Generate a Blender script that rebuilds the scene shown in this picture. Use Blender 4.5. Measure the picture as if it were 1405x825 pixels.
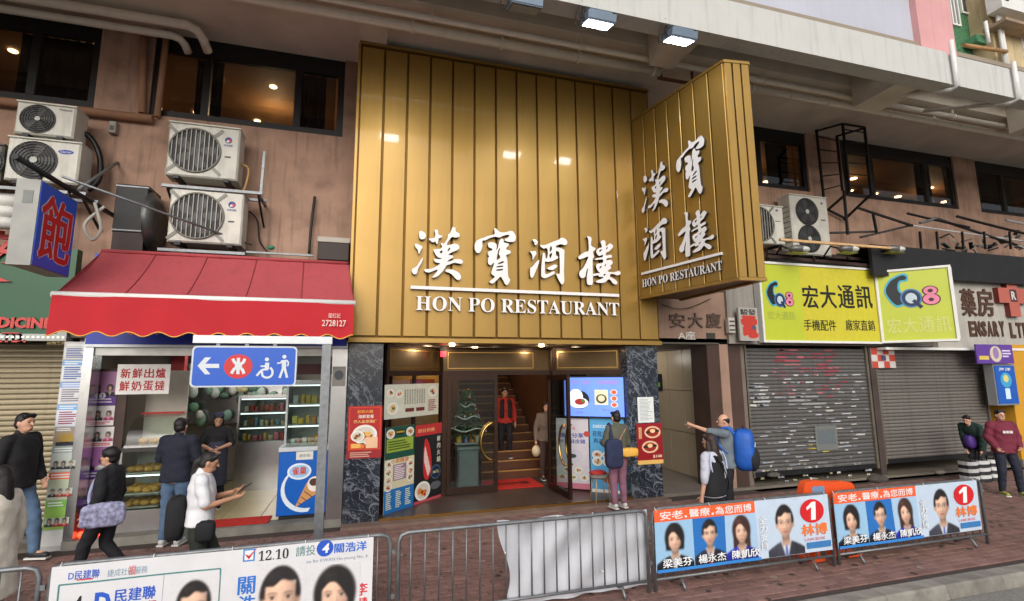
import bpy, bmesh, math, random
import numpy as np
from mathutils import Vector, Matrix
random.seed(7)
for o in list(bpy.data.objects): bpy.data.objects.remove(o)
SC = bpy.context.scene
COL = SC.collection
R = math.radians

# ------------------------------------------------------------------ camera
CAMH = 2.4
FPX, YAW, PIT, ROL = 691.0, R(16.37), R(8.29), R(-0.447)
cy_, sy_, cp_, sp_ = math.cos(YAW), math.sin(YAW), math.cos(PIT), math.sin(PIT)
FW = Vector((sy_*cp_, cy_*cp_, sp_)); R0 = Vector((cy_, -sy_, 0)); U0 = R0.cross(FW)
RT = R0*math.cos(ROL) + U0*math.sin(ROL); UP = U0*math.cos(ROL) - R0*math.sin(ROL)
CPOS = Vector((0, 0, CAMH))
cam = bpy.data.cameras.new('camera'); cam.sensor_width = 36; cam.sensor_fit = 'HORIZONTAL'
cam.lens = 36*FPX/1405; cam.clip_start = .05; cam.clip_end = 3000
co = bpy.data.objects.new('camera', cam); COL.objects.link(co)
co.matrix_world = Matrix(((RT.x, UP.x, -FW.x, 0), (RT.y, UP.y, -FW.y, 0), (RT.z, UP.z, -FW.z, CAMH), (0, 0, 0, 1)))
SC.camera = co

# ------------------------------------------------------------------ light: overcast daylight
SUN_EL, SUN_AZ = R(30), R(196)          # azimuth clockwise from +Y: behind the camera, a little left
w = bpy.data.worlds.new('World'); SC.world = w; w.use_nodes = True
nt = w.node_tree; bg = nt.nodes['Background']
sky = nt.nodes.new('ShaderNodeTexSky'); sky.sky_type = 'NISHITA'; sky.sun_disc = False
sky.sun_elevation = SUN_EL; sky.sun_rotation = SUN_AZ
sky.air_density = 1.0; sky.dust_density = 4.0; sky.ozone_density = 1.0
hs = nt.nodes.new('ShaderNodeHueSaturation'); hs.inputs['Saturation'].default_value = .35
nt.links.new(sky.outputs[0], hs.inputs['Color']); nt.links.new(hs.outputs[0], bg.inputs[0])
bg.inputs[1].default_value = .15
sl = bpy.data.lights.new('sun', 'SUN'); sl.energy = .5; sl.angle = R(60); sl.color = (1, .97, .92)
so = bpy.data.objects.new('sun', sl); COL.objects.link(so)
sd = Vector((math.sin(SUN_AZ)*math.cos(SUN_EL), math.cos(SUN_AZ)*math.cos(SUN_EL), math.sin(SUN_EL)))
so.rotation_euler = sd.to_track_quat('Z', 'Y').to_euler(); so.location = (-6, -20, 20)
SC.view_settings.view_transform = 'Standard'; SC.view_settings.look = 'None'
SC.view_settings.exposure = 0.1; SC.view_settings.gamma = 1
SC.render.engine = 'CYCLES'; SC.cycles.use_denoising = True
SC.cycles.max_bounces = 8; SC.cycles.transparent_max_bounces = 12; SC.cycles.caustics_reflective = False; SC.cycles.caustics_refractive = False
SC.cycles.sample_clamp_indirect = 4

# ------------------------------------------------------------------ pixel helpers (photo pixels, 1405 x 825)
def ray(x, y): return FW + RT*((x-702.5)/FPX) - UP*((y-412.5)/FPX)
def PZ(x, y, z=0.0):
    d = ray(x, y); return CPOS + d*((z-CAMH)/d.z)
def PY(x, y, Y):
    d = ray(x, y); return CPOS + d*(Y/d.y)
def PX(x, y, X):
    d = ray(x, y); return CPOS + d*(X/d.x)

# ------------------------------------------------------------------ materials
def lin(c):
    f = lambda v: (v/12.92 if v <= .04045 else ((v+.055)/1.055)**2.4)
    return tuple(f(v/255) for v in c) + (1,)
MATS = {}
def M(name, col, rough=.6, metal=0, var=.12, scale=6, bump=0, bscale=60, rnd=0, dirt=0, dscale=1.5, emit=0, spec=.5, streak=0, coat=0):
    """procedural surface: base colour with noise variation, per-object tint, dirt blotches, vertical streaks and fine bump"""
    if name in MATS: return MATS[name]
    m = bpy.data.materials.new(name); m.use_nodes = True; t = m.node_tree; N = t.nodes; L = t.links
    b = N['Principled BSDF']; MATS[name] = m
    c = lin(col)
    tc = N.new('ShaderNodeTexCoord')
    def noise(s, det=5, vec=None):
        n = N.new('ShaderNodeTexNoise'); n.inputs['Scale'].default_value = s; n.inputs['Detail'].default_value = det
        L.new(vec or tc.outputs['Object'], n.inputs['Vector']); return n
    def mix(fac, a, bb, mode='MIX'):
        x = N.new('ShaderNodeMix'); x.data_type = 'RGBA'; x.blend_type = mode
        if hasattr(fac, 'links'): L.new(fac, x.inputs[0])
        else: x.inputs[0].default_value = fac
        for i, v in ((6, a), (7, bb)):
            if hasattr(v, 'links'): L.new(v, x.inputs[i])
            else: x.inputs[i].default_value = v
        return x.outputs[2]
    def ramp(src, lo, hi):
        r = N.new('ShaderNodeMapRange'); r.inputs[1].default_value = lo; r.inputs[2].default_value = hi
        L.new(src, r.inputs[0]); return r.outputs[0]
    out = c
    if var:
        n = noise(scale); lo = tuple(v*(1-var) for v in c[:3])+(1,); hi = tuple(min(1, v*(1+var)) for v in c[:3])+(1,)
        out = mix(ramp(n.outputs[0], .3, .7), lo, hi)
    if rnd:
        oi = N.new('ShaderNodeObjectInfo'); h = N.new('ShaderNodeHueSaturation')
        r = N.new('ShaderNodeMapRange'); r.inputs[3].default_value = 1-rnd; r.inputs[4].default_value = 1+rnd
        L.new(oi.outputs['Random'], r.inputs[0]); L.new(r.outputs[0], h.inputs['Value'])
        if hasattr(out, 'links'): L.new(out, h.inputs['Color'])
        else: h.inputs['Color'].default_value = out
        out = h.outputs[0]
    if dirt:
        n = noise(dscale, 8); dk = tuple(v*.35 for v in c[:3])+(1,)
        f = ramp(n.outputs[0], .5, .78); mm = N.new('ShaderNodeMath'); mm.operation = 'MULTIPLY'; mm.inputs[1].default_value = dirt
        L.new(f, mm.inputs[0]); out = mix(mm.outputs[0], out, dk)
    if streak:
        mp = N.new('ShaderNodeMapping'); mp.inputs['Scale'].default_value = (5, 5, .35); L.new(tc.outputs['Object'], mp.inputs[0])
        n = noise(2.2, 6, mp.outputs[0]); dk = tuple(v*.45 for v in c[:3])+(1,)
        f = ramp(n.outputs[0], .52, .75); mm = N.new('ShaderNodeMath'); mm.operation = 'MULTIPLY'; mm.inputs[1].default_value = streak
        L.new(f, mm.inputs[0]); out = mix(mm.outputs[0], out, dk)
    if hasattr(out, 'links'): L.new(out, b.inputs['Base Color'])
    else: b.inputs['Base Color'].default_value = out
    b.inputs['Roughness'].default_value = rough; b.inputs['Metallic'].default_value = metal
    b.inputs['Specular IOR Level'].default_value = spec
    if coat: b.inputs['Coat Weight'].default_value = coat; b.inputs['Coat Roughness'].default_value = .07
    if bump:
        n = noise(bscale, 4); bp = N.new('ShaderNodeBump'); bp.inputs['Strength'].default_value = bump; bp.inputs['Distance'].default_value = .01
        L.new(n.outputs[0], bp.inputs['Height']); L.new(bp.outputs[0], b.inputs['Normal'])
    if emit:
        if hasattr(out, 'links'): L.new(out, b.inputs['Emission Color'])
        else: b.inputs['Emission Color'].default_value = out
        b.inputs['Emission Strength'].default_value = emit
    return m
def P(col, rough=.55, emit=0, **k):   # plain printed ink or paint by colour
    return M('ink_%d_%d_%d_%g_%g' % (*col, rough, emit), col, rough, 0, .05, 9, emit=emit, **k)
def glass(name, tint=(200, 210, 210), fac=.12, rough=.02):
    m = bpy.data.materials.new(name); m.use_nodes = True; t = m.node_tree; N = t.nodes; L = t.links
    o = N['Material Output']; N.remove(N['Principled BSDF'])
    tr = N.new('ShaderNodeBsdfTransparent'); tr.inputs[0].default_value = lin(tint)
    g = N.new('ShaderNodeBsdfGlossy'); g.inputs['Roughness'].default_value = rough; g.inputs[0].default_value = (1, 1, 1, 1)
    lw = N.new('ShaderNodeLayerWeight'); pw = N.new('ShaderNodeMath'); pw.operation = 'POWER'; pw.inputs[1].default_value = 5; L.new(lw.outputs['Facing'], pw.inputs[0])
    ma = N.new('ShaderNodeMath'); ma.operation = 'MULTIPLY_ADD'; ma.inputs[1].default_value = .9; ma.inputs[2].default_value = .035; L.new(pw.outputs[0], ma.inputs[0])
    mx = N.new('ShaderNodeMixShader'); L.new(ma.outputs[0], mx.inputs[0]); L.new(tr.outputs[0], mx.inputs[1]); L.new(g.outputs[0], mx.inputs[2])
    L.new(mx.outputs[0], o.inputs[0]); MATS[name] = m; return m

# ------------------------------------------------------------------ object helpers
def tag(o, label=None, cat=None, group=None, kind=None):
    if label: o['label'] = label
    if cat: o['category'] = cat
    if group: o['group'] = group
    if kind: o['kind'] = kind
    return o
def thing(name, label, cat, loc=(0, 0, 0), group=None, rz=0):
    o = bpy.data.objects.new(name, None); COL.objects.link(o); o.location = loc; o.rotation_euler = (0, 0, rz)
    o.empty_display_size = .1
    return tag(o, label, cat, group)
def copy_tree(o, parent=None, loc=None, label=None, rz=None):
    c = o.copy(); COL.objects.link(c); c.parent = parent
    if loc is not None: c.location = loc
    if rz is not None: c.rotation_euler = (0, 0, rz)
    if label: c['label'] = label
    for ch in list(o.children): copy_tree(ch, c)
    return c
def children_of(o): return list(o.children)

def crom(pts, n=5, closed=True):
    """Catmull-Rom smoothing of a 2-D or 3-D polyline"""
    P_ = [Vector(p) for p in pts]; out = []; k = len(P_)
    for i in range(k if closed else k-1):
        g = (lambda j: P_[j % k]) if closed else (lambda j: P_[max(0, min(k-1, j))])
        a, b, c, d = g(i-1), g(i), g(i+1), g(i+2)
        for j in range(n):
            t = j/n
            out.append(.5*((2*b)+(c-a)*t+(2*a-5*b+4*c-d)*t*t+(3*b-a-3*c+d)*t**3))
    if not closed: out.append(P_[-1])
    return out

class Fr:
    """a flat surface: O lower-left corner, U right, V up, N towards the viewer; optional warp(u, v) along N"""
    def __init__(s, O, U, V, w=1, h=1, warp=None):
        s.O = Vector(O); s.U = Vector(U).normalized(); s.V = Vector(V).normalized(); s.N = s.U.cross(s.V).normalized(); s.w = w; s.h = h; s.warp = warp
    def pt(s, u, v, d=0):
        if s.warp: d = d + s.warp(u, v)
        return s.O + s.U*u + s.V*v + s.N*d
    def px(s, x, y):
        d = ray(x, y); t = (s.O-CPOS).dot(s.N)/d.dot(s.N); p = CPOS+d*t-s.O
        return (p.dot(s.U), p.dot(s.V))
    def bb(s, x0, y0, x1, y1):
        xm, ym = (x0+x1)/2, (y0+y1)/2
        return s.px(x0, ym)[0], s.px(xm, y1)[1], s.px(x1, ym)[0], s.px(xm, y0)[1]
    def sub(s, u0, v0, u1, v1, d=0):
        f = Fr(s.O+s.U*u0+s.V*v0+s.N*d, s.U, s.V, u1-u0, v1-v0)
        if s.warp: f.warp = lambda u, v: s.warp(u+u0, v+v0)
        return f
def fy(x0, y0, x1, y1, Y, warp=None):
    """frame on the plane y=Y from photo pixels (left, top, right, bottom)"""
    xm, ym = (x0+x1)/2, (y0+y1)/2
    a, b = PY(x0, ym, Y).x, PY(x1, ym, Y).x; z0, z1 = PY(xm, y1, Y).z, PY(xm, y0, Y).z
    return Fr((a, Y, z0), (1, 0, 0), (0, 0, 1), b-a, z1-z0, warp)
def fw(x0, x1, z0, z1, Y, warp=None): return Fr((x0, Y, z0), (1, 0, 0), (0, 0, 1), x1-x0, z1-z0, warp)

_tc = {}
def textmesh(s, bold=0.0):
    k = (s, bold)
    if k in _tc: return _tc[k]
    c = bpy.data.curves.new('t', 'FONT'); c.body = s; c.size = 1; c.offset = bold; c.resolution_u = 2
    o = bpy.data.objects.new('t', c); COL.objects.link(o)
    bpy.context.view_layer.update()
    m = bpy.data.meshes.new_from_object(o.evaluated_get(bpy.context.evaluated_depsgraph_get()))
    vs = [(v.co.x, v.co.y) for v in m.vertices]; fs = [tuple(p.vertices) for p in m.polygons]
    bpy.data.objects.remove(o); bpy.data.curves.remove(c); bpy.data.meshes.remove(m)
    _tc[k] = (vs, fs); return _tc[k]
SER = lambda s: ''.join(chr(0x1D400+ord(ch)-65) if 'A' <= ch <= 'Z' else (chr(0x1D7CE+ord(ch)-48) if ch.isdigit() else ch) for ch in s)
def fillcurve(loops):
    """2-D outline loops with holes -> (verts, faces)"""
    c = bpy.data.curves.new('f', 'CURVE'); c.dimensions = '2D'; c.fill_mode = 'BOTH'
    for l in loops:
        sp = c.splines.new('POLY'); sp.points.add(len(l)-1); sp.use_cyclic_u = True
        for i, p in enumerate(l): sp.points[i].co = (p[0], p[1], 0, 1)
    o = bpy.data.objects.new('f', c); COL.objects.link(o); bpy.context.view_layer.update()
    m = bpy.data.meshes.new_from_object(o.evaluated_get(bpy.context.evaluated_depsgraph_get()))
    vs = [(v.co.x, v.co.y) for v in m.vertices]; fs = [tuple(p.vertices) for p in m.polygons]
    bpy.data.objects.remove(o); bpy.data.curves.remove(c); bpy.data.meshes.remove(m)
    return vs, fs

class MB:
    def __init__(s, mat=None): s.v = []; s.f = []; s.m = []; s.mats = []; s.sm = []; s.cur = mat
    def mi(s, mat):
        mat = mat or s.cur
        if mat not in s.mats: s.mats.append(mat)
        return s.mats.index(mat)
    def add(s, vs, fs, mat=None, smooth=False):
        n = len(s.v); s.v += [tuple(v) for v in vs]; i = s.mi(mat)
        for f in fs: s.f.append(tuple(n+k for k in f)); s.m.append(i); s.sm.append(smooth)
        return s
    def box(s, x0, x1, y0, y1, z0, z1, mat=None):
        vs = [(x, y, z) for z in (z0, z1) for y in (y0, y1) for x in (x0, x1)]
        return s.add(vs, [(0, 2, 3, 1), (4, 5, 7, 6), (0, 1, 5, 4), (2, 6, 7, 3), (0, 4, 6, 2), (1, 3, 7, 5)], mat)
    def fbox(s, fr, u0, u1, v0, v1, d0, d1, mat=None):
        """box in a frame: d along the normal"""
        vs = [fr.pt(u, v, d) for v in (v0, v1) for d in (d0, d1) for u in (u0, u1)]
        return s.add(vs, [(0, 1, 3, 2), (4, 6, 7, 5), (0, 4, 5, 1), (2, 3, 7, 6), (0, 2, 6, 4), (1, 5, 7, 3)], mat)
    def bbox(s, fr, u0, u1, v0, v1, d0, d1, b, mat=None):
        """box with a chamfered front (towards +d)"""
        vs = [fr.pt(*p) for p in ((u0, v0, d0), (u1, v0, d0), (u1, v1, d0), (u0, v1, d0), (u0, v0, d1-b), (u1, v0, d1-b), (u1, v1, d1-b), (u0, v1, d1-b),
              (u0+b, v0+b, d1), (u1-b, v0+b, d1), (u1-b, v1-b, d1), (u0+b, v1-b, d1))]
        fs = [(3, 2, 1, 0), (8, 9, 10, 11)]
        for a in (0, 4): fs += [(a, a+1, a+5, a+4), (a+1, a+2, a+6, a+5), (a+2, a+3, a+7, a+6), (a+3, a, a+4, a+7)]
        return s.add(vs, fs, mat)
    def beam(s, p, q, w, h, mat=None, up=(0, 0, 1)):
        p, q = Vector(p), Vector(q); d = (q-p).normalized(); up = Vector(up)
        if abs(d.dot(up)) > .98: up = Vector((0, 1, 0))
        sx = d.cross(up).normalized(); uz = sx.cross(d).normalized()
        vs = [o+sx*a*w/2+uz*b*h/2 for o in (p, q) for a, b in ((-1, -1), (1, -1), (1, 1), (-1, 1))]
        return s.add(vs, [(0, 1, 2, 3), (7, 6, 5, 4), (0, 4, 5, 1), (1, 5, 6, 2), (2, 6, 7, 3), (3, 7, 4, 0)], mat)
    def tube(s, pts, r, n=8, mat=None, closed=False, caps=True):
        pts = [Vector(p) for p in pts]; k = len(pts); rs = r if isinstance(r, (list, tuple)) else [r]*k
        vs = []; ref = None
        for i, p in enumerate(pts):
            a = pts[i-1] if (i or closed) else p; b = pts[(i+1) % k] if (i < k-1 or closed) else p
            d = (b-a).normalized()
            if ref is None: ref = Vector((0, 0, 1)) if abs(d.z) < .9 else Vector((1, 0, 0))
            sx = d.cross(ref).normalized(); uz = sx.cross(d).normalized(); ref = uz
            vs += [p+(sx*math.cos(t)+uz*math.sin(t))*rs[i] for t in (2*math.pi*j/n for j in range(n))]
        fs = []
        for i in range(k if closed else k-1):
            for j in range(n):
                a, b = i*n+j, i*n+(j+1) % n; c, d = ((i+1) % k)*n+(j+1) % n, ((i+1) % k)*n+j
                fs.append((a, b, c, d))
        s.add(vs, fs, mat, True)
        if caps and not closed:
            m = len(s.v)-len(vs); i = s.mi(mat)
            s.f.append(tuple(m+j for j in reversed(range(n)))); s.f.append(tuple(m+(k-1)*n+j for j in range(n))); s.m += [i, i]; s.sm += [False, False]
        return s
    def cyl(s, p, q, r, r2=None, n=12, mat=None): return s.tube([p, q], [r, r if r2 is None else r2], n, mat)
    def ell(s, c, r, n=12, m=8, mat=None, rot=None):
        c = Vector(c); vs = []; fs = []
        if not isinstance(r, (tuple, list)): r = (r, r, r)
        for i in range(m+1):
            a = math.pi*i/m
            for j in range(n):
                t = 2*math.pi*j/n; p = Vector((r[0]*math.sin(a)*math.cos(t), r[1]*math.sin(a)*math.sin(t), r[2]*math.cos(a)))
                if rot: p = rot @ p
                vs.append(c+p)
        for i in range(m):
            for j in range(n): fs.append((i*n+j, (i+1)*n+j, (i+1)*n+(j+1) % n, i*n+(j+1) % n))
        return s.add(vs, fs, mat, True)
    def caps(s, p, q, r1, r2, n=12, mat=None):
        p, q = Vector(p), Vector(q); s.tube([p, q], [r1, r2], n, mat); s.ell(p, r1*1.0, n, 6, mat); s.ell(q, r2*1.0, n, 6, mat); return s
    def eloft(s, rings, rot=None, n=20, mat=None, pw=.85):
        """closed loft through superellipse rings (centre, rx, ry)"""
        f_ = lambda v: math.copysign(abs(v)**pw, v); vs = []
        for c, rx, ry in rings:
            for j in range(n):
                t = 2*math.pi*j/n; p = Vector((rx*f_(math.cos(t)), ry*f_(math.sin(t)), 0))
                vs.append(Vector(c)+(rot @ p if rot else p))
        k = len(rings); fs = [(i*n+j, i*n+(j+1) % n, (i+1)*n+(j+1) % n, (i+1)*n+j) for i in range(k-1) for j in range(n)]
        fs += [tuple(reversed(range(n))), tuple((k-1)*n+j for j in range(n))]
        return s.add(vs, fs, mat, True)
    def flat(s, fr, pts, d, mat=None, cut=None):
        """polygon printed on a frame; on a warped frame it is sliced so that it follows the cloth"""
        if fr.warp:
            bm = bmesh.new(); bm.faces.new([bm.verts.new((p[0], p[1], 0)) for p in pts])
            us = [p[0] for p in pts]; vs_ = [p[1] for p in pts]; st = cut or .05
            for ax, lo, hi, k in ((0, min(us), max(us), st), (1, min(vs_), max(vs_), st*1.6)):
                x = math.ceil(lo/k)*k
                while x < hi:
                    co_ = (x, 0, 0) if ax == 0 else (0, x, 0); no_ = (1, 0, 0) if ax == 0 else (0, 1, 0)
                    bmesh.ops.bisect_plane(bm, geom=bm.verts[:]+bm.edges[:]+bm.faces[:], plane_co=co_, plane_no=no_); x += k
            bm.verts.index_update()
            s.add([fr.pt(v.co.x, v.co.y, d) for v in bm.verts], [tuple(v.index for v in f.verts) for f in bm.faces], mat); bm.free(); return s
        return s.add([fr.pt(p[0], p[1], d) for p in pts], [tuple(range(len(pts)))], mat)
    def rect(s, fr, u0, v0, u1, v1, d, mat=None): return s.flat(fr, [(u0, v0), (u1, v0), (u1, v1), (u0, v1)], d, mat)
    def oval(s, fr, u, v, a, b, d, mat=None, n=24): return s.flat(fr, [(u+a*math.cos(2*math.pi*i/n), v+b*math.sin(2*math.pi*i/n)) for i in range(n)], d, mat)
    def line(s, fr, p, q, w, d, mat=None):
        a, b = Vector(p), Vector(q); t = (b-a).normalized(); n = Vector((-t.y, t.x))*w/2
        return s.flat(fr, [a-n, b-n, b+n, a+n], d, mat)
    def prism(s, fr, pts, d0, d1, mat=None, side=None):
        n = len(pts); s.flat(fr, pts, d1, mat)
        vs = [fr.pt(p[0], p[1], d) for d in (d0, d1) for p in pts]
        return s.add(vs, [(i, (i+1) % n, n+(i+1) % n, n+i) for i in range(n)], side or mat)
    def solid(s, fr, mesh, d0, d1, mat=None, side=None):
        """(verts, faces) outline mesh extruded in a frame"""
        vs, fs = mesh; s.add([fr.pt(a, b, d1) for a, b in vs], fs, mat)
        if d1 > d0:
            ec = {}
            for f in fs:
                for i in range(len(f)):
                    a, b = f[i], f[(i+1) % len(f)]; ec[(a, b)] = ec.get((a, b), 0)+1
            bd = [e for e in ec if (e[1], e[0]) not in ec]; n = len(vs)
            s.add([fr.pt(a, b, d) for d in (d0, d1) for a, b in vs], [(a, b, n+b, n+a) for a, b in bd], side or mat)
        return s
    def text(s, fr, body, u0, v0, u1, v1, d, mat=None, bold=0, depth=0, keep=False, side=None, slant=0):
        """text fitted to a box of the frame (keep: keep proportions, centred)"""
        if bold > .012 and any(0x2E80 < ord(ch) < 0xFFFF for ch in body):
            # heavy CJK weight: light offset plus shifted copies, each a hair further out
            e = bold*.9*(u1-u0)/max(1, len(body)); e2 = e*.6
            for i, (a, b) in enumerate(((-e, 0), (e, 0), (0, -e2), (0, e2))): s.text(fr, body, u0+a, v0+b, u1+a, v1+b, d+.0002*i, mat, .0, depth, keep, side, slant)
            return s
        vs, fs = textmesh(body, bold)
        if not vs: return s
        a0, a1 = min(p[0] for p in vs), max(p[0] for p in vs); b0, b1 = min(p[1] for p in vs), max(p[1] for p in vs)
        kx, ky = (u1-u0)/(a1-a0), (v1-v0)/(b1-b0); ox, oy = u0, v0
        if keep:
            k = min(kx, ky); ox += ((u1-u0)-k*(a1-a0))/2; oy += ((v1-v0)-k*(b1-b0))/2; kx = ky = k
        mesh = ([(ox+(p[0]-a0)*kx+slant*(p[1]-b0)*ky, oy+(p[1]-b0)*ky) for p in vs], fs)
        return s.solid(fr, mesh, d-depth, d, mat, side)
    def build(s, name, parent=None, label=None, cat=None, group=None, kind=None, loc=None, local=False, auto=False):
        me = bpy.data.meshes.new(name)
        off = Vector((0, 0, 0))
        if not local:
            if parent is not None:
                q = parent
                while q is not None: off += q.location; q = q.parent
            elif loc is not None: off = Vector(loc)
        o = None
        me.from_pydata([tuple(Vector(v)-off) for v in s.v], [], s.f)
        for m in s.mats: me.materials.append(m)
        me.polygons.foreach_set('material_index', s.m); me.polygons.foreach_set('use_smooth', s.sm); me.update()
        o = bpy.data.objects.new(name, me); COL.objects.link(o); o.parent = parent
        if parent is None and not local: o.location = off
        if parent is None and local and loc is not None: o.location = loc
        if parent is not None and local and loc is not None: o.location = loc
        for fr, u0, v0, w_, h_, d, img, vmin in getattr(s, 'ras', []):
            ny, nx = img.shape[:2]; vs = []; cols = []; L = np.where(img <= .04045, img/12.92, ((img+.055)/1.055)**2.4)
            j0 = 0 if vmin is None else min(ny-2, max(0, int((vmin-v0)/h_*(ny-1))))
            for j in range(j0, ny):
                for i in range(nx): vs.append(tuple(fr.pt(u0+w_*i/(nx-1), v0+h_*j/(ny-1), d)-off)); cols += [*L[j, i], 1]
            r_ = ny-j0; m2 = bpy.data.meshes.new('portrait'); m2.from_pydata(vs, [], [(j*nx+i, j*nx+i+1, (j+1)*nx+i+1, (j+1)*nx+i) for j in range(r_-1) for i in range(nx-1)])
            at_ = m2.color_attributes.new('Col', 'FLOAT_COLOR', 'POINT'); at_.data.foreach_set('color', cols); m2.materials.append(raster_mat()); m2.update()
            po = bpy.data.objects.new('portrait', m2); COL.objects.link(po); po.parent = parent
        return tag(o, label, cat, group, kind)
def piece(name, mesh, parent, loc, rz=0, rot=None, scale=None):
    o = bpy.data.objects.new(name, mesh); COL.objects.link(o); o.parent = parent; o.location = loc
    o.rotation_euler = rot or (0, 0, rz)
    if scale: o.scale = scale
    return o
def remeshed(mb, voxel, smooth=4, name='m', disp=0):
    """join the primitives of mb into one continuous surface"""
    o = mb.build('tmp', local=True)
    md = o.modifiers.new('r', 'REMESH'); md.mode = 'VOXEL'; md.voxel_size = voxel; md.use_smooth_shade = True
    if smooth: ms = o.modifiers.new('s', 'SMOOTH'); ms.iterations = smooth; ms.factor = .5
    bpy.context.view_layer.update()
    me = bpy.data.meshes.new_from_object(o.evaluated_get(bpy.context.evaluated_depsgraph_get())); old = o.data
    bpy.data.objects.remove(o); bpy.data.meshes.remove(old); me.name = name
    for p in me.polygons: p.use_smooth = True
    return me

# ================================================================== MATERIALS
asphalt = M('worn_concrete_road', (132, 130, 126), .9, var=.25, scale=40, bump=.5, bscale=180, dirt=.4, dscale=.8)
joint = M('paver_joint', (70, 58, 54), .95, var=.3, scale=30, bump=.4, bscale=150)
paver = M('red_paver', (130, 98, 90), .85, var=.22, scale=5, rnd=.2, bump=.35, bscale=90, dirt=.5, dscale=2.5)
paver_s = M('red_paver_field', (126, 96, 88), .85, var=.35, scale=7, bump=.35, bscale=90, dirt=.45, dscale=1.2)
kerbm = M('kerb_concrete', (132, 128, 120), .9, var=.25, scale=5, bump=.4, bscale=70, dirt=.8, dscale=3, rnd=.15)
wallm = M('brown_render', (172, 138, 118), .85, var=.16, scale=1.6, bump=.35, bscale=25, dirt=.65, dscale=2.4, streak=.75)
soffm = M('soffit_paint', (224, 216, 202), .9, var=.1, scale=1.5, bump=.15, bscale=20, dirt=.3, dscale=.9)
fasm = M('fascia_paint', (198, 198, 194), .85, var=.06, scale=2, bump=.15, bscale=30, dirt=.15, dscale=2, streak=.35)
greyw = M('grey_upper_wall', (186, 188, 200), .85, var=.05, scale=1.2, streak=.12)
pinkw = M('pink_column_paint', (214, 160, 160), .85, var=.08, scale=1.2, dirt=.1, streak=.25)
blk = M('black_frame', (22, 21, 22), .45, .2, .1)
dark = M('dark_metal', (48, 48, 50), .5, .6, .2, 8, dirt=.3)
steel = M('galvanised_steel', (128, 131, 134), .5, .7, .15, 18, dirt=.35, dscale=6)
silver = M('polished_steel', (190, 190, 190), .25, .95, .06, 6)
alum = M('grey_aluminium', (178, 182, 186), .4, .7, .06, 8)
whitep = M('white_paint', (226, 226, 222), .5, 0, .05, 5, dirt=.12)
pipem = M('pipe_paint', (236, 229, 214), .6, 0, .1, 4, dirt=.3, dscale=4)
brownpipe = M('brown_pipe_paint', (160, 118, 90), .65, 0, .1, 4, dirt=.2)
gold = M('satin_gold_panel', (158, 124, 58), .4, .55, .07, 1.2, rnd=.06, bump=.03, bscale=7, coat=.3, streak=.16)
golds = M('gold_groove', (104, 76, 34), .45, .8, .1, 3)
brass = M('polished_brass', (196, 156, 92), .2, 1, .06, 8)
ivory = M('ivory_letter_face', (228, 224, 222), .45, 0, .03, 4)
lside = M('letter_side', (70, 62, 54), .5, .3, .05)
woodd = M('dark_timber', (62, 36, 26), .5, 0, .25, 6)
WIN = glass('window_glass', (190, 190, 190)); CLEAR = glass('clear_glass', (225, 232, 230))
def marble():
    m = M('black_marble', (38, 44, 54), .18, 0, .25, 3, spec=.6); t = m.node_tree; N = t.nodes; L = t.links; b = N['Principled BSDF']
    tc = N.new('ShaderNodeTexCoord'); mp = N.new('ShaderNodeMapping'); mp.inputs['Rotation'].default_value = (.3, .7, .2); L.new(tc.outputs['Object'], mp.inputs[0])
    src = b.inputs['Base Color'].links[0].from_socket
    fac = None
    for sc, w_ in ((1.3, .02), (2.6, .018), (4.5, .014)):
        n = N.new('ShaderNodeTexNoise'); n.inputs['Scale'].default_value = sc; n.inputs['Detail'].default_value = 3; n.inputs['Distortion'].default_value = 1.2
        mp2 = N.new('ShaderNodeMapping'); mp2.inputs['Scale'].default_value = (1.6, 1.6, .9); mp2.inputs['Location'].default_value = (sc, sc, 0); L.new(mp.outputs[0], mp2.inputs[0]); L.new(mp2.outputs[0], n.inputs['Vector'])
        s = N.new('ShaderNodeMath'); s.operation = 'SUBTRACT'; s.inputs[1].default_value = .5; L.new(n.outputs[0], s.inputs[0])
        a = N.new('ShaderNodeMath'); a.operation = 'ABSOLUTE'; L.new(s.outputs[0], a.inputs[0])
        r = N.new('ShaderNodeMapRange'); r.inputs[1].default_value = 0; r.inputs[2].default_value = w_; r.inputs[3].default_value = .75; r.inputs[4].default_value = 0; L.new(a.outputs[0], r.inputs[0])
        if fac is None: fac = r.outputs[0]
        else:
            x = N.new('ShaderNodeMath'); x.operation = 'MAXIMUM'; L.new(fac, x.inputs[0]); L.new(r.outputs[0], x.inputs[1]); fac = x.outputs[0]
    n = N.new('ShaderNodeTexNoise'); n.inputs['Scale'].default_value = 3; L.new(mp.outputs[0], n.inputs['Vector'])
    k = N.new('ShaderNodeMath'); k.operation = 'MULTIPLY'; L.new(fac, k.inputs[0]); L.new(n.outputs[0], k.inputs[1])
    mx = N.new('ShaderNodeMix'); mx.data_type = 'RGBA'; L.new(k.outputs[0], mx.inputs[0]); L.new(src, mx.inputs[6]); mx.inputs[7].default_value = lin((178, 186, 196))
    L.new(mx.outputs[2], b.inputs['Base Color']); return m
marb = marble()

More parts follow.
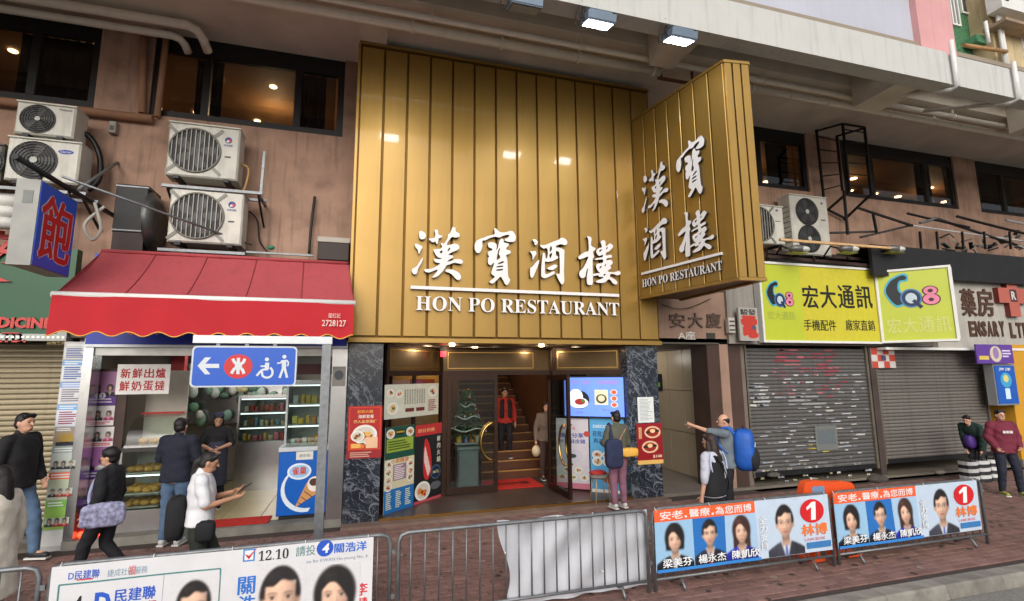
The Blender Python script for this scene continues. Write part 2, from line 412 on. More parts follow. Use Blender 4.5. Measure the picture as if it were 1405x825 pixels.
# ================================================================== GROUND
def kerb_y(x): return 4.44
KD = Vector((1, 0, 0)); KN = Vector((-KD.y, KD.x, 0))
mb = MB(asphalt); mb.add([(-700, -700, -.14), (700, -700, -.14), (700, 700, -.14), (-700, 700, -.14)], [(0, 1, 2, 3)]); mb.build('road', kind='structure')
mb = MB(joint); mb.add([(-60, kerb_y(-60)+.2, 0), (11, kerb_y(11)+.2, 0), (80, kerb_y(11)+.2, 0), (80, 9.0, 0), (-60, 9.0, 0)], [(0, 1, 2, 3, 4)])
for a, b in (((-60, kerb_y(-60)+.2), (11, kerb_y(11)+.2)), ((11, kerb_y(11)+.2), (80, kerb_y(11)+.2))):
    mb.add([(a[0], a[1], -.14), (b[0], b[1], -.14), (b[0], b[1], 0), (a[0], a[1], 0)], [(0, 1, 2, 3)])
pave = mb.build('pavement', kind='structure')
# kerb stones, each a piece
bm_ = MB(kerbm); f0 = Fr((0, 0, 0), (1, 0, 0), (0, 0, 1), 1, 1)
bm_.add([(0, 0, -.14), (.9, 0, -.14), (.9, .2, -.14), (0, .2, -.14), (0, .012, -.015), (.9, .012, -.015), (.9, .2, .012), (0, .2, .012), (.0, .03, .008), (.9, .03, .008)],
        [(0, 1, 5, 4), (4, 5, 9, 8), (8, 9, 6, 7), (2, 3, 7, 6), (0, 4, 8, 7, 3), (1, 2, 6, 9, 5)])
kerb = thing('kerb', None, None); tag(kerb, kind='structure'); 
ks = bm_.build('kerb_stone', kerb, local=True)
kz = 0.0; k = 0
x = -9.0
while x < 12.5:
    o = ks if k == 0 else piece('kerb_stone', ks.data, kerb, (0, 0, 0))
    o.location = (x, kerb_y(x), random.uniform(-.004, .004)); o.rotation_euler = (0, 0, kz if x < 11 else 0); k += 1
    x += .905*math.cos(kz)
# drain grate set into the kerb face and gutter
gp = PZ(1238, 818, -.05); gp.y = 4.43
gr = thing('drain_grate', 'black slotted drain grate set in the kerb edge', 'grate', (gp.x, gp.y, -.14), rz=kz)
MB(dark).box(-.34, .34, -.40, -.025, 0, .012).build('frame', gr, local=True)
barmesh = MB(blk).box(-.012, .012, -.18, .18, 0, .03)
b0 = barmesh.build('grate_bar', gr, local=True); b0.location = (-.3, -.21, .013)
for i in range(1, 13): piece('grate_bar', b0.data, gr, (-.3+.05*i, -.21, .013))
# yellow line on the road
mb = MB(M('yellow_road_paint', (200, 168, 70), .8, var=.3, scale=20, dirt=.5, dscale=6))
for off in (-.62, -.82):
    a = Vector((-30, kerb_y(-30), -.136)); b = Vector((11, kerb_y(11), -.136)); n = KN
    mb.add([a+n*off, b+n*off, b+n*(off-.1), a+n*(off-.1)], [(0, 1, 2, 3)])
mb.build('road_marking', kind='structure')
# pavers: one brick mesh shared by the nearest 300, the rest joined
pm = MB(paver); BL, BW = .196, .096
fz = Fr((0, 0, 0), (1, 0, 0), (0, 1, 0))
pm.bbox(fz, -BL/2, BL/2, -BW/2, BW/2, -.01, .012, .004)
brick0 = pm.build('paver', pave, local=True)
def proj(p):
    d = Vector(p)-CPOS; k = d.dot(FW)
    return (702.5+FPX*d.dot(RT)/k, 412.5-FPX*d.dot(UP)/k, k) if k > .1 else (-9e3, -9e3, -1)
cells = []
row = 0; y = 4.3
while y < 8.72:
    x = -5.4+(row % 2)*.1
    while x < 16:
        if y > kerb_y(x)+.27 and y < 8.68: cells.append((x, y))
        x += .2
    y += .1; row += 1
def vis(c):
    a, b, k = proj((c[0], c[1], 0)); 
    if k < 0 or a < 0 or a > 1405 or b > 825: return 0
    if c[1] > 5.3 and not (515 < a < 692 or a > 1352): return 0
    if c[1] < 5.3 and a < 890: return 0
    return 1/k
order = sorted(cells, key=lambda c: -vis(c)); near = set(order[:299]); first = True
stf = MB(paver_s)
for c in cells:
    jz = random.uniform(-.002, .003); rz = random.gauss(0, .008)
    if c in near:
        o = brick0 if first else piece('paver', brick0.data, pave, (0, 0, 0)); first = False
        o.location = (c[0], c[1], .002+jz); o.rotation_euler = (random.gauss(0, .006), random.gauss(0, .006), rz)
    else:
        f = Fr((c[0], c[1], .002+jz), (math.cos(rz), math.sin(rz), 0), (-math.sin(rz), math.cos(rz), 0))
        stf.bbox(f, -BL/2, BL/2, -BW/2, BW/2, -.01, .012, .004)
stf.build('paver_field', pave, kind='stuff')
# trodden gum and grease spots
rg_ = random.Random(77); gum = MB(M('gum_spot', (70, 58, 54), .9, 0, .2)); gum2 = M('pale_gum', (150, 132, 122), .9, 0, .2)
for i in range(420):
    x, y = rg_.uniform(-4, 14), rg_.uniform(4.75, 8.5); r = rg_.uniform(.012, .045); n = 9; mt_ = None if rg_.random() < .7 else gum2
    gum.add([(x+r*rg_.uniform(.7, 1.2)*math.cos(2*math.pi*k/n), y+r*rg_.uniform(.7, 1.2)*math.sin(2*math.pi*k/n), .0185+.0001*(i % 7)) for k in range(n)], [tuple(range(n))], mt_)
gum.build('gum_spots', pave, kind='stuff')

# ================================================================== THE PODIUM BUILDING
W = 9.6; SZ = 8.49
bld = thing('podium_building', 'brown rendered restaurant building with a deep pale concrete overhang above the shops', 'building', (2.7, W, 0))
zb = 6.9
wx = [(-9.5, -6.9), (-6.35, -4.52), (-3.72, -.53), (PY(1040, 220, W).x-1.4, PY(1108, 220, W).x), (PY(1157, 245, W).x, PY(1312, 255, W).x), (PY(1343, 265, W).x, PY(1405, 265, W).x+2.5)]
mb = MB(wallm); xs = [-14]+[v for ab in wx for v in ab]+[30]
mb.box(-14, 30, W, W+.3, 3.12, zb)
for i in range(0, len(xs), 2): mb.box(xs[i], xs[i+1], W, W+.3, zb, SZ)
mb.build('wall', bld)
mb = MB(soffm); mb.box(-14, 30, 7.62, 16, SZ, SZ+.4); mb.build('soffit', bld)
MB(M('recess_shade_tone', (150, 138, 122), .9, 0, .12, 1.5, dirt=.4)).box(-14, 30, 6.54, 7.618, SZ+.3, SZ+.4).build('soffit_recess', bld)  # soffit colour darkened so the shade inside the recess is painted in
mb = MB(fasm); fx1 = PY(1302, 100, 6.24).x
mb.box(-14, fx1, 6.24, 6.54, 7.85, 8.52); mb.build('edge_beam', bld)
mb = MB(fasm); mb.box(fx1+.02, 30, 6.26, 6.54, 7.86, 8.5); mb.build('edge_beam', bld)
for xx, ww, zz in ((fx1-.75, .7, 8.0), (4.95, .5, 8.1), (-2.2, .5, 8.1), (14.8, .5, 8.05)):
    MB(soffm).box(xx, xx+ww, 6.545, 7.616, zz, SZ+.298).build('cross_beam', bld)
p = PY(512, 30, 8.5); MB(soffm).box(p.x-.22, p.x+.25, 8.25, W-.002, 8.37, SZ-.002).build('support_block', bld)
# upper storeys above the overhang
px_ = PY(1300, 40, 6.6).x; pl_ = PY(1252, 30, 6.6).x
MB(greyw).box(-14, pl_, 6.62, 7.0, 8.515, 16).build('upper_wall', bld)
MB(pinkw).box(pl_+.002, px_, 6.5, 7.2, 8.515, 16).build('corner_column', bld, label='pale pink painted column at the corner')
MB(pinkw).box(px_-.3, px_-.004, 7.2, 14, 8.515, 16).build('side_wall', bld)
# windows: dark frames and glass, a dim warm dining room behind
for a, b in wx:
    wn = bpy.data.objects.new('window', None); COL.objects.link(wn); wn.parent = bld; wn.location = Vector((a, W+.06, zb))-bld.location
    fr_ = MB(blk); d0, d1 = W+.05, W+.13
    fr_.box(a, b, d0, d1, zb, zb+.13); fr_.box(a, b, d0, d1, SZ-.34, SZ-.003); fr_.box(a, a+.12, d0, d1, zb+.13, SZ-.34); fr_.box(b-.12, b, d0, d1, zb+.13, SZ-.34)
    sp = [.26, .74] if b-a > 3 else ([.5] if b-a > 1.6 else [])
    cuts = [a+.12]+[a+(b-a)*s_ for s_ in sp]+[b-.12]
    for s_ in sp: fr_.box(a+(b-a)*s_-.06, a+(b-a)*s_+.06, d0-.01, d1, zb+.13, SZ-.34)
    o = fr_.build('window_frame'); o.parent = wn; o.location = -Vector((a, W+.06, zb))
    for i in range(len(cuts)-1):
        o = MB(WIN).box(cuts[i]+.04, cuts[i+1]-.04, W+.085, W+.093, zb+.1, SZ-.3).build('pane'); o.parent = wn; o.location = -Vector((a, W+.06, zb))
room = M('dining_room_wall', (120, 76, 40), .7, 0, .2, 1.2); roomc = M('dining_room_ceiling', (128, 92, 56), .7, 0, .1, 1)
mb = MB(room); mb.box(-10, 22, 14.0, 14.2, 6.2, SZ-.02); mb.box(-10, 22, W+.32, 14, 6.2, 6.3); mb.box(-10.2, -10, W+.32, 14, 6.2, SZ-.02); mb.box(22, 22.2, W+.32, 14, 6.2, SZ-.02)
mb.build('dining_room', bld)
MB(roomc).box(-10, 22, W+.32, 14, SZ-.1, SZ-.05).build('dining_room_ceiling', bld)
curt = M('curtain_fabric', (44, 28, 22), .9, 0, .2, 5)
for a, b in ((-3.2, -2.75), (-1.45, -.9), (-5.9, -4.8), (9.9, 10.6), (15.2, 15.8), (17.6, 19.3), (12.2, 12.7)):
    n = 14; pts = [(a+(b-a)*i/n, W+.5+.05*(i % 2)) for i in range(n+1)]
    mb = MB(curt)
    for i in range(n): mb.add([(*pts[i], zb-.2), (*pts[i+1], zb-.2), (*pts[i+1], SZ-.12), (*pts[i], SZ-.12)], [(0, 1, 2, 3)])
    mb.build('curtain', bld)
# dining tables and chair backs dimly seen are out of sight from the street; the recessed ceiling lamps are seen
lampm = M('warm_lamp', (255, 214, 150), .5, emit=30, var=0)
spots = [(298, 109), (375, 119), (353, 166), (270, 155), (430, 176), (18, 70), (112, 82), (1050, 250), (1171, 245), (1166, 262), (1200, 266), (1232, 270), (1264, 274), (1276, 258), (1296, 277), (1380, 288), (1370, 252)]
for q in spots:
    p = PZ(q[0], q[1], SZ-.11)
    if p.y > 13.8: p = PY(q[0], q[1], 13.9)
    o = MB(lampm).cyl((p.x, p.y, p.z-.012), (p.x, p.y, p.z), .07 if q[0] < 500 else .1, n=12).build('ceiling_lamp', bld)
for x in (-5.4, -2.1, 10.5, 14.2, 18):
    l = bpy.data.lights.new('dining_room_glow', 'POINT'); l.energy = 60 if x < 0 else 45; l.color = (1, .72, .4); l.shadow_soft_size = .15
    o = bpy.data.objects.new('dining_room_glow', l); COL.objects.link(o); o.location = (x, 11.6, 8.0)
# ground-floor dividing walls and back
for x0, x1 in ((-9.2, -9.0), (-4.12, -3.98), (-.3, -.24), (5.62, 5.68), (7.30, 7.95)): MB(M('party_wall', (120, 108, 98), .9, 0, .15, 1, dirt=.3)).box(x0, x1, 9.14, 16, .0, 2.98).build('party_wall', bld)
MB(M('ground_ceiling', (90, 84, 78), .8, 0, .1)).box(-14, 30, 9.02, 16.4, 2.985, 3.1).build('ground_floor_ceiling', bld)
MB(M('inner_floor', (120, 112, 100), .5, 0, .1)).box(-14, 30, 9.0, 16.5, -.2, .05).build('ground_floor_slab', bld)
MB(room).box(-14, 30, 16.4, 16.6, -.2, 3.1).build('back_wall', bld)
# pipes on the soffit: each run a thing
def pipe(name, label, pts, r, mat=pipem, clips=(), cat='pipe', group=None):
    t = thing(name, label, cat, tuple(pts[0]), group)
    MB(mat).tube(pts, r, 12).build('tube', t)
    for c in clips:
        q = Vector(c); mbc = MB(pipem); mbc.cyl(q+Vector((-.03, 0, 0)), q+Vector((.03, 0, 0)), r*1.25, n=12); mbc.box(q.x-.015, q.x+.015, q.y-.02, q.y+.02, q.z, SZ-.004)
        mbc.build('hanger', t)
    return t
pipe('soffit_pipe', 'long thin cream pipe running along the soffit above the gold sign', [(-8, 7.72, 8.3), (16, 7.72, 8.3)], .055, clips=[(x, 7.72, 8.3) for x in (.9, 3.6, 7.7, 10.3, 13.1)])
pipe('soffit_pipe', 'thicker cream drain pipe hanging just above the top of the gold sign', [(-6.2, 8.03, 8.3), (5.45, 8.03, 8.3)], .085, clips=[(x, 8.03, 8.3) for x in (-2.6, .62, 2.2, 3.7, 5.3)])
pipe('soffit_pipe', 'cream drain pipe under the soffit right of the projecting sign', [(6.3, 7.98, 8.28), (22, 7.98, 8.26)], .075, clips=[(x, 7.98, 8.28) for x in (7.6, 8.6, 9.6, 11.4, 12.9)])
pipe('downpipe', 'thin white downpipe on the fascia joint beside the pink column', [(fx1+.1, 6.19, 8.75), (fx1+.1, 6.19, 7.80), (fx1+.1, 6.3, 7.78), (fx1-.5, 7.7, 8.28)], .04, whitep)
x2 = PY(1400, 150, 6.2).x
pipe('downpipe', 'thin white downpipe on the fascia near the right edge of the picture', [(x2, 6.19, 8.6), (x2, 6.19, 7.82), (x2, 6.32, 7.79), (x2-.4, 7.7, 8.28)], .04, whitep)
a = PZ(262, 40, 8.38); b = PZ(278, 45, 8.38)
pipe('wall_pipe', 'cream pipe above the left windows bending down into the window head, outer of two', [(-9, 9.0, 8.3), (a.x, 9.05, 8.33), (a.x+.13, 9.1, 8.3), (a.x+.2, 9.22, 8.22), (a.x+.22, 9.45, 8.15)], .075)
pipe('wall_pipe', 'cream pipe above the left windows bending down into the window head, inner of two', [(-9, 9.3, 8.26), (a.x-.32, 9.33, 8.27), (a.x-.2, 9.36, 8.25), (a.x-.14, 9.42, 8.2), (a.x-.12, 9.56, 8.14)], .065)
q0 = PY(0, 150, 9.5); q1 = PY(205, 163, 9.5); q2 = PY(196, 45, 9.5)
pipe('wall_pipe', 'brown painted horizontal pipe below the left windows above the white air conditioners', [(-9, 9.5, q1.z), (q1.x+.05, 9.5, q1.z)], .07, brownpipe)
pipe('wall_pipe', 'brown painted pipe rising beside the second window, left of two', [(q1.x-.12, 9.52, q1.z+.09), (q2.x, 9.52, q2.z)], .055, brownpipe)
pipe('wall_pipe', 'brown painted pipe rising beside the second window, right of two', [(q1.x+.1, 9.53, q1.z+.06), (q1.x+.12, 9.53, SZ-.03)], .05, brownpipe)

# ================================================================== NEXT BUILDING, top right above the overhang
nb = thing('neighbour_building', 'old tiled flats with green mosaic bay and beige wall behind the pink column', 'building', (16, 9, 8.5))
NBY = 9.0
green_t = M('green_mosaic', (70, 120, 84), .6, 0, .45, 14, dirt=.5, dscale=4); beige_t = M('beige_tile', (196, 176, 138), .7, 0, .12, 3, dirt=.35, dscale=2, streak=.5)
mb = MB(green_t); fA = fy(1296, -120, 1352, 92, NBY); mb.box(fA.O.x, fA.O.x+fA.w, NBY, NBY+.3, 8.82, 16); mb.build('green_wall', nb)
fB = fy(1352, -120, 1480, 92, NBY-.5); mb = MB(beige_t); mb.box(fB.O.x, fB.O.x+fB.w+6, NBY-.5, NBY+.3, 8.82, 16); mb.build('beige_wall', nb)
def nwin(x0, y0, x1, y1, Y, nm='window', npane=2):
    f = fy(x0, y0, x1, y1, Y); m = MB(whitep)
    m.fbox(f, 0, f.w, 0, .05, -.02, .05); m.fbox(f, 0, f.w, f.h-.05, f.h, -.02, .05); m.fbox(f, 0, .05, .05, f.h-.05, -.02, .05); m.fbox(f, f.w-.05, f.w, .05, f.h-.05, -.02, .05)
    for i in range(1, npane): m.fbox(f, f.w*i/npane-.025, f.w*i/npane+.025, .05, f.h-.05, -.015, .045)
    o = m.build('window', nb)
    for i in range(npane):
        q = MB(M('dim_glass', (58, 64, 70), .15, 0, .1)).fbox(f, f.w*i/npane+.03, f.w*(i+1)/npane-.03, .05, f.h-.05, -.01, .01).build('pane', None); q.parent = o
        q.location = -nb.location
nwin(1300, -40, 1311, 35, NBY); nwin(1314, -40, 1346, 22, NBY); nwin(1402, 40, 1440, 100, NBY-.5)
MB(M('green_sill', (84, 140, 104), .6, 0, .2, 8)).fbox(fy(1326, 52, 1358, 68, NBY-.1), 0, .9, 0, .22, -.05, .25).build('ledge', nb)
for px0, y0, y1 in ((1363, -10, 100), (1371, 20, 100), (1352, 30, 60)):
    a = PY(px0, y0, NBY-.62); b = PY(px0+6, y1, NBY-.62); MB(whitep).cyl((a.x, a.y, b.z), (a.x, a.y, a.z), .045).build('drain_pipe', nb)
a = PY(1322, 62, NBY-.7); b = PY(1376, 40, NBY-.7); MB(M('rusty_pipe', (168, 128, 84), .8, 0, .3, 9)).tube([(a.x, a.y, a.z), (b.x, b.y, a.z+.12)], .05).build('drain_pipe', nb)
mb = MB(whitep); f = fy(1374, -16, 1440, 18, NBY-.9); mb.fbox(f, 0, f.w, 0, f.h, -.35, 0); mb.build('air_conditioner_box', nb)
mb = MB(dark); mb.oval(f, .22, f.h*.5, .16, .2, .004); mb.build('fan', nb)
mb = MB(M('concrete_ledge', (150, 130, 110), .9, 0, .2)); f = fy(1378, 28, 1440, 36, NBY-.9); mb.fbox(f, 0, 2, -.03, .06, -.5, .05); mb.build('ledge', nb)

# ================================================================== GOLD RESTAURANT SIGN
SG = 8.74; gx0, gx1, gz0, gz1 = -.25, 5.62, 2.94, 8.36
gs = thing('restaurant_sign', 'tall gold panelled sign board with raised white characters over the restaurant entrance', 'sign', (gx0, SG, gz0))
mb = MB(golds); mb.box(gx0+.02, gx1, SG+.03, SG+.55, gz0+.06, gz1-.04); mb.build('backing', gs)
NP = 14; pw = (gx1-gx0-.06)/NP
fp = Fr((0, 0, 0), (1, 0, 0), (0, 0, 1))
gpan = []
for i in range(NP):
    x = gx0+.03+pw*(i+.5)
    mb = MB(gold); hw, hh = pw/2-.016, (gz1-gz0)/2-.11; nseg = 24
    # a thin folded tray, very slightly bowed as sheet metal is
    prof = [(-hw, -.03), (-hw, .012), (-hw+.008, .02)]+[(-hw+.008+(2*hw-.016)*k/6, .02+.0012*math.sin(math.pi*k/6)) for k in range(1, 6)]+[(hw-.008, .02), (hw, .012), (hw, -.03)]
    ph = random.uniform(0, 6); am = random.uniform(.001, .003)
    vs = []
    for j in range(nseg+1):
        z = -hh+2*hh*j/nseg; wob = am*math.sin(ph+j*.45)
        vs += [(u, -(d+wob), z) for u, d in prof]
    n = len(prof); fs = [(j*n+k, j*n+k+1, (j+1)*n+k+1, (j+1)*n+k) for j in range(nseg) for k in range(n-1)]
    mb.add(vs, fs, None, False)
    for f_ in (0, 1): mb.add([vs[(0 if f_ == 0 else nseg*n)+k] for k in range(n)], [tuple(range(n)) if f_ else tuple(reversed(range(n)))])
    o = mb.build('gold_panel', gs, local=True, loc=(x-gx0, 0, (gz1-gz0)/2+.005)); o.rotation_euler = (random.gauss(0, .0015), 0, random.gauss(0, .003))
mb = MB(gold); mb.box(gx0, gx1+.01, SG-.035, SG+.5, gz0, gz0+.075); mb.build('bottom_trim', gs)
mb = MB(gold); mb.box(gx0, gx1, SG-.03, SG+.5, gz1-.05, gz1); mb.build('top_trim', gs)
mb = MB(gold); mb.box(gx0-.02, gx0+.022, SG-.03, SG+.55, gz0+.076, gz1-.051); mb.build('side_trim', gs)
for px0 in (583, 659, 727, 793):
    a = PY(px0, 66+(px0-583)*.16, 8.95); MB(pipem).box(a.x-.045, a.x+.045, 8.9, 8.98, gz1+.002, SZ-.004).build('hanger_strut', gs)

# brush-written characters traced as outlines (crop pixels) and laid on the sign plane
GL = {}
GL['han'] = (556, 306, 8.778, [
 [(165,120),(190,112),(225,130),(242,165),(232,200),(205,212),(172,205),(160,165)],
 [(108,272),(130,265),(165,280),(200,300),(185,340),(155,388),(148,345),(118,305)],
 [(208,430),(180,460),(130,535),(80,565),(75,600),(95,628),(125,628),(142,600),(150,560),(190,490)],
 [(345,100),(385,105),(395,155),(440,170),(420,195),(395,205),(385,260),(368,268),(355,240),(325,248),(285,220),(280,205),(320,200),(348,190),(355,150)],
 [(568,65),(595,75),(600,115),(645,150),(635,185),(585,190),(555,185),(525,215),(490,275),(520,280),(580,265),(625,275),(642,310),(620,340),(560,365),(510,395),(560,405),(565,430),(520,455),(500,480),(560,465),(590,450),(650,450),(685,475),(665,505),(620,498),(580,492),(530,510),(490,525),(460,570),(420,620),(370,660),(318,668),(345,635),(385,575),(330,590),(290,608),(240,602),(222,580),(240,568),(300,565),(370,535),(410,500),(360,488),(335,455),(345,445),(400,450),(430,440),(385,425),(355,390),(335,350),(340,330),(380,330),(420,320),(435,300),(420,265),(440,255),(460,262),(500,200),(505,160),(535,130),(555,75)],
 [(408,360),(440,345),(435,375),(420,380)], [(503,335),(530,312),(532,325),(508,355)],
 [(478,575),(520,570),(580,580),(640,615),(662,660),(650,690),(625,698),(595,680),(560,640),(520,612),(480,600)]])
GL['bao'] = (640, 306, 8.775, [
 [(330,78),(355,95),(390,125),(450,128),(510,112),(545,118),(578,170),(575,215),(555,240),(490,242),(445,225),(455,205),(490,185),(500,160),(440,165),(400,185),(370,190),(330,180),(260,200),(215,225),(180,230),(180,290),(165,345),(140,375),(110,370),(90,335),(88,280),(105,235),(145,210),(200,190),(270,165),(325,150),(320,95)],
 [(405,205),(430,215),(440,250),(490,260),(490,290),(465,315),(470,335),(515,350),(510,380),(465,400),(470,430),(478,460),(488,650),(510,690),(500,730),(472,758),(450,745),(420,690),(395,660),(350,700),(310,735),(275,735),(268,715),(320,670),(325,655),(285,620),(300,560),(320,490),(280,520),(250,500),(245,440),(260,420),(245,390),(250,360),(290,345),(295,325),(255,305),(245,260),(275,245),(330,255),(352,285),(345,340),(365,310),(375,260),(385,225)],
 [(392,318),(376,380),(392,430),(358,458),(350,440),(362,380),(372,335)],
 [(368,500),(425,470),(430,490),(372,512)], [(352,535),(420,525),(420,541),(352,549)], [(352,573),(420,566),(420,582),(352,588)]])
GL['jiu'] = (716, 316, 9.824, [
 [(125,145),(160,138),(195,170),(185,205),(155,215),(148,180)], [(85,295),(120,300),(165,295),(178,330),(160,360),(125,415),(122,350)],
 [(212,415),(205,470),(170,560),(130,645),(98,640),(92,530),(120,505),(180,435)],
 [(222,212),(290,215),(400,170),(470,145),(510,118),(560,130),(590,170),(580,210),(545,215),(500,205),(445,225),(440,250),(490,250),(540,275),(550,310),(545,560),(548,700),(525,738),(500,725),(440,605),(480,600),(490,560),(485,340),(465,300),(440,300),(440,350),(470,375),(450,400),(390,430),(320,440),(292,440),(290,540),(300,605),(350,590),(410,565),(422,590),(400,610),(330,645),(290,658),(250,645),(240,600),(245,480),(262,330),(290,330),(300,390),(320,385),(330,330),(318,260),(275,262),(245,245)],
 [(362,240),(380,235),(382,270),(364,308),(354,290)], [(350,345),(385,320),(375,370),(358,390)],
 [(320,530),(350,505),(420,475),(455,490),(440,520),(390,548),(340,542)]])
GL['lou'] = (780, 316, 9.82, [
 [(222,100),(265,102),(285,130),(280,220),(335,255),(330,280),(305,310),(318,375),(300,410),(303,600),(300,735),(265,748),(228,735),(222,640),(240,520),(215,570),(205,630),(175,655),(140,650),(122,610),(130,565),(180,510),(220,430),(240,370),(180,390),(130,405),(108,390),(115,365),(190,310),(245,290),(245,180),(240,130)],
 [(410,165),(440,148),(470,165),(480,230),(530,190),(570,220),(572,240),(520,300),(490,310),(475,330),(480,355),(545,345),(558,375),(530,385),(490,395),(490,420),(540,410),(568,440),(560,470),(535,490),(548,520),(520,545),(500,560),(530,575),(600,575),(650,558),(675,590),(660,610),(620,618),(570,600),(535,610),(540,640),(600,675),(630,710),(625,735),(600,742),(570,725),(520,670),(470,710),(400,722),(345,710),(355,690),(430,660),(440,640),(390,640),(370,620),(310,630),(305,605),(370,590),(400,590),(370,560),(345,500),(360,465),(420,455),(440,440),(430,405),(340,415),(335,400),(380,385),(430,375),(435,345),(385,360),(350,320),(355,280),(390,255),(425,240),(410,190)],
 [(388,290),(420,265),(418,290),(395,305)], [(480,260),(500,235),(498,260),(485,275)], [(390,510),(420,490),(415,515),(398,525)], [(460,490),(480,462),(478,485),(465,500)], [(445,610),(475,598),(460,625)]])
fG = Fr((gx0, SG-.025, gz0), (1, 0, 0), (0, 0, 1), gx1-gx0, gz1-gz0)
GLM = {}
for k, (ox, oy, sc, loops) in GL.items():
    L2 = [[tuple(fG.px(ox+a/sc, oy+b/sc)) for a, b in l] for l in loops]
    L2 = [[tuple(p) for p in crom(l, 3)] for l in L2]
    GLM[k] = fillcurve(L2)
    MB(ivory).solid(fG, GLM[k], .03, .085, ivory, lside).build('character', gs)
LETM = ivory
def word(fr, body, u0, v0, u1, v1, d0, d1, parent, bold=.0):
    """serif capitals, each letter a part"""
    tot, _ = textmesh(SER(body), bold); a0, a1 = min(p[0] for p in tot), max(p[0] for p in tot); b0, b1 = min(p[1] for p in tot), max(p[1] for p in tot)
    kx, ky = (u1-u0)/(a1-a0), (v1-v0)/(b1-b0); x = 0
    for i, ch in enumerate(body):
        if ch == ' ': continue
        pre, _ = textmesh(SER(body[:i+1]), bold); vs, fs = textmesh(SER(ch), bold)
        dx = max(p[0] for p in pre)-max(p[0] for p in vs)
        m = ([(u0+(p[0]+dx-a0)*kx, v0+(p[1]-b0)*ky) for p in vs], fs)
        MB(LETM).solid(fr, m, d0, d1, LETM, lside).build('letter', parent)
u0, v1 = fG.px(570, 404); u1, v0 = fG.px(847, 433.5)
u0, vv0 = fG.px(570, 426.5); u1, vv1 = fG.px(847, 410)
v0 = fG.px(570, 426.5)[1]; v1 = fG.px(570, 406.5)[1]
word(fG, 'HON PO RESTAURANT', u0, v0, u1, v1, .02, .06, gs)
a = fG.px(563, 394.7); b = fG.px(847, 406.7); vm = (a[1]+b[1])/2
MB(ivory).fbox(fG, a[0], b[0], vm-.028, vm+.028, .03, .075).build('underline', gs)

# ================================================================== PROJECTING GOLD SIGN
ps_loc = (5.19, SG-.03, 3.82)
A_, B_, C_, D_ = Vector((5.19, SG-.045, 0)), Vector((5.63, 6.48, 0)), Vector((6.10, 6.42, 0)), Vector((6.12, SG-.045, 0))
pz0, pz1 = 3.83, 7.6
pg = thing('projecting_sign', 'wedge-shaped gold panelled sign box sticking out over the pavement with white characters', 'sign', (5.19, SG-.05, pz0))
mb = MB(golds); k_ = [A_+Vector((.05, 0, 0)), B_+Vector((.05, .05, 0)), C_+Vector((-.05, .06, 0)), D_+Vector((-.05, 0, 0))]
mb.add([p+Vector((0, 0, z)) for z in (pz0+.03, pz1-.03) for p in k_], [(0, 1, 2, 3), (7, 6, 5, 4), (0, 4, 5, 1), (1, 5, 6, 2), (2, 6, 7, 3), (3, 7, 4, 0)]); mb.build('backing', pg)
def gpanels(P0, P1, n, bott, top):
    U = (P1-P0).normalized(); Lh = (P1-P0).length; f = Fr(P0+Vector((0, 0, bott)), U, (0, 0, 1), Lh, top-bott); w_ = Lh/n
    for i in range(n):
        MB(gold).bbox(f, i*w_+.014, (i+1)*w_-.014, .05, top-bott-.05, -.03, .012+.002*(i % 2), .006).build('gold_panel', pg)
    MB(gold).fbox(f, 0, Lh, 0, .048, -.05, .022).build('bottom_trim', pg); MB(gold).fbox(f, 0, Lh, top-bott-.048, top-bott, -.05, .022).build('top_trim', pg)
    return f
fP = gpanels(A_, B_, 7, pz0, pz1); gpanels(B_, C_, 3, pz0+.0005, pz1-.0005); gpanels(C_, D_, 5, pz0+.001, pz1-.001)
def fit(mesh, fr, quad):
    """fit a glyph outline into a frame by the photo box of its corners (x0, x1, ytl, ybl, ytr, ybr)"""
    vs, fs = mesh; a0, a1 = min(p[0] for p in vs), max(p[0] for p in vs); b0, b1 = min(p[1] for p in vs), max(p[1] for p in vs)
    u0, u1, v0, v1 = quad; return ([(u0+(p[0]-a0)/(a1-a0)*(u1-u0), v0+(p[1]-b0)/(b1-b0)*(v1-v0)) for p in vs], fs)
def gl_at(k, x0, x1, xm, yt, yb):
    u0 = fP.px(x0, (yt+yb)/2)[0]; u1 = fP.px(x1, (yt+yb)/2)[0]; v1 = fP.px(xm, yt)[1]; v0 = fP.px(xm, yb)[1]
    MB(ivory).solid(fP, fit(GLM[k], fP, (u0, u1, v0, v1)), .02, .075, ivory, lside).build('character', pg)
gl_at('han', 883, 921, 902, 228, 291); gl_at('bao', 932, 973, 953, 192, 272); gl_at('jiu', 886, 921, 904, 304, 360); gl_at('lou', 934, 984, 959, 287, 350)
a = fP.px(883, 374); b = fP.px(993, 351); MB(ivory).fbox(fP, a[0], b[0], (a[1]+b[1])/2-.022, (a[1]+b[1])/2+.022, .02, .06).build('underline', pg)
a = fP.px(884, 391); b = fP.px(993, 358); c = fP.px(993, 371)
word(fP, 'HON PO RESTAURANT', a[0], c[1], b[0], b[1], .015, .05, pg)

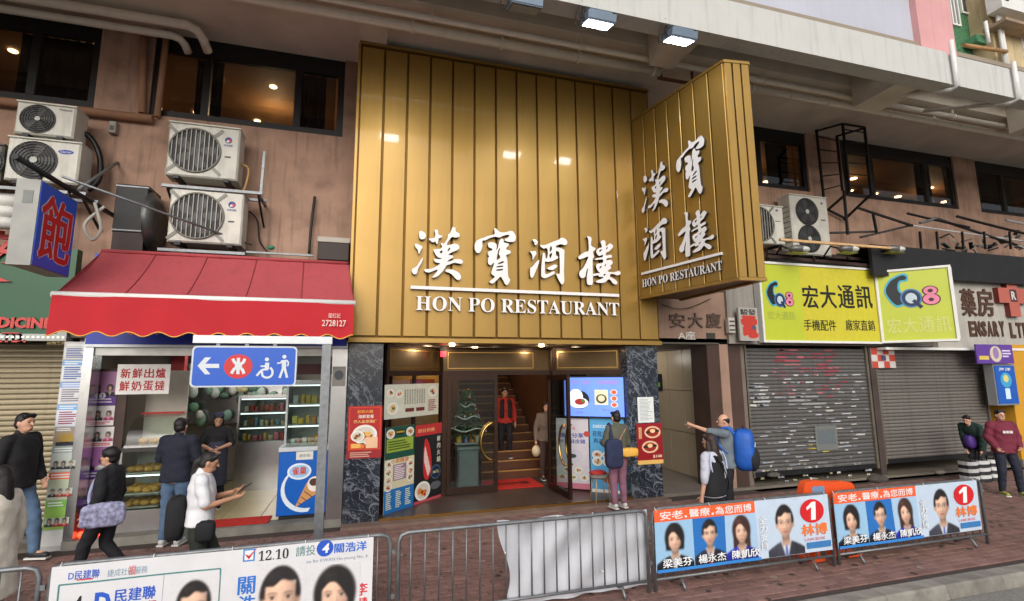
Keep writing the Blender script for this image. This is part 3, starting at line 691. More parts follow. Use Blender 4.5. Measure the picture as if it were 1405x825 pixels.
# ================================================================== FLOODLIGHTS
fl_white = M('flood_lit', (240, 246, 255), .5, emit=60, var=0); fl_off = M('flood_unlit', (150, 156, 160), .3, var=.05); fl_case = M('flood_case', (126, 142, 160), .45, .4, .08, 5, dirt=.2)
def flood(label, x, y, z, lit):
    t = thing('floodlight', label, 'floodlight', (x, y, z), 'floodlights under the overhang')
    tilt = R(74); d = Vector((0, math.cos(tilt), -math.sin(tilt))); 
    f = Fr(Vector((x, y, z))-Vector((.23, 0, 0)), (1, 0, 0), Vector((0, -math.sin(tilt), -math.cos(tilt))), .46, .26)   # face looks down towards the sign
    if f.N.y < 0: f = Fr(Vector((x, y, z))+Vector((.23, 0, 0)), (-1, 0, 0), Vector((0, -math.sin(tilt), -math.cos(tilt))), .46, .26)
    mb = MB(fl_case); mb.bbox(f, 0, .46, -.03, .29, -.11, 0, .0); mb.bbox(f, .05, .41, .03, .24, -.15, -.11, .0); mb.bbox(f, 0, .46, -.02, .28, 0, .02, .004); mb.build('housing', t)
    MB(fl_white if lit else fl_off).fbox(f, .03, .43, .02, .24, .0205, .026).build('lens', t)
    c = f.pt(.23, .13, -.06); mb = MB(blk); mb.beam(c+Vector((-.25, 0, -.02)), c+Vector((-.25, -.05, .2)), .03, .012); mb.beam(c+Vector((.25, 0, -.02)), c+Vector((.25, -.05, .2)), .03, .012); mb.beam(c+Vector((-.25, -.05, .2)), c+Vector((.25, -.05, .2)), .012, .03)
    mb.beam(c+Vector((0, -.05, .2)), (c.x, c.y-.05, 7.852), .03, .03); mb.build('bracket', t)
    MB(blk).tube(crom([c+Vector((-.2, -.05, 0)), c+Vector((-.33, .05, -.14)), c+Vector((-.36, .0, .0)), c+Vector((-.3, -.06, .2)), (c.x-.25, c.y-.05, 7.86)], 5, False), .009, 6).build('cable', t)
    return t
for nm, px0, py0, lit in (('unlit grey floodlight under the overhang, left of the two lit ones', 716, 16, False), ('lit grey floodlight in the middle of the row under the overhang', 815, 37, True), ('lit grey floodlight nearest the projecting gold sign', 925, 59, True), ('lit grey floodlight above the left end of the gold sign', 560, -22, True)):
    p = PY(px0, py0, 6.45); flood(nm, p.x, 6.45, p.z, lit)
mb = thing('ceiling_bracket', 'rusty angle bracket hanging under the soffit behind the projecting sign', 'bracket', (5.7, 7.9, 8.2))
m_ = MB(M('rust', (120, 80, 56), .85, .2, .3, 10)); a = PZ(910, 100, 8.25); m_.box(a.x-.03, a.x+.9, a.y+.12, a.y+.17, 8.2, 8.25); m_.box(a.x+.02, a.x+.06, a.y+.12, a.y+.16, 8.25, SZ-.004); m_.box(a.x+.75, a.x+.79, a.y+.12, a.y+.16, 8.25, SZ-.004); m_.build('angle_frame', mb)

# ================================================================== PRINT HELPERS
WH, BK, RED, BLU, YEL, GRN, ORG, PUR = (232, 232, 230), (24, 24, 28), (196, 30, 34), (26, 84, 190), (236, 196, 40), (40, 120, 60), (232, 104, 52), (104, 58, 132)
def food(mb, fr, u, v, r, d, seed=0):
    rnd = random.Random(seed); mb.oval(fr, u, v, r, r*.8, d, P((236, 232, 222))); mb.oval(fr, u, v, r*.8, r*.62, d+.0006, P((214, 206, 190)))
    for i in range(9):
        a = rnd.uniform(0, 6.28); q = rnd.uniform(0, .5)*r; c = rnd.choice([(190, 60, 36), (214, 130, 50), (120, 66, 34), (230, 180, 90), (84, 130, 50), (160, 40, 30)])
        mb.oval(fr, u+q*math.cos(a), v+q*.7*math.sin(a), r*rnd.uniform(.14, .3), r*rnd.uniform(.1, .22), d+.001+.0003*i, P(c), 10)
def lines(mb, fr, u0, v0, u1, v1, n, d, col, seed=1, h=.5):
    rnd = random.Random(seed); st = (v1-v0)/n
    for i in range(n): mb.rect(fr, u0, v0+st*i+st*(1-h)/2, u0+(u1-u0)*rnd.uniform(.6, 1), v0+st*i+st*(1+h)/2, d, P(col))
def sm(e0, e1, x): 
    t = np.clip((x-e0)/(e1-e0), 0, 1); return t*t*(3-2*t)
def raster_mat():
    if 'printed_photo' in MATS: return MATS['printed_photo']
    m = bpy.data.materials.new('printed_photo'); m.use_nodes = True; b = m.node_tree.nodes['Principled BSDF']; a = m.node_tree.nodes.new('ShaderNodeVertexColor'); a.layer_name = 'Col'
    m.node_tree.links.new(a.outputs[0], b.inputs['Base Color']); b.inputs['Roughness'].default_value = .45; MATS['printed_photo'] = m; return m
def portrait_image(nx, ny, top, sex, suit, shirt, tie, hair, skin, specs, long, bg, seed):
    """a printed head-and-shoulders photograph, painted into an array (x 0..1, y 0..top)"""
    rr = np.random.RandomState(seed); x, y = np.meshgrid(np.linspace(0, 1, nx), np.linspace(0, top, ny)); A = lambda c: np.array(c, float)/255
    img = np.ones((ny, nx, 3))*A(bg); e = .018
    def put(mask, col):
        nonlocal img
        c = col if getattr(col, 'ndim', 1) == 3 else A(col); img = img*(1-mask[..., None])+c*mask[..., None]
    ell = lambda cx, cy, rx, ry: 1-np.sqrt(((x-cx)/rx)**2+((y-cy)/ry)**2)
    s_ = lambda f, k=.1: sm(-k, k, f); dx = np.abs(x-.5); fwd = sex == 'f'
    hc = A(hair); hsh = .8+.5*np.exp(-((x-.42)/.08)**2-((y-1.0)/.06)**2)+.25*np.sin(60*(x-.5)+8*y)*.3; hcol = np.clip(hc[None, None]*hsh[..., None]+.02, 0, 1)
    if fwd: bt = .36 if long else .55; put(s_(np.minimum(ell(.5, .8, .255, .33), (y-bt)/.2), .1)*1.0, hcol); put(s_((.235-dx)/.2, .08)*s_((y-bt)/.1, .3)*s_((.85-y)/.2, .1), hcol)
    # suit with lapels
    yl = .435-np.clip(dx-.1, 0, 1)**1.35*.62; su = A(suit); sh = .75+.55*sm(.0, .5, y)*np.exp(-((x-.3)/.3)**2)-.25*np.exp(-((dx-.2-.35*(.4-y))/.012)**2)
    put(s_((yl-y)/.1, .2), np.clip(su[None, None]*sh[..., None]+.01, 0, 1))
    vw = .01+.36*np.clip(y-.03, 0, 1)**1.25; put(s_((vw-dx)/.1, .15)*s_((.47-y)/.1, .1), np.clip(A(shirt)[None, None]*(.82+.25*sm(.05, .45, y)*(1-sm(0, .14, dx)))[..., None], 0, 1))
    if tie: put(s_((.022+.06*np.clip(.38-y, 0, .3)-dx)/.1, .1)*s_((.37-y)/.1, .1), tie)
    sk = A(skin)
    put(s_((.085+.03*np.clip(.5-y, 0, 1)-dx)/.1, .12)*s_((y-.36)/.1, .25)*s_((.62-y)/.1, .2), np.clip(sk[None, None]*(.58+.25*sm(.52, .38, y))[..., None], 0, 1))
    for s in (-1, 1): put(s_(ell(.5+s*.186, .735, .028, .058), .3), sk*255*.78)
    # face with modelled shading
    jaw = 1-.30*sm(.74, .50, y)-.05*sm(.9, 1.02, y); fx, fy_ = (x-.5)/(.187*jaw), (y-.755)/.262; fm = s_(1-np.sqrt(fx**2+fy_**2), .06)
    nz = np.sqrt(np.clip(1-.8*(fx**2+fy_**2), .05, 1)); lam = .62+.42*np.clip(-.32*fx+.28*fy_+.86*nz, 0, 1)
    g = lambda cx, cy, a, b: np.exp(-((x-cx)/a)**2-((y-cy)/b)**2)
    lam = lam-.10*(g(.415, .775, .05, .03)+g(.585, .775, .05, .03))+.10*g(.495, .73, .014, .06)+.05*g(.5, .90, .09, .05)-.10*g(.53, .70, .014, .045)-.14*g(.5, .655, .035, .012)+.05*g(.41, .69, .04, .03)+.03*g(.59, .69, .04, .03)-.06*g(.5, .565, .04, .01)-.06*(g(.425, .64, .012, .03)+g(.575, .64, .012, .03))
    fc = sk[None, None]*lam[..., None]; bl = (g(.41, .67, .045, .03)+g(.59, .67, .045, .03))[..., None]; fc = fc*(1-bl*np.array([0, .08, .07])); put(fm, np.clip(fc, 0, 1))
    for s in (-1, 1):
        cx = .5+s*.083; put(s_(ell(cx, .765, .034, .012), .3)*.6, (228, 220, 214)); put(s_(ell(cx, .766, .0145, .0150), .3), (34, 26, 24)); put(np.exp(-((y-.779-.006*np.cos((x-cx)*40))/.006)**2)*(np.abs(x-cx) < .040)*.6, (60, 42, 38))
        put(np.exp(-((y-.818+.5*(x-cx-s*.005)**2*8)/.0085)**2)*sm(.058, .04, np.abs(x-cx))*.55, tuple(int(v*.9+16) for v in hair)); put(g(.5+s*.022, .66, .008, .006)*.6, (96, 54, 46))
    put(s_(ell(.5, .604, .066, .018), .3)*.75, (178, 92, 86)); put(np.exp(-((y-.607-.35*(x-.5)**2*2)/.005)**2)*sm(.07, .05, dx)*.7, (236, 226, 218) if fwd else (120, 56, 52))
    hl = .915+.035*np.cos((x-.56)*14)+.012*np.sin(40*x) if not fwd else .93-.9*np.clip(np.abs(x-.46)-.02, 0, 1)**1.5*3.2
    cap = s_(ell(.5, .80, .213, .30) if not fwd else ell(.5, .80, .232, .30), .05)
    side = sm(.148, .17, dx)*s_((y-(.76 if not fwd else bt+.05))/.1, .3)
    put(cap*np.maximum(s_((y-hl)/.1, .12), side), hcol)
    if specs:
        for s in (-1, 1):
            r = np.maximum(np.abs(x-.5-s*.085)/.062, np.abs(y-.762)/.042); put(np.exp(-((r-1)/.10)**2)*.45, (56, 56, 62))
        put((np.abs(y-.772) < .006)*(dx < .026)*.45, (56, 56, 62))
    p_ = np.pad(img, ((1, 1), (1, 1), (0, 0)), 'edge'); img = (4*img+2*(p_[:-2, 1:-1]+p_[2:, 1:-1]+p_[1:-1, :-2]+p_[1:-1, 2:])+p_[:-2, :-2]+p_[2:, 2:]+p_[:-2, 2:]+p_[2:, :-2])/16
    img += rr.normal(0, .012, img.shape[:2])[..., None]
    return np.clip(img, 0, 1)
def portrait(mb, fr, u0, v0, w, d, sex='m', suit=(40, 42, 50), shirt=(238, 238, 240), tie=None, hair=(30, 26, 28), skin=(232, 190, 164), specs=False, long=False, vmin=None, bg=(214, 212, 214), top=1.14, res=64, crop=None):
    if not hasattr(mb, 'ras'): mb.ras = []
    res = int(max(14, min(res*(1.5 if crop else 1), w/.0085))); nx = res; ny = max(4, int(res*top)); img = portrait_image(nx, ny, top, sex, suit, shirt, tie, hair, skin, specs, long, bg, int(abs(u0*977+v0*131)*10) % 9999)
    if crop:
        i0, i1 = int(crop[0]*(nx-1)), int(math.ceil(crop[1]*(nx-1)))+1; img = img[:, i0:i1]; u0 = u0+w*i0/(nx-1); w2 = w*(i1-1-i0)/(nx-1)
    else: w2 = w
    mb.ras.append((fr, u0, v0, w2, w*top, d, img, vmin))
def sheet(name, label, fr, draw=None, base=WH, cat='poster', group=None, thick=.004, rough=.4, emit=0):
    """a poster or flat sign: backing sheet with its print"""
    c = fr.pt(fr.w/2, 0, 0); t = thing(name, label, cat, tuple(c), group)
    MB(P(base, rough, emit)).fbox(fr, 0, fr.w, 0, fr.h, 0, thick).build('sheet', t)
    if draw:
        mb = MB(P(BK)); draw(mb, fr, thick+.0015); mb.build('print', t)
    return t
def ftext(mb, f, s, x0, y0, x1, y1, d, col, bold=.02, **k):
    u0, v0, u1, v1 = f.bb(x0, y0, x1, y1); mb.text(f, s, u0, v0, u1, v1, d, P(col, **({'emit': k.pop('emit')} if 'emit' in k else {})), bold, **k)

# ================================================================== RESTAURANT ENTRANCE
PIL = 8.86
for nm, x0, x1 in (('left', -.245, .32), ('right', 4.92, 5.60)):
    t = thing('marble_pillar', 'black white-veined marble pillar %s of the restaurant entrance' % nm, 'pillar', ((x0+x1)/2, PIL, 0), 'marble entrance pillars')
    f = fw(x0, x1, 0, 2.93, PIL)
    MB(marb).bbox(f, 0, f.w, .0, 1.45, -.4, 0, .003).build('marble_slab', t); MB(marb).bbox(f, 0, f.w, 1.454, 2.925, -.4, 0, .003).build('marble_slab', t)
step = thing('entrance_step', 'low dark tiled step across the restaurant entrance with a brass edge', 'step', (2.6, PIL, 0))
tile = M('dark_floor_tile', (74, 60, 54), .35, 0, .15, 3, dirt=.3, dscale=2)
MB(M('step_stone', (120, 98, 88), .7, 0, .2, 4, dirt=.4)).box(-.26, 5.61, 8.62, 9.3, 0.0, .058).build('outer_step', step)
MB(tile).box(.325, 4.915, PIL-.02, 16, .06, .1).build('floor', step); MB(brass).box(.325, 4.915, PIL-.05, PIL-.022, .06, .104).build('edge_strip', step)
L0, L1, R0_, R1_ = Vector((.38, 9.03, .1)), Vector((1.51, 10.06, .1)), Vector((3.80, 9.96, .1)), Vector((4.95, 9.08, .1))
fL = Fr(L0, L1-L0, (0, 0, 1), (L1-L0).length, 2.83); fR = Fr(R0_, R1_-R0_, (0, 0, 1), (R1_-R0_).length, 2.83); fD = fw(1.51, 3.8, .1, 2.93, 10.05)
def screen(name, label, f, panes, tz=2.28):
    t = thing(name, label, 'shopfront', tuple(f.pt(f.w/2, 0, 0)))
    fm = MB(M('bronze_frame', (58, 40, 32), .35, .6, .1))
    for v0, v1 in ((0, .06), (tz, tz+.09), (f.h-.04, f.h)): fm.fbox(f, 0, f.w, v0, v1, -.04, .02)
    for u in panes: fm.fbox(f, u-.03, u+.03, .06, tz, -.035, .018)
    for u in (0.03, f.w-.03): fm.fbox(f, u-.03, u+.03, .06, f.h-.04, -.04, .019)
    fm.build('frame', t)
    us = [.06]+[u for u in panes]+[f.w-.06]
    for i in range(len(us)-1): MB(CLEAR).fbox(f, us[i]+(.03 if i else 0), us[i+1]-(.03 if i < len(us)-2 else 0), .06, tz, -.01, -.002).build('pane', t)
    tr = MB(M('transom_panel', (96, 74, 40), .3, .4, .15, 2)); tr.fbox(f, .06, f.w-.06, tz+.09, f.h-.04, -.03, -.02); o = tr.build('transom', t)
    g = MB(brass)
    for a in ((.1, f.w-.1, tz+.13, tz+.145), (.1, f.w-.1, f.h-.095, f.h-.08), (.1, .115, tz+.145, f.h-.095), (f.w-.115, f.w-.1, tz+.145, f.h-.095)): g.fbox(f, *a, -.019, -.012)
    g.build('transom_trim', t); return t
screen('display_window', 'glazed splayed side window with menu posters left of the restaurant doors', fL, [.72])
screen('display_window', 'glazed splayed side window behind the menu screen right of the doors', fR, [.75])
# transom and door frame at the back of the recess
t = thing('door_frame', 'dark bronze door frame and transom around the restaurant doors', 'door frame', (2.65, 10.05, .1))
fm = MB(MATS['bronze_frame']); fm.fbox(fD, 0, fD.w, 2.28, 2.37, -.05, .02); fm.fbox(fD, .0, .08, 0, 2.28, -.05, .019); fm.fbox(fD, fD.w-.08, fD.w, 0, 2.28, -.05, .019); fm.fbox(fD, 0, fD.w, 2.79, 2.83, -.05, .02); fm.build('frame', t)
MB(MATS['transom_panel']).fbox(fD, 0, fD.w, 2.37, 2.79, -.03, -.02).build('transom', t)
g = MB(brass)
for a in ((.1, 1.9, 2.41, 2.425), (.1, 1.9, 2.725, 2.74), (.1, .115, 2.425, 2.725), (1.885, 1.9, 2.425, 2.725)): g.fbox(fD, *a, -.019, -.012)
g.build('transom_trim', t)
def door(label, f, hs_):
    t = thing('glass_door', label, 'door', tuple(f.pt(f.w/2, 0, 0)), 'glass restaurant doors')
    fm = MB(MATS['bronze_frame']); fm.fbox(f, 0, f.w, .02, .14, -.03, .03); fm.fbox(f, 0, f.w, f.h-.1, f.h, -.03, .03); fm.fbox(f, 0, .07, .14, f.h-.1, -.029, .029); fm.fbox(f, f.w-.07, f.w, .14, f.h-.1, -.029, .029); fm.build('frame', t)
    MB(CLEAR).fbox(f, .07, f.w-.07, .14, f.h-.1, -.004, .004).build('pane', t)
    b = MB(brass); uc = f.w-.09 if hs_ > 0 else .09; dirn = -1 if hs_ > 0 else 1
    for dd in (.07, -.07):
        pts = [f.pt(uc+dirn*.26*math.sin(math.pi*i/14), .98+.36*math.cos(math.pi*i/14), dd) for i in range(15)]
        o = MB(brass).tube(pts, .022, 10); 
        for q in (0, 14):
            e = pts[q]; o.cyl(e, e-f.N*dd*.5, .02, n=8)
        o.build('handle', t)
    return t
door('closed glass restaurant door with half-round brass handle, in front of the small Christmas tree', fw(1.6, 2.62, .1, 2.38, 10.03), 1)
dh = Vector((3.70, 9.98, .1)); de = Vector((3.72, 8.93, .1)); fo = Fr(dh, de-dh, (0, 0, 1), (de-dh).length, 2.27)
door('glass restaurant door standing open towards the street with half-round brass handle', fo, 1)
# hall, stairs
hall = thing('stair_hall', 'dim brown hall with stairs behind the restaurant doors', 'hall', (2.9, 12, .1))
hw_ = M('hall_wall', (92, 56, 34), .4, 0, .25, 2)
for a in ((.45, .55, 10.1, 16.2, .1, 2.98), (5.5, 5.6, 10.1, 16.2, .1, 2.98), (1.9, 2.06, 11.3, 16.2, .1, 2.98), (4.15, 4.3, 11.3, 16.2, .1, 2.98)): MB(hw_).box(*a).build('wall', hall)
stm = M('stair_stone', (86, 54, 38), .35, 0, .2, 3); nosm = M('stair_nosing', (176, 132, 76), .4, .2, .1)
for i in range(14):
    y0 = 11.2+.28*i; z1 = .1+.17*(i+1)
    o = MB(stm).box(2.07, 4.14, y0, y0+.6, z1-.17, z1).build('step', hall); n = MB(nosm).box(2.1, 4.1, y0-.006, y0+.03, z1-.02, z1+.006).build('nosing', None); n.parent = o; n.location = -hall.location
MB(M('lit_back_panel', (190, 146, 92), .5, 0, .2, 2)).box(.56, 1.89, 11.5, 11.6, .1, 2.97).build('back_panel', hall)
for x, y, e in ((2.3, 10.7, 18), (3.3, 12.9, 8), (1.3, 10.85, 18), (4.6, 10.6, 7)):
    o = MB(lampm).cyl((x, y, 2.955), (x, y, 2.98), .06, n=12).build('ceiling_lamp', hall)
    l = bpy.data.lights.new('hall_lamp', 'POINT'); l.energy = e; l.color = (1, .74, .45); l.shadow_soft_size = .08
    o = bpy.data.objects.new('hall_lamp', l); COL.objects.link(o); o.location = (x, y, 2.85)
x, y = 2.6, 9.5
for x in (1.6, 3.4):
    l = bpy.data.lights.new('porch_lamp', 'POINT'); l.energy = 5; l.color = (1, .8, .55); l.shadow_soft_size = .06; o = bpy.data.objects.new('porch_lamp', l); COL.objects.link(o); o.location = (x, 9.5, 2.85)
    MB(lampm).cyl((x, 9.5, 2.935), (x, 9.5, 2.955), .05, n=12).build('porch_lamp', hall)
MB(M('porch_ceiling', (96, 78, 56), .5, .2, .1)).box(.325, 4.915, 8.9, 10.1, 2.945, 2.98).build('porch_ceiling', hall)
a = PZ(687, 668, .12); b = PZ(745, 650, .12)
mt = thing('door_mat', 'red welcome mat at the foot of the restaurant stairs', 'mat', (3.1, 10.6, .1))
matred = M('red_mat', (190, 36, 26), .9, 0, .15, 20, bump=.4, bscale=200)
fm_ = Fr((2.45, 10.2, .104), (1, 0, 0), (0, .85, .0), 1.2, .85); m_ = MB(matred); m_.fbox(fm_, 0, 1.2, 0, .85, 0, .014); m_.build('carpet', mt)
m_ = MB(P((90, 16, 14))); m_.text(fm_, '歡迎光臨', .2, .3, 1.0, .56, .0165, P((90, 16, 14)), .03); m_.build('print', mt)
# little red exit light
p = PY(608, 486, 9.75); e_ = thing('exit_light', 'small red glowing light box under the gold sign above the doors', 'light', (p.x, p.y, p.z)); MB(P((255, 40, 60), .5, 3)).box(p.x-.05, p.x+.05, p.y-.02, p.y+.02, p.z-.05, p.z+.05).build('light_box', e_); MB(blk).box(p.x-.055, p.x+.055, p.y+.02, p.y+.03, p.z-.055, p.z+.3).build('bracket', e_)
# posters on the left splay
def fsub(f, x0, y0, x1, y1, d=.022): 
    u0, v0, u1, v1 = f.bb(x0, y0, x1, y1); return f.sub(u0, v0, u1, v1, d)
def dr1(mb, f, d):
    food(mb, f, f.w*.14, f.h*.3, f.w*.09, d, 3); food(mb, f, f.w*.1, f.h*.75, f.w*.06, d, 4); food(mb, f, f.w*.25, f.h*.72, f.w*.06, d, 5)
    for i in range(9): mb.text(f, random.Random(i).choice(['點心精選', '蒸鳳爪皇', '蝦餃燒賣', '叉燒腸粉']), f.w*(.34+.045*i), f.h*.38, f.w*(.365+.045*i), f.h*.86, d, P((60, 50, 46)), .0)
    for i in range(2): mb.rect(f, f.w*(.36+.2*i), f.h*.16, f.w*(.52+.2*i), f.h*.27, d, P((110, 50, 40)))
    food(mb, f, f.w*.88, f.h*.75, f.w*.09, d, 9); lines(mb, f, f.w*.79, f.h*.12, f.w*.97, f.h*.5, 6, d, (150, 60, 50))
sheet('menu_poster', 'cream dim sum menu poster at the top of the left entrance window', fsub(fL, 526, 527, 600, 572), dr1, (206, 206, 190))
def dr2(mb, f, d):
    mb.rect(f, 0, f.h*.62, f.w, f.h, d, P((24, 78, 62))); mb.rect(f, 0, 0, f.w, f.h*.27, d, P((30, 112, 180))); mb.rect(f, 0, f.h*.27, f.w, f.h*.62, d, P((214, 206, 170)))
    mb.rect(f, f.w*.05, f.h*.7, f.w*.95, f.h*.86, d+.001, P((150, 170, 60))); food(mb, f, f.w*.17, f.h*.92, f.w*.14, d+.001, 1); food(mb, f, f.w*.83, f.h*.92, f.w*.14, d+.001, 2)
    mb.oval(f, f.w*.5, f.h*.93, f.w*.18, f.h*.03, d+.001, P((20, 30, 30))); mb.text(f, '精選晚飯', f.w*.36, f.h*.92, f.w*.64, f.h*.945, d+.002, P(YEL), .01)
    mb.text(f, '小菜精選', f.w*.2, f.h*.565, f.w*.8, f.h*.615, d+.001, P((200, 110, 40)), .02); mb.rect(f, f.w*.28, f.h*.36, f.w*.72, f.h*.55, d+.001, P((150, 120, 150)))
    for i, (a, b) in enumerate(((.13, .56), (.13, .47), (.13, .38), (.87, .53), (.87, .44), (.87, .36), (.13, .3))): food(mb, f, f.w*a, f.h*b, f.w*.12, d+.001, 20+i)
    for i in range(3): lines(mb, f, f.w*(.06+.32*i), f.h*.04, f.w*(.26+.32*i), f.h*.24, 9, d+.001, (220, 224, 190), i)
    lines(mb, f, f.w*.32, f.h*.37, f.w*.68, f.h*.54, 8, d+.002, (236, 224, 214), 5); lines(mb, f, f.w*.1, f.h*.72, f.w*.9, f.h*.84, 4, d+.002, (60, 90, 30), 6)
sheet('menu_poster', 'tall green and blue dinner menu poster low in the left entrance window', fsub(fL, 526, 585, 566.5, 700), dr2, (220, 220, 206))
def dr3(mb, f, d):
    mb.rect(f, 0, f.h*.86, f.w, f.h, d, P((190, 52, 52))); mb.rect(f, 0, 0, f.w, f.h*.06, d, P((196, 76, 84))); mb.text(f, '即日供應', f.w*.1, f.h*.9, f.w*.72, f.h*.95, d+.001, P((236, 180, 120)), .01)
    mb.flat(f, [tuple(p) for p in crom([(f.w*.4, f.h*.82), (f.w*.55, f.h*.7), (f.w*.62, f.h*.45), (f.w*.5, f.h*.3), (f.w*.34, f.h*.34), (f.w*.3, f.h*.55), (f.w*.33, f.h*.74)], 4)], d, P((196, 44, 42)))
    for i in range(5): mb.flat(f, [tuple(p) for p in crom([(f.w*(.36+.04*i), f.h*(.72-.06*i)), (f.w*(.41+.04*i), f.h*(.66-.06*i)), (f.w*(.36+.03*i), f.h*(.5-.04*i)), (f.w*(.33+.03*i), f.h*(.58-.05*i))], 3)], d+.001+.0002*i, P((226, 200, 190)))
    for i, ch in enumerate('鮮肉火鍋'): mb.text(f, ch, f.w*.82, f.h*(.76-.09*i), f.w*.95, f.h*(.83-.09*i), d, P((220, 214, 190)), .02)
    mb.oval(f, f.w*.78, f.h*.37, f.w*.19, f.h*.09, d, P((90, 110, 130))); mb.oval(f, f.w*.78, f.h*.37, f.w*.17, f.h*.08, d+.001, P((22, 40, 70))); mb.text(f, '38元', f.w*.66, f.h*.35, f.w*.9, f.h*.39, d+.002, P((220, 210, 140)), .01)
    food(mb, f, f.w*.3, f.h*.17, f.w*.28, d, 31); mb.oval(f, f.w*.78, f.h*.2, f.w*.2, f.h*.05, d, P((90, 96, 100)))
sheet('menu_poster', 'dark poster with a slab of red meat in the left entrance window', fsub(fL, 567.5, 582, 604, 690), dr3, (34, 34, 36))
def dr4(mb, f, d):
    mb.rect(f, f.w*.04, f.h*.16, f.w*.96, f.h*.98, d, P((216, 66, 34))); mb.rect(f, f.w*.07, f.h*.18, f.w*.93, f.h*.96, d+.001, P((178, 26, 26)))
    mb.text(f, '自助火鍋', f.w*.28, f.h*.86, f.w*.72, f.h*.92, d+.002, P((236, 180, 60)), .01); mb.text(f, '海鮮套餐', f.w*.3, f.h*.76, f.w*.75, f.h*.83, d+.002, P((236, 226, 210)), .02); mb.text(f, '四人盆菜預訂', f.w*.18, f.h*.67, f.w*.84, f.h*.73, d+.002, P((236, 200, 120)), .01)
    food(mb, f, f.w*.5, f.h*.45, f.w*.36, d+.002, 41); food(mb, f, f.w*.3, f.h*.42, f.w*.2, d+.006, 42); mb.rect(f, f.w*.1, f.h*.19, f.w*.5, f.h*.29, d+.002, P((224, 120, 40))); mb.rect(f, f.w*.54, f.h*.19, f.w*.88, f.h*.4, d+.011, P((232, 190, 150)))
    lines(mb, f, f.w*.1, f.h*.02, f.w*.9, f.h*.13, 3, d, (200, 160, 140), 4); lines(mb, f, f.w*.13, f.h*.2, f.w*.46, f.h*.28, 4, d+.003, (250, 220, 120), 3)
sheet('food_poster', 'red and orange hotpot poster on the left marble pillar', fy(476.5, 557, 524, 629, PIL-.006), dr4, (150, 24, 30))
def dr5(mb, f, d): lines(mb, f, f.w*.12, f.h*.08, f.w*.9, f.h*.93, 16, d, (150, 156, 160), 8, .35)
sheet('notice', 'white typed notice sheet on the right marble pillar', fy(875, 545, 897, 580, PIL-.006), dr5, (220, 224, 222), 'notice')
def dr6(mb, f, d):
    for q in ((.62, .78), (.5, .42)):
        mb.oval(f, f.w*q[0], f.h*q[1], f.w*.32, f.h*.15, d, P((226, 190, 150))); mb.oval(f, f.w*q[0], f.h*q[1], f.w*.24, f.h*.11, d+.001, P((150, 30, 30))); mb.line(f, (f.w*(q[0]-.26), f.h*q[1]), (f.w*(q[0]+.26), f.h*(q[1]+.03)), f.w*.07, d+.002, P((40, 24, 24))); mb.oval(f, f.w*q[0], f.h*(q[1]+.03), f.w*.1, f.h*.05, d+.003, P((236, 200, 150)))
    mb.rect(f, 0, 0, f.w, f.h*.1, d, P((226, 180, 100))); mb.text(f, '$108', f.w*.6, f.h*.14, f.w*.95, f.h*.22, d, P((240, 220, 190)), .01); mb.text(f, '蘿蔔糕', f.w*.08, f.h*.62, f.w*.2, f.h*.92, d, P((236, 200, 140)), .01)
sheet('food_poster', 'dark red gift box poster on the right marble pillar', fy(874, 581, 909, 637, PIL-.0065), dr6, (146, 20, 32))
# menu screen and posters on the right splay
def dr7(mb, f, d):
    E = .9
    mb.text(f, '巧手小菜', f.w*.05, f.h*.82, f.w*.44, f.h*.93, d, P((170, 110, 190), .5, .6), .0); mb.text(f, '粉麵飯類', f.w*.56, f.h*.82, f.w*.9, f.h*.93, d, P((170, 110, 190), .5, .6), .0)
    mb.oval(f, f.w*.26, f.h*.42, f.w*.17, f.h*.24, d, P((22, 26, 40))); mb.oval(f, f.w*.2, f.h*.5, f.w*.12, f.h*.2, d+.001, P((226, 230, 236), .5, .7)); mb.oval(f, f.w*.25, f.h*.34, f.w*.16, f.h*.14, d+.002, P((220, 220, 226), .5, .7)); mb.oval(f, f.w*.27, f.h*.37, f.w*.09, f.h*.08, d+.003, P((150, 40, 36), .5, .6)); mb.oval(f, f.w*.32, f.h*.4, f.w*.03, f.h*.04, d+.004, P((60, 120, 50), .5, .6))
    mb.rect(f, f.w*.52, f.h*.3, f.w*.74, f.h*.68, d, P((216, 206, 170), .5, .6)); mb.oval(f, f.w*.63, f.h*.45, f.w*.09, f.h*.12, d+.001, P((60, 60, 56), .5, .4)); mb.oval(f, f.w*.63, f.h*.46, f.w*.06, f.h*.08, d+.002, P((200, 190, 160), .5, .6))
    for i in range(3): mb.oval(f, f.w*.84, f.h*(.62-.16*i), f.w*.06, f.h*.07, d, P((206, 196, 190), .5, .5)); mb.oval(f, f.w*.84, f.h*(.62-.16*i), f.w*.04, f.h*.05, d+.001, P((190, 90, 50), .5, .5))
    mb.text(f, '$58', f.w*.2, f.h*.06, f.w*.32, f.h*.12, d, P((120, 90, 170), .5, .5), 0); mb.text(f, '$62', f.w*.64, f.h*.14, f.w*.76, f.h*.2, d, P((120, 90, 170), .5, .5), 0)
f = fsub(fR, 776, 518, 857, 571, .06); f = Fr(f.O, f.U, f.V, f.w, f.h)
t = sheet('menu_screen', 'glowing blue menu display screen in the right entrance window', f, dr7, (96, 130, 230), 'screen', thick=.03, emit=1.0)
mb = MB(blk)
for a in ((-.03, f.w+.03, -.03, 0), (-.03, f.w+.03, f.h, f.h+.03), (-.03, 0, 0, f.h), (f.w, f.w+.03, 0, f.h)): mb.fbox(f, *a, -.02, .034)
mb.build('bezel', t)
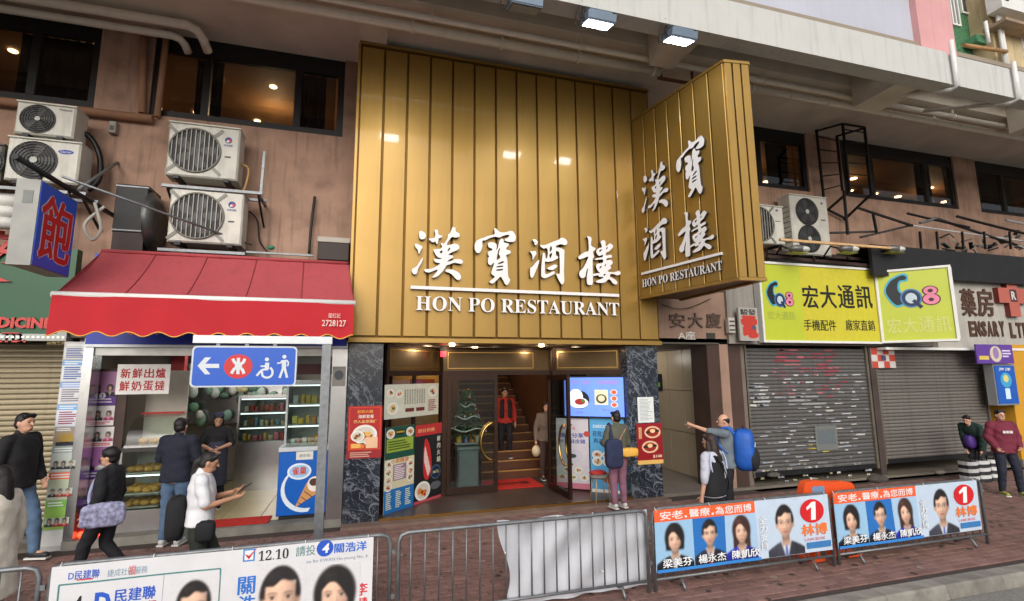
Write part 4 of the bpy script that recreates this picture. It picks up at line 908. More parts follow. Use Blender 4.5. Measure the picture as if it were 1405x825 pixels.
def dr8(mb, f, d):
    mb.text(f, '燒味分享', f.w*.1, f.h*.72, f.w*.85, f.h*.79, d, P((60, 80, 160)), .03); mb.text(f, '半隻酥皮雞', f.w*.1, f.h*.64, f.w*.9, f.h*.7, d, P((60, 80, 160)), .02); mb.text(f, '新登場', f.w*.2, f.h*.83, f.w*.6, f.h*.88, d, P((200, 110, 110)), .0)
    mb.oval(f, f.w*.95, f.h*.78, f.w*.1, f.h*.04, d, P((190, 70, 60))); mb.oval(f, f.w*.5, f.h*.46, f.w*.3, f.h*.1, d, P((206, 200, 214))); mb.oval(f, f.w*.5, f.h*.46, f.w*.12, f.h*.03, d+.001, P((60, 70, 60)))
    for i in range(5): food(mb, f, f.w*(.16+.17*i), f.h*(.16+.1*(i % 2)), f.w*.12, d, 60+i)
    mb.rect(f, 0, 0, f.w, f.h*.08, d, P((206, 120, 140))); food(mb, f, 0.0+f.w*.1, f.h*.5, f.w*.1, d, 71)
sheet('food_poster', 'pale pink poster under the menu screen beside the open door', fsub(fR, 764, 574, 808.5, 670), dr8, (214, 206, 214))
def dr9(mb, f, d):
    mb.text(f, 'DISCOUNT', f.w*.1, f.h*.86, f.w*.8, f.h*.9, d, P(WH), .02); mb.text(f, '夜晚火鍋放題', f.w*.08, f.h*.74, f.w*.9, f.h*.82, d, P((30, 60, 120)), .02); mb.text(f, '再減', f.w*.1, f.h*.65, f.w*.4, f.h*.72, d, P((30, 60, 120)), .02)
    for i in range(6): food(mb, f, f.w*(.2+.3*(i % 3)), f.h*(.5-.09*(i//3)), f.w*.15, d+.0005*i, 80+i)
    mb.rect(f, 0, 0, f.w, f.h*.05, d, P(WH)); mb.oval(f, f.w*.6, f.h*.2, f.w*.25, f.h*.08, d, P((150, 90, 40)))
sheet('food_poster', 'sky blue hotpot poster under the menu screen behind the waiting woman', fsub(fR, 810.5, 573, 858, 677), dr9, (90, 170, 220))
# folding stool with red cushion before the blue poster
sp_ = PZ(824, 690, .1); t = thing('stool', 'small stool with red and grey seat before the blue poster', 'stool', (sp_.x, sp_.y, .1))
MB(M('stool_seat', (120, 112, 104), .6)).ell((sp_.x, sp_.y, .56), (.2, .16, .05)).build('seat', t); MB(P((170, 40, 30))).ell((sp_.x-.02, sp_.y+.03, .62), (.17, .12, .045)).build('cushion', t)
for a, b in ((-.13, -.1), (.13, -.1), (-.13, .1), (.13, .1)): MB(M('stool_leg', (176, 150, 110), .5, .4)).cyl((sp_.x+a*1.1, sp_.y+b*1.2, .1), (sp_.x+a*.8, sp_.y+b*.8, .55), .012, n=8).build('leg', t)
# Christmas tree on a stand behind the closed door
tx, ty = 2.12, 10.62
t = thing('christmas_tree', 'small decorated Christmas tree standing behind the closed glass door', 'tree', (tx, ty, .1))
MB(M('tree_stand', (150, 150, 146), .5)).box(tx-.28, tx+.28, ty-.22, ty+.22, .98, 1.02).build('table_top', t); mb = MB(dark)
for a in (-.24, .24):
    for b in (-.18, .18): MB(dark).box(tx+a-.02, tx+a+.02, ty+b-.02, ty+b+.02, .1, .98).build('leg', t)
MB(woodd).cyl((tx, ty, 1.02), (tx, ty, 2.1), .025, .008).build('trunk', t)
ndl = M('fir_needles', (34, 92, 48), .7, 0, .4, 12); mb = MB(ndl); rr = random.Random(5)
for i in range(520):
    h_ = rr.random()**1.2; z = 1.18+.95*h_; tier = 1-((h_*4) % 1)*.35; rad = (.40*(1-h_)+.02)*tier; a = rr.uniform(0, 6.28); r0_ = rad*rr.uniform(.5, 1)
    c = Vector((tx+r0_*math.cos(a), ty+r0_*math.sin(a), z-.04)); d_ = Vector((math.cos(a), math.sin(a), -.35)); s_ = Vector((-math.sin(a), math.cos(a), rr.uniform(-.3, .3)))
    mb.add([c, c+d_*.1+s_*.03, c+d_*.13, c+d_*.1-s_*.03], [(0, 1, 2, 3)])
mb.build('foliage', t)
for i in range(26):
    h_ = rr.random(); a = rr.uniform(3.3, 6.1); rad = .4*(1-h_)+.03; o = MB(P(rr.choice([(200, 40, 40), (220, 180, 60), (210, 210, 214)]), .25)).ell((tx+rad*math.cos(a), ty+rad*math.sin(a), 1.16+.92*h_), .024, 8, 6).build('bauble', t)
for zt, rad in ((1.28, .36), (1.52, .26), (1.76, .17)):
    MB(P((226, 226, 220), .6)).tube([(tx+rad*math.cos(s), ty+rad*math.sin(s), zt+.03*math.sin(4*s)) for s in (2*math.pi*i/24 for i in range(24))], .014, 6, closed=True).build('garland', t)
def bx(name, label, cat, c, s, mat, group=None):
    t = thing(name, label, cat, (c[0], c[1], c[2]-s[2]/2), group); f = fw(c[0]-s[0]/2, c[0]+s[0]/2, c[2]-s[2]/2, c[2]+s[2]/2, c[1]-s[1]/2)
    MB(mat).bbox(f, 0, s[0], 0, s[2], -s[1], 0, min(s)*.08).build('body', t); return t, f
for i, (dx, cc) in enumerate((( -.2, (206, 150, 60)), (-.06, (70, 90, 180)), (.08, (220, 130, 40)), (.2, (190, 190, 190)))):
    t_, f_ = bx('gift_box', ['orange', 'blue', 'amber', 'silver'][i]+' gift box under the small Christmas tree', 'box', (tx+dx, ty-.14, 1.09), (.11, .11, .14), P(cc)); MB(P((230, 210, 120))).fbox(f_, .047, .063, 0, .14, 0, .004).build('ribbon', t_)
# grey bin
bxp = PZ(641, 672, .1); t = thing('waste_bin', 'tall grey litter bin behind the closed glass door', 'bin', (bxp.x, 10.45, .1)); f = fw(bxp.x-.22, bxp.x+.22, .1, .95, 10.28)
MB(M('bin_grey', (140, 146, 148), .4, .5, .08)).bbox(f, 0, .44, .04, .78, -.34, 0, .03).build('body', t); MB(dark).fbox(f, .0, .44, 0, .04, -.34, -.01).build('foot', t); MB(M('bin_lid', (170, 176, 178), .35, .5)).bbox(f, -.01, .45, .785, .85, -.35, .01, .02).build('lid', t)
# picture on the back panel
sheet('wall_picture', 'small framed picture of fruit on the warm wall behind the tree', fw(.95, 1.6, 1.75, 2.35, 11.485), lambda mb, f, d: (mb.rect(f, .05, .05, f.w-.05, f.h-.05, d, P((150, 60, 40))), mb.oval(f, f.w*.4, f.h*.4, .1, .1, d+.001, P((120, 160, 50))), mb.oval(f, f.w*.65, f.h*.35, .1, .1, d+.002, P((200, 50, 60)))), (196, 150, 80), 'picture')

# ================================================================== BAKERY
BY = 8.98
bx0, bx1 = -3.97, -.26
bk = thing('bakery_shop', 'open-fronted bakery shop unit with beige floor under the red awning', 'shop', ((bx0+bx1)/2, BY, 0))
bfl = M('beige_floor_tile', (196, 178, 136), .3, 0, .06, 1.5, dirt=.2)
MB(M('shop_step', (128, 124, 116), .8, 0, .2, 5, dirt=.5)).box(bx0, bx1, BY-.06, BY+.22, 0.0, .12).build('step', bk)
# floor tiles as pieces
tl = MB(bfl); tl.bbox(Fr((0, 0, 0), (1, 0, 0), (0, 1, 0)), .004, .596, .004, .596, -.01, .004, .003)
t0 = None
for i in range(6):
    for j in range(6):
        q = Vector((bx0+.04+.6*i, BY+.23+.6*j, .12))-bk.location
        if t0 is None: t0 = tl.build('floor_tile', bk, local=True); t0.location = q
        else: piece('floor_tile', t0.data, bk, q)
MB(M('tile_grout', (110, 100, 84), .9)).box(bx0, bx1, BY+.225, 13.1, .06, .118).build('floor_bed', bk)
MB(M('shop_wall', (176, 172, 160), .7, 0, .12, 2, dirt=.2)).box(bx0, bx1, 12.9, 13.0, .12, 2.97).build('back_wall', bk)
MB(silver).box(bx0+.0, bx0+.12, BY-.04, BY+.13, .121, 2.97).build('steel_column', bk)
MB(silver).box(bx1-.24, bx1, BY-.03, BY+.15, .121, 2.97).build('steel_column', bk)
MB(M('steel_head', (150, 150, 148), .3, .8, .1)).box(bx0+.12, bx1-.24, BY-.02, BY+.1, 2.72, 2.86).build('head_rail', bk)
shop_l = M('cool_tube', (245, 250, 255), .5, emit=5, var=0)
for y in (10.0, 11.6):
    MB(shop_l).box(-3.2, -1.0, y-.05, y+.05, 2.93, 2.965).build('tube_lamp', bk)
    l = bpy.data.lights.new('shop_lamp', 'AREA'); l.shape = 'RECTANGLE'; l.size = 2.2; l.size_y = .12; l.energy = 9; l.color = (1, .95, .84); o = bpy.data.objects.new('shop_lamp', l); COL.objects.link(o); o.location = (-2.1, y, 2.91)
# blue fascia sign above the shop
f = fw(bx0+.03, bx1-.02, 2.88, 4.25, 8.88); t = thing('bakery_sign', 'blue bakery fascia sign with red characters half hidden behind the awning', 'sign', (-2.1, 8.88, 2.88))
MB(M('blue_sign_face', (20, 48, 170), .35, 0, .05, 2)).fbox(f, 0, f.w, 0, f.h, -.1, 0).build('board', t)
MB(alum).fbox(f, -.02, f.w+.02, -.04, 0, -.1, .02).build('trim', t)
m_ = MB(P(RED)); cw = f.w/5
for i, ch in enumerate('新鮮麵飽屋'): m_.text(f, ch, .15+cw*i, .16, .15+cw*i+.5, .9, .006, P((226, 196, 190)), .055); m_.text(f, ch, .15+cw*i, .16, .15+cw*i+.5, .9, .01, P(RED), .03)
m_.build('lettering', t)
# awning
t = thing('awning', 'red fabric awning with white front bar and scalloped valance over the bakery', 'awning', (-2, 8.85, 3.4))
redf = M('awning_top', (174, 74, 80), .8, 0, .1, 1.5, dirt=.3, bump=.1, bscale=120, streak=.3); redv = M('awning_valance', (182, 26, 38), .8, 0, .06, 2, bump=.1, bscale=120)
AF = 7.72; a0, a1 = PY(74, 405, AF), PY(486, 416, AF); b0, b1 = PY(141, 345, 8.9), PY(478, 361, 8.9); zf = (a0.z+a1.z)/2; zbk = (b0.z+b1.z)/2; nx = 40
vs = []; fs = []
for j in range(9):
    for i in range(nx+1):
        s_, r_ = i/nx, j/8; x = (b0.x*(1-r_)+a0.x*r_)*(1-s_)+(b1.x*(1-r_)+a1.x*r_)*s_; y = 8.9*(1-r_)+AF*r_
        vs.append((x, y, zbk*(1-r_)+zf*r_-.07*math.sin(math.pi*r_)*(.8+.2*math.cos(2*math.pi*4*s_))+.006*math.sin(i*1.3)))
fs = [(j*(nx+1)+i, (j+1)*(nx+1)+i, (j+1)*(nx+1)+i+1, j*(nx+1)+i+1) for j in range(8) for i in range(nx)]
MB(redf).add(vs, fs, None, True).build('canopy_cloth', t)
for q_ in (8, 16, 24, 32):
    MB(M('awning_seam', (140, 52, 58), .8)).tube([Vector(vs[j*(nx+1)+q_])+Vector((0, 0, .006)) for j in range(9)], .008, 6).build('seam', t)
MB(whitep).cyl((a0.x-.02, AF, zf), (a1.x+.02, AF, zf), .045, n=14).build('front_bar', t)
MB(redf).cyl((b0.x, 8.87, zbk-.005), (b1.x, 8.87, zbk-.005), .03, n=10).build('roller', t)
for x in (a0.x+.35, a1.x-.35): MB(whitep).tube([(x, 8.85, zbk-.1), (x+.3, 8.3, zf+.2), (x, AF, zf)], .02, 8).build('folding_arm', t)
vh = PY(280, 410, AF).z-PY(280, 459, AF).z; vs = []; n2 = 120; rows = 7; edge = []
for i in range(n2+1):
    s_ = i/n2; x = a0.x+(a1.x-a0.x)*s_; drop = vh+.03*math.cos(s_*math.pi*2*10.5)
    for j in range(rows+1):
        r_ = j/rows; vs.append((x, AF-.045-.012*math.sin(s_*44)*r_-.02*r_+.006*math.sin(s_*15), zf-.01-drop*r_))
    edge.append(vs[-1])
fs = [(i*(rows+1)+j, (i+1)*(rows+1)+j, (i+1)*(rows+1)+j+1, i*(rows+1)+j+1) for i in range(n2) for j in range(rows)]
vo = MB(redv).add(vs, fs, None, True).build('valance', t)
o = MB(P((226, 170, 70))).tube(edge, .008, 6).build('edge_piping', None); o.parent = vo; o.location = -t.location
fV = fw(a0.x, a1.x, zf-vh, zf, AF-.085); m_ = MB(P((226, 200, 190))); u0, v0, u1, v1 = fV.bb(442, 430, 475, 446); m_.text(fV, '蛋紅記', u0+.08, v0+.1, u1-.08, v1, 0, P((226, 200, 190)), 0); m_.text(fV, '2728127', u0, v0-.02, u1, v0+.07, 0, P((226, 200, 190)), .01); m_.build('print', t)
for s_, A, B in ((0, a0, b0), (1, a1, b1)): MB(redf).add([(A.x, AF, zf), (B.x, 8.9, zbk), (B.x, 8.9, zbk-.25), (A.x, AF, zf-.12)], [(0, 1, 2, 3)]).build('side_cloth', t)
# white sign with red characters
def drw(mb, f, d):
    for r_, s_ in enumerate(('鮮奶蛋撻', '新鮮出爐')):
        for i, ch in enumerate(s_): mb.text(f, ch, f.w*(.07+.22*i), f.h*(.12+.42*r_), f.w*(.25+.22*i), f.h*(.44+.42*r_), d, P((176, 20, 26)), .035)
sheet('shop_sign', 'white hanging board with red characters in the bakery front', fy(160, 500, 233, 541, 8.97), drw, (224, 220, 216), 'sign')
# panel of purple and pink campaign posters inside the left column
pnl = thing('notice_board', 'dark narrow board behind the purple campaign posters at the bakery entrance', 'board', (-3.6, 9.33, .5)); fpn = fy(120, 506, 168, 694, 9.31)
MB(woodd).fbox(fpn, -.02, fpn.w, 0, fpn.h, -.05, 0).build('board', pnl)
MB(silver).fbox(fpn, -.06, -.022, 0, fpn.h, -.05, .03).build('frame', pnl)
def camp(n_, cols, bg, num=None, bgq=(200, 190, 200)):
    def dr(mb, f, d):
        mb.rect(f, 0, 0, f.w, f.h*.28, d, P((96, 56, 140)) if bg == 'p' else P((230, 226, 226)))
        for i, c in enumerate(cols): portrait(mb, f, f.w*(.5*i+.02 if len(cols) > 1 else .2), f.h*.26, f.w*.47, d+.001+.002*i, 'f', c, (230, 230, 232), long=i == 0, bg=bgq)
        lines(mb, f, f.w*.08, f.h*.05, f.w*.92, f.h*.22, 2, d+.012, (214, 200, 226) if bg == 'p' else (200, 60, 80), n_)
        if num: mb.oval(f, f.w*.5, f.h*.28, f.w*.13, f.w*.13, d+.014, P((230, 226, 236))); mb.text(f, num, f.w*.46, f.h*.22, f.w*.54, f.h*.34, d+.016, P((96, 56, 140)), .02)
    return dr
for i, (x0, y0, x1, y1, bgc, cols, num, lb) in enumerate(((124, 510, 161, 556, (170, 120, 160), [(26, 24, 30), (30, 28, 36)], '3', 'topmost purple campaign poster with two portraits on the bakery board'), (127, 557, 157, 584, (220, 216, 214), [(40, 40, 40), (214, 70, 130)], None, 'small white and pink campaign poster, upper of two, on the bakery board'), (126, 586, 156, 613, (220, 216, 214), [(40, 40, 40), (214, 70, 130)], None, 'small white and pink campaign poster, lower of two, on the bakery board'), (111, 612, 151, 657, (170, 110, 170), [(26, 24, 30), (220, 216, 220)], None, 'large purple campaign poster in the middle of the bakery board'), (110, 658, 144, 693, (210, 170, 190), [(26, 24, 30), (26, 24, 30)], None, 'lowest pink campaign poster on the bakery board'))):
    f = fy(x0, y0, x1, y1, 9.31); f.O.y -= .006; sheet('campaign_poster', lb, f, camp(i, cols, 'p' if i in (0, 3, 4) else 'w', num, bgc), bgc)
# small red shrine at the foot of the board
shp = fy(104, 697, 146, 733, 9.1); t = thing('shrine', 'small red floor shrine with two glowing red lamps at the bakery corner', 'shrine', (shp.O.x+.2, 9.1, .12))
MB(M('shrine_wood', (84, 38, 30), .5)).box(shp.O.x, shp.O.x+shp.w, 9.1, 9.3, .121, .5).build('cabinet', t); MB(P((150, 24, 20))).box(shp.O.x+.05, shp.O.x+shp.w-.05, 9.088, 9.098, .2, .46).build('tablet', t)
MB(P((190, 40, 20), .5, 1)).ell((shp.O.x+.26, 9.05, .2), (.05, .04, .06)).build('incense_bowl', t)
for u in (.1, shp.w-.08): o = MB(P((255, 70, 40), .5, 3)).ell((shp.O.x+u, 9.05, .17), .045, 10, 8).build('lamp', t)
# glass display counter with trays of bread
cx0, cx1 = PY(162, 650, 9.18).x, PY(246, 650, 9.18).x; t = thing('display_counter', 'stainless glass-fronted counter with trays of buns in the bakery', 'counter', ((cx0+cx1)/2, 9.3, .12))
MB(silver).box(cx0, cx1, 9.18, 9.85, .12, .42).build('base', t); MB(M('counter_top', (70, 66, 62), .3, .5)).box(cx0-.03, cx1+.03, 9.12, 9.9, 1.28, 1.34).build('top', t)
for x in (cx0, cx1-.03): MB(silver).box(x, x+.03, 9.18, 9.22, .42, 1.28).build('post', t)
MB(glass('case_glass', (226, 234, 230))).box(cx0+.03, cx1-.03, 9.19, 9.198, .42, 1.28).build('pane', t)
MB(P((206, 206, 196))).box(cx0+.01, cx1-.01, 9.8, 9.84, .42, 1.28).build('back_panel', t)
for z in (.62, .92): MB(silver).box(cx0+.04, cx1-.04, 9.24, 9.78, z, z+.012).build('shelf', t)
MB(P((245, 250, 255), .5, 4)).box(cx0+.08, cx1-.1, 9.22, 9.24, .905, .918).build('lamp_strip', t)
bun = M('bun_crust', (214, 160, 76), .5, 0, .3, 14); rr = random.Random(3); k = 0
bun0 = MB(bun).ell((0, 0, .03), (.075, .06, .045), 10, 6)
b_me = None
for z in (.432, .632, .932):
    for cxk in (cx0+.28, cx0+.80):
        tr_ = thing('bread_tray', '%s tray of golden buns on the %s shelf of the bakery counter' % ('left' if cxk < cx0+.5 else 'right', {.432: 'bottom', .632: 'middle', .932: 'top'}[z]), 'tray', (cxk, 9.5, z), 'bread trays')
        MB(P((206, 206, 196))).box(cxk-.24, cxk+.24, 9.27, 9.74, z+.002, z+.012).build('tray', tr_)
        for i in range(4):
            for j in range(3):
                if b_me is None: o = bun0.build('bun', tr_, local=True); b_me = o.data
                else: o = piece('bun', b_me, tr_, (0, 0, 0))
                o.location = (-.17+.115*i+rr.gauss(0, .01), -.14+.14*j, .012+rr.uniform(0, .03)); o.rotation_euler = (0, 0, rr.uniform(0, 3))
# curved glass sneeze guard and warmer on the counter
t = thing('food_warmer', 'curved glass food warmer standing on the bakery counter', 'warmer', (cx0+.4, 9.5, 1.34))
g_ = MB(MATS['case_glass']); n = 10; pr_ = [(9.2+.5*(1-math.cos(math.pi/2*i/n))*.9, 1.36+.42*math.sin(math.pi/2*i/n)) for i in range(n+1)]
g_.add([(x, y, z) for y, z in pr_ for x in (cx0+.05, cx1-.15)], [(2*i, 2*i+1, 2*i+3, 2*i+2) for i in range(n)], None, True); g_.build('glass_cover', t)
MB(silver).box(cx0+.03, cx1-.13, 9.2, 9.8, 1.342, 1.37).build('base', t); MB(P((190, 40, 36))).box(cx0+.05, cx1-.15, 9.66, 9.7, 1.8, 1.83).build('red_rail', t); MB(P((196, 190, 176))).box(cx0+.05, cx1-.15, 9.8, 9.84, 1.37, 2.5).build('back_panel', t)
for i in range(5): o = piece('bun', b_me, t, Vector((cx0+.18+.15*i, 9.5, 1.372))-t.location)
# red column inside
t = thing('red_column', 'narrow red painted column inside the bakery behind the counter', 'column', (-2.1, 10.0, .12)); c_ = PY(240, 560, 10.0); MB(P((160, 30, 32))).box(c_.x-.1, c_.x+.1, 9.95, 10.12, .122, 2.96).build('shaft', t); MB(P((200, 190, 180))).box(c_.x-.105, c_.x+.105, 9.945, 10.125, 1.7, 2.0).build('notice', t)
# pastry cabinet at the back
def cabinet(name, label, x0, x1, y0, y1, z0, z1, nsh, goods, solid=.0, lit=True, frame=silver, seed=1):
    t = thing(name, label, 'cabinet', ((x0+x1)/2, y0, z0)); zs = z0+solid
    if solid: MB(frame).box(x0, x1, y0, y1, z0, zs).build('base', t)
    MB(P((210, 214, 210))).box(x0, x1, y1-.03, y1, zs, z1).build('back_panel', t)
    for x in (x0, x1-.035): MB(frame).box(x, x+.035, y0, y1-.031, zs, z1).build('side', t)
    MB(frame).box(x0, x1, y0, y1, z1, z1+.06).build('top', t)
    rr = random.Random(seed)
    for i in range(nsh):
        z = zs+(z1-zs)*i/nsh; MB(silver).box(x0+.036, x1-.036, y0+.03, y1-.032, z+.002, z+.014).build('shelf', t)
        if lit: MB(P((245, 250, 255), .5, 2.2)).box(x0+.05, x1-.05, y0+.032, y0+.05, z+(z1-zs)/nsh-.035, z+(z1-zs)/nsh-.012).build('lamp_strip', t)
        x = x0+.1; k = 0
        while x < x1-.09:
            w_ = rr.uniform(.05, .09); c = rr.choice(goods); h_ = rr.uniform(.08, .16)
            MB(P(c)).bbox(fw(x, x+w_, z+.015, z+.015+h_, y0+.1), 0, w_, 0, h_, -.15, 0, .012).build('package', t); x += w_+rr.uniform(.01, .05)
    MB(MATS['case_glass']).box(x0+.036, x1-.036, y0+.008, y0+.016, zs, z1).build('pane', t)
    return t
gA = [(224, 180, 90), (236, 210, 160), (206, 80, 60), (240, 234, 214), (150, 96, 50), (120, 170, 190), (230, 120, 140)]
a = PZ(312, 640, .12); cabinet('pastry_cabinet', 'stainless pastry cabinet with lit shelves at the back of the bakery', -2.42, -1.45, 11.6, 12.3, .12, 1.95, 3, gA, .95, seed=4)
cabinet('drinks_fridge', 'upright glass-door fridge with yellow packages right of the bakery entrance', -1.28, -.52, 9.75, 10.4, .12, 2.25, 5, [(236, 196, 50), (240, 224, 120), (90, 140, 80), (220, 220, 210), (226, 150, 60), (200, 70, 60)], .35, True, M('fridge_case', (170, 176, 178), .4, .4), 8)
MB(P((84, 40, 40))).box(-1.35, -.5, 9.6, 9.7, 2.42, 2.6).build('cable_cover', bk)
# shelves of hanging packaged goods
rr = random.Random(12); t = thing('goods_rack', 'wall rack crammed with green and white packaged goods at the back of the bakery', 'rack', (-2.7, 12.3, .12))
MB(silver).box(-3.8, -1.5, 12.4, 12.44, 1.4, 2.9).build('rack_panel', t)
for i in range(44):
    x = rr.uniform(-3.75, -1.6); z = rr.uniform(1.5, 2.75); w_ = rr.uniform(.12, .26); h_ = rr.uniform(.12, .3); c = rr.choice([(110, 156, 126), (206, 216, 206), (140, 176, 154), (222, 222, 212), (90, 120, 104), (206, 196, 150)])
    mb = MB(P(c)); mb.ell((x, 12.3-.004*i, z), (w_/2, .05, h_/2), 8, 6); mb.build('packet', t)
for i, (x, z, s_) in enumerate(((-1.35, .12, .3), (-1.32, .425, .26), (-1.0, .12, .28))):
    tt, ff = bx('carton', ['bottom brown carton stacked beside the pastry cabinet', 'top brown carton stacked beside the pastry cabinet', 'brown carton on the floor behind the blue freezer'][i], 'carton', (x, 11.2, z+s_/2), (.34, .34, s_), M('cardboard', (140, 100, 66), .8, 0, .1)); MB(P((190, 170, 130))).fbox(ff, .0, .34, s_*.46, s_*.54, 0, .003).build('tape', tt)
# ice-cream freezer, blue with a cone printed on it
fx0, fx1 = PY(380, 675, 9.13).x, PY(449, 675, 9.13).x; t = thing('ice_cream_freezer', 'blue chest freezer printed with a cone at the bakery entrance', 'freezer', ((fx0+fx1)/2, 9.13, .12))
fF = fw(fx0, fx1, .18, 1.17, 9.13); MB(P((20, 96, 190), .3)).bbox(fF, 0, fF.w, 0, fF.h, -.55, 0, .012).build('body', t); MB(dark).box(fx0+.04, fx1-.04, 9.16, 9.66, .121, .178).build('foot', t)
MB(P((200, 206, 210), .3)).bbox(fF, -.01, fF.w+.01, fF.h+.002, fF.h+.075, -.56, .012, .01).build('lid', t); MB(MATS['case_glass']).fbox(fF, .05, fF.w-.05, fF.h+.076, fF.h+.084, -.5, -.03).build('lid_pane', t)
m_ = MB(P(WH)); d = .003
arc = [(.05+.33*math.cos(s), .42+.36*math.sin(s)) for s in (math.pi*(1.0-.1*i)+math.pi*.9 for i in range(1))]
outer = [(.55*fF.w+.48*fF.w*math.cos(s), .40+.36*math.sin(s)) for s in [math.pi*(.75+.08*i) for i in range(11)]]; inner = [(.60*fF.w+.46*fF.w*math.cos(s), .43+.33*math.sin(s)) for s in [math.pi*(1.55-.08*i) for i in range(11)]]
m_.flat(fF, [tuple(p) for p in outer+inner], d, P((224, 236, 246)))
m_.oval(fF, fF.w*.42, .68, fF.w*.24, .13, d+.001, P((226, 236, 246))); m_.oval(fF, fF.w*.42, .68, fF.w*.2, .1, d+.002, P((150, 200, 236))); m_.text(fF, '雀巢', fF.w*.28, .63, fF.w*.56, .75, d+.003, P((206, 60, 50)), .05)
m_.flat(fF, [(fF.w*.36, .12), (fF.w*.58, .5), (fF.w*.84, .34)], d+.002, P((210, 150, 90))); 
for i in range(4): m_.line(fF, (fF.w*(.42+.06*i), .2+.08*i), (fF.w*(.50+.1*i), .16+.055*i), .012, d+.003, P((70, 40, 30)))
m_.oval(fF, fF.w*.74, .47, fF.w*.15, .12, d+.004, P((240, 232, 220))); m_.oval(fF, fF.w*.72, .50, fF.w*.09, .06, d+.005, P((80, 44, 30))); m_.rect(fF, fF.w*.34, .86, fF.w*.68, .99, d, P((222, 222, 214))); m_.text(fF, '請勿坐', fF.w*.4, .9, fF.w*.62, .95, d+.001, P(BK), .0)
m_.build('print', t)
a = PZ(292, 738, .13); m_ = thing('door_mat', 'red doormat on the bakery floor at the entrance', 'mat', (-1.75, 9.25, .124)); MB(matred).box(-2.2, -1.35, 9.02, 9.42, .1275, .142).build('carpet', m_)
# poster and switch on the right steel column
sheet('notice', 'small grey notice plates on the steel column beside the marble pillar', fy(456, 503, 474, 530, BY-.036), lambda mb, f, d: (mb.oval(f, f.w*.5, f.h*.55, f.w*.35, f.h*.25, d, P((90, 92, 96))),), (150, 146, 140), 'notice')

# ================================================================== PHARMACY ON THE LEFT
shutm = lambda nm, c: M(nm, c, .45, .35, .12, 3, rnd=.1, dirt=.5, dscale=3, streak=.4)
def shutter(label, x0, x1, z0, z1, Y, mat, pitch=.078, parts=True):
    t = thing('roller_shutter', label, 'shutter', ((x0+x1)/2, Y, z0), 'closed roller shutters'); n = int((z1-z0)/pitch); hw2 = (x1-x0)/2
    prof = [(0, 0), (-.012, .006), (-.022, pitch*.3), (-.022, pitch*.62), (-.012, pitch*.9), (0, pitch*.93), (.0, pitch)]
    mb = MB(mat); vs = [(s*hw2, y, z) for y, z in prof for s in (-1, 1)]; mb.add(vs, [(2*i, 2*i+1, 2*i+3, 2*i+2) for i in range(len(prof)-1)])
    s0 = mb.build('slat', t, local=True)
    for i in range(1, n): piece('slat', s0.data, t, (0, random.gauss(0, .001), pitch*i))
    MB(dark).box(x0, x1, Y-.03, Y+.03, z0-.09, z0-.002).build('bottom_rail', t)
    for x in (x0-.07, x1+.005): MB(M('shutter_guide', (120, 112, 100), .5, .5, .15, dirt=.4)).box(x, x+.065, Y-.06, Y+.05, z0-.09, z1).build('guide_rail', t)
    return t
shutter('closed beige roller shutter of the pharmacy behind the man in the black jacket', -8.9, -4.42, .2, 2.95, 9.5, shutm('beige_slat', (150, 138, 112)))
MB(M('sill_stone', (110, 106, 100), .9, 0, .2, dirt=.5)).box(-9, -4.1, 9.3, 9.7, .051, .11).build('shutter_sill', bld)
t = thing('pharmacy_sign', 'dark green pharmacy sign with red raised letters left of the awning', 'sign', (-6, 8.98, 2.95)); f = fw(-9.5, PY(100, 400, 8.98).x, 2.93, 4.32, 8.98)
MB(M('green_sign_face', (14, 80, 44), .4, 0, .08, 2)).fbox(f, 0, f.w, .1, f.h, -.15, 0).build('board', t); m_ = MB(P((176, 178, 174))); m_.fbox(f, 0, f.w, 0, .098, -.15, .03); m_.fbox(f, f.w-.12, f.w, .1, .8, 0.001, .028); m_.build('border', t)
lp = MB(P((236, 236, 224), .4, .4))
for i in range(70):
    lp.fbox(f, f.w-.05-.06*i, f.w-.02-.06*i, .035, .065, .031, .04)
o = lp.build('border_bulbs', t); o['kind'] = 'stuff'
redl = M('red_raised_letter', (196, 62, 58), .45, 0, .1)
x1_, yb_ = f.px(73, 450); 
def lt(body, x1p, ytop, ybot, bold=.05, h=None):
    vs, _ = textmesh(body, bold); v0 = f.px(x1p-20, ybot)[1]; v1 = f.px(x1p-20, ytop)[1]; u1 = f.px(x1p, ytop)[0]; k = (v1-v0)/.7; wd = (max(p[0] for p in vs)-min(p[0] for p in vs))*k
    tot = textmesh(body, bold)[0]; a0 = min(p[0] for p in tot)
    for i, ch in enumerate(body):
        if ch == ' ': continue
        pre = textmesh(body[:i+1], bold)[0]; cv, cf = textmesh(ch, bold); dx = max(p[0] for p in pre)-max(p[0] for p in cv)
        MB(redl).solid(f, ([(u1-wd+(p[0]+dx-a0)*k, v0+p[1]*k) for p in cv], cf), .002, .03, redl, P((80, 24, 22))).build('letter', t)
lt('CHINESE MEDICINE', 74, 437, 450); lt('CO. LTD.', 39, 457, 469)
for i, ch in enumerate('參茸藥'):
    u, v = f.px(20, 372); cv, cf = textmesh(ch, .012); MB(redl).solid(f, ([(u-.75+(i-2)*.85+p[0]*.8, v-.1+p[1]*.8) for p in cv], cf), .002, .04, redl, P((80, 24, 22))).build('character', t)
m_ = MB(P((170, 150, 96))); u0, v0, u1, v1 = f.bb(65, 460, 91, 473)
for i in range(2): m_.text(f, '註冊藥房', u0, v0+(v1-v0)*(.52*i), u1, v0+(v1-v0)*(.52*i+.44), .003, P((170, 150, 96)), .01)
m_.build('small_print', t)
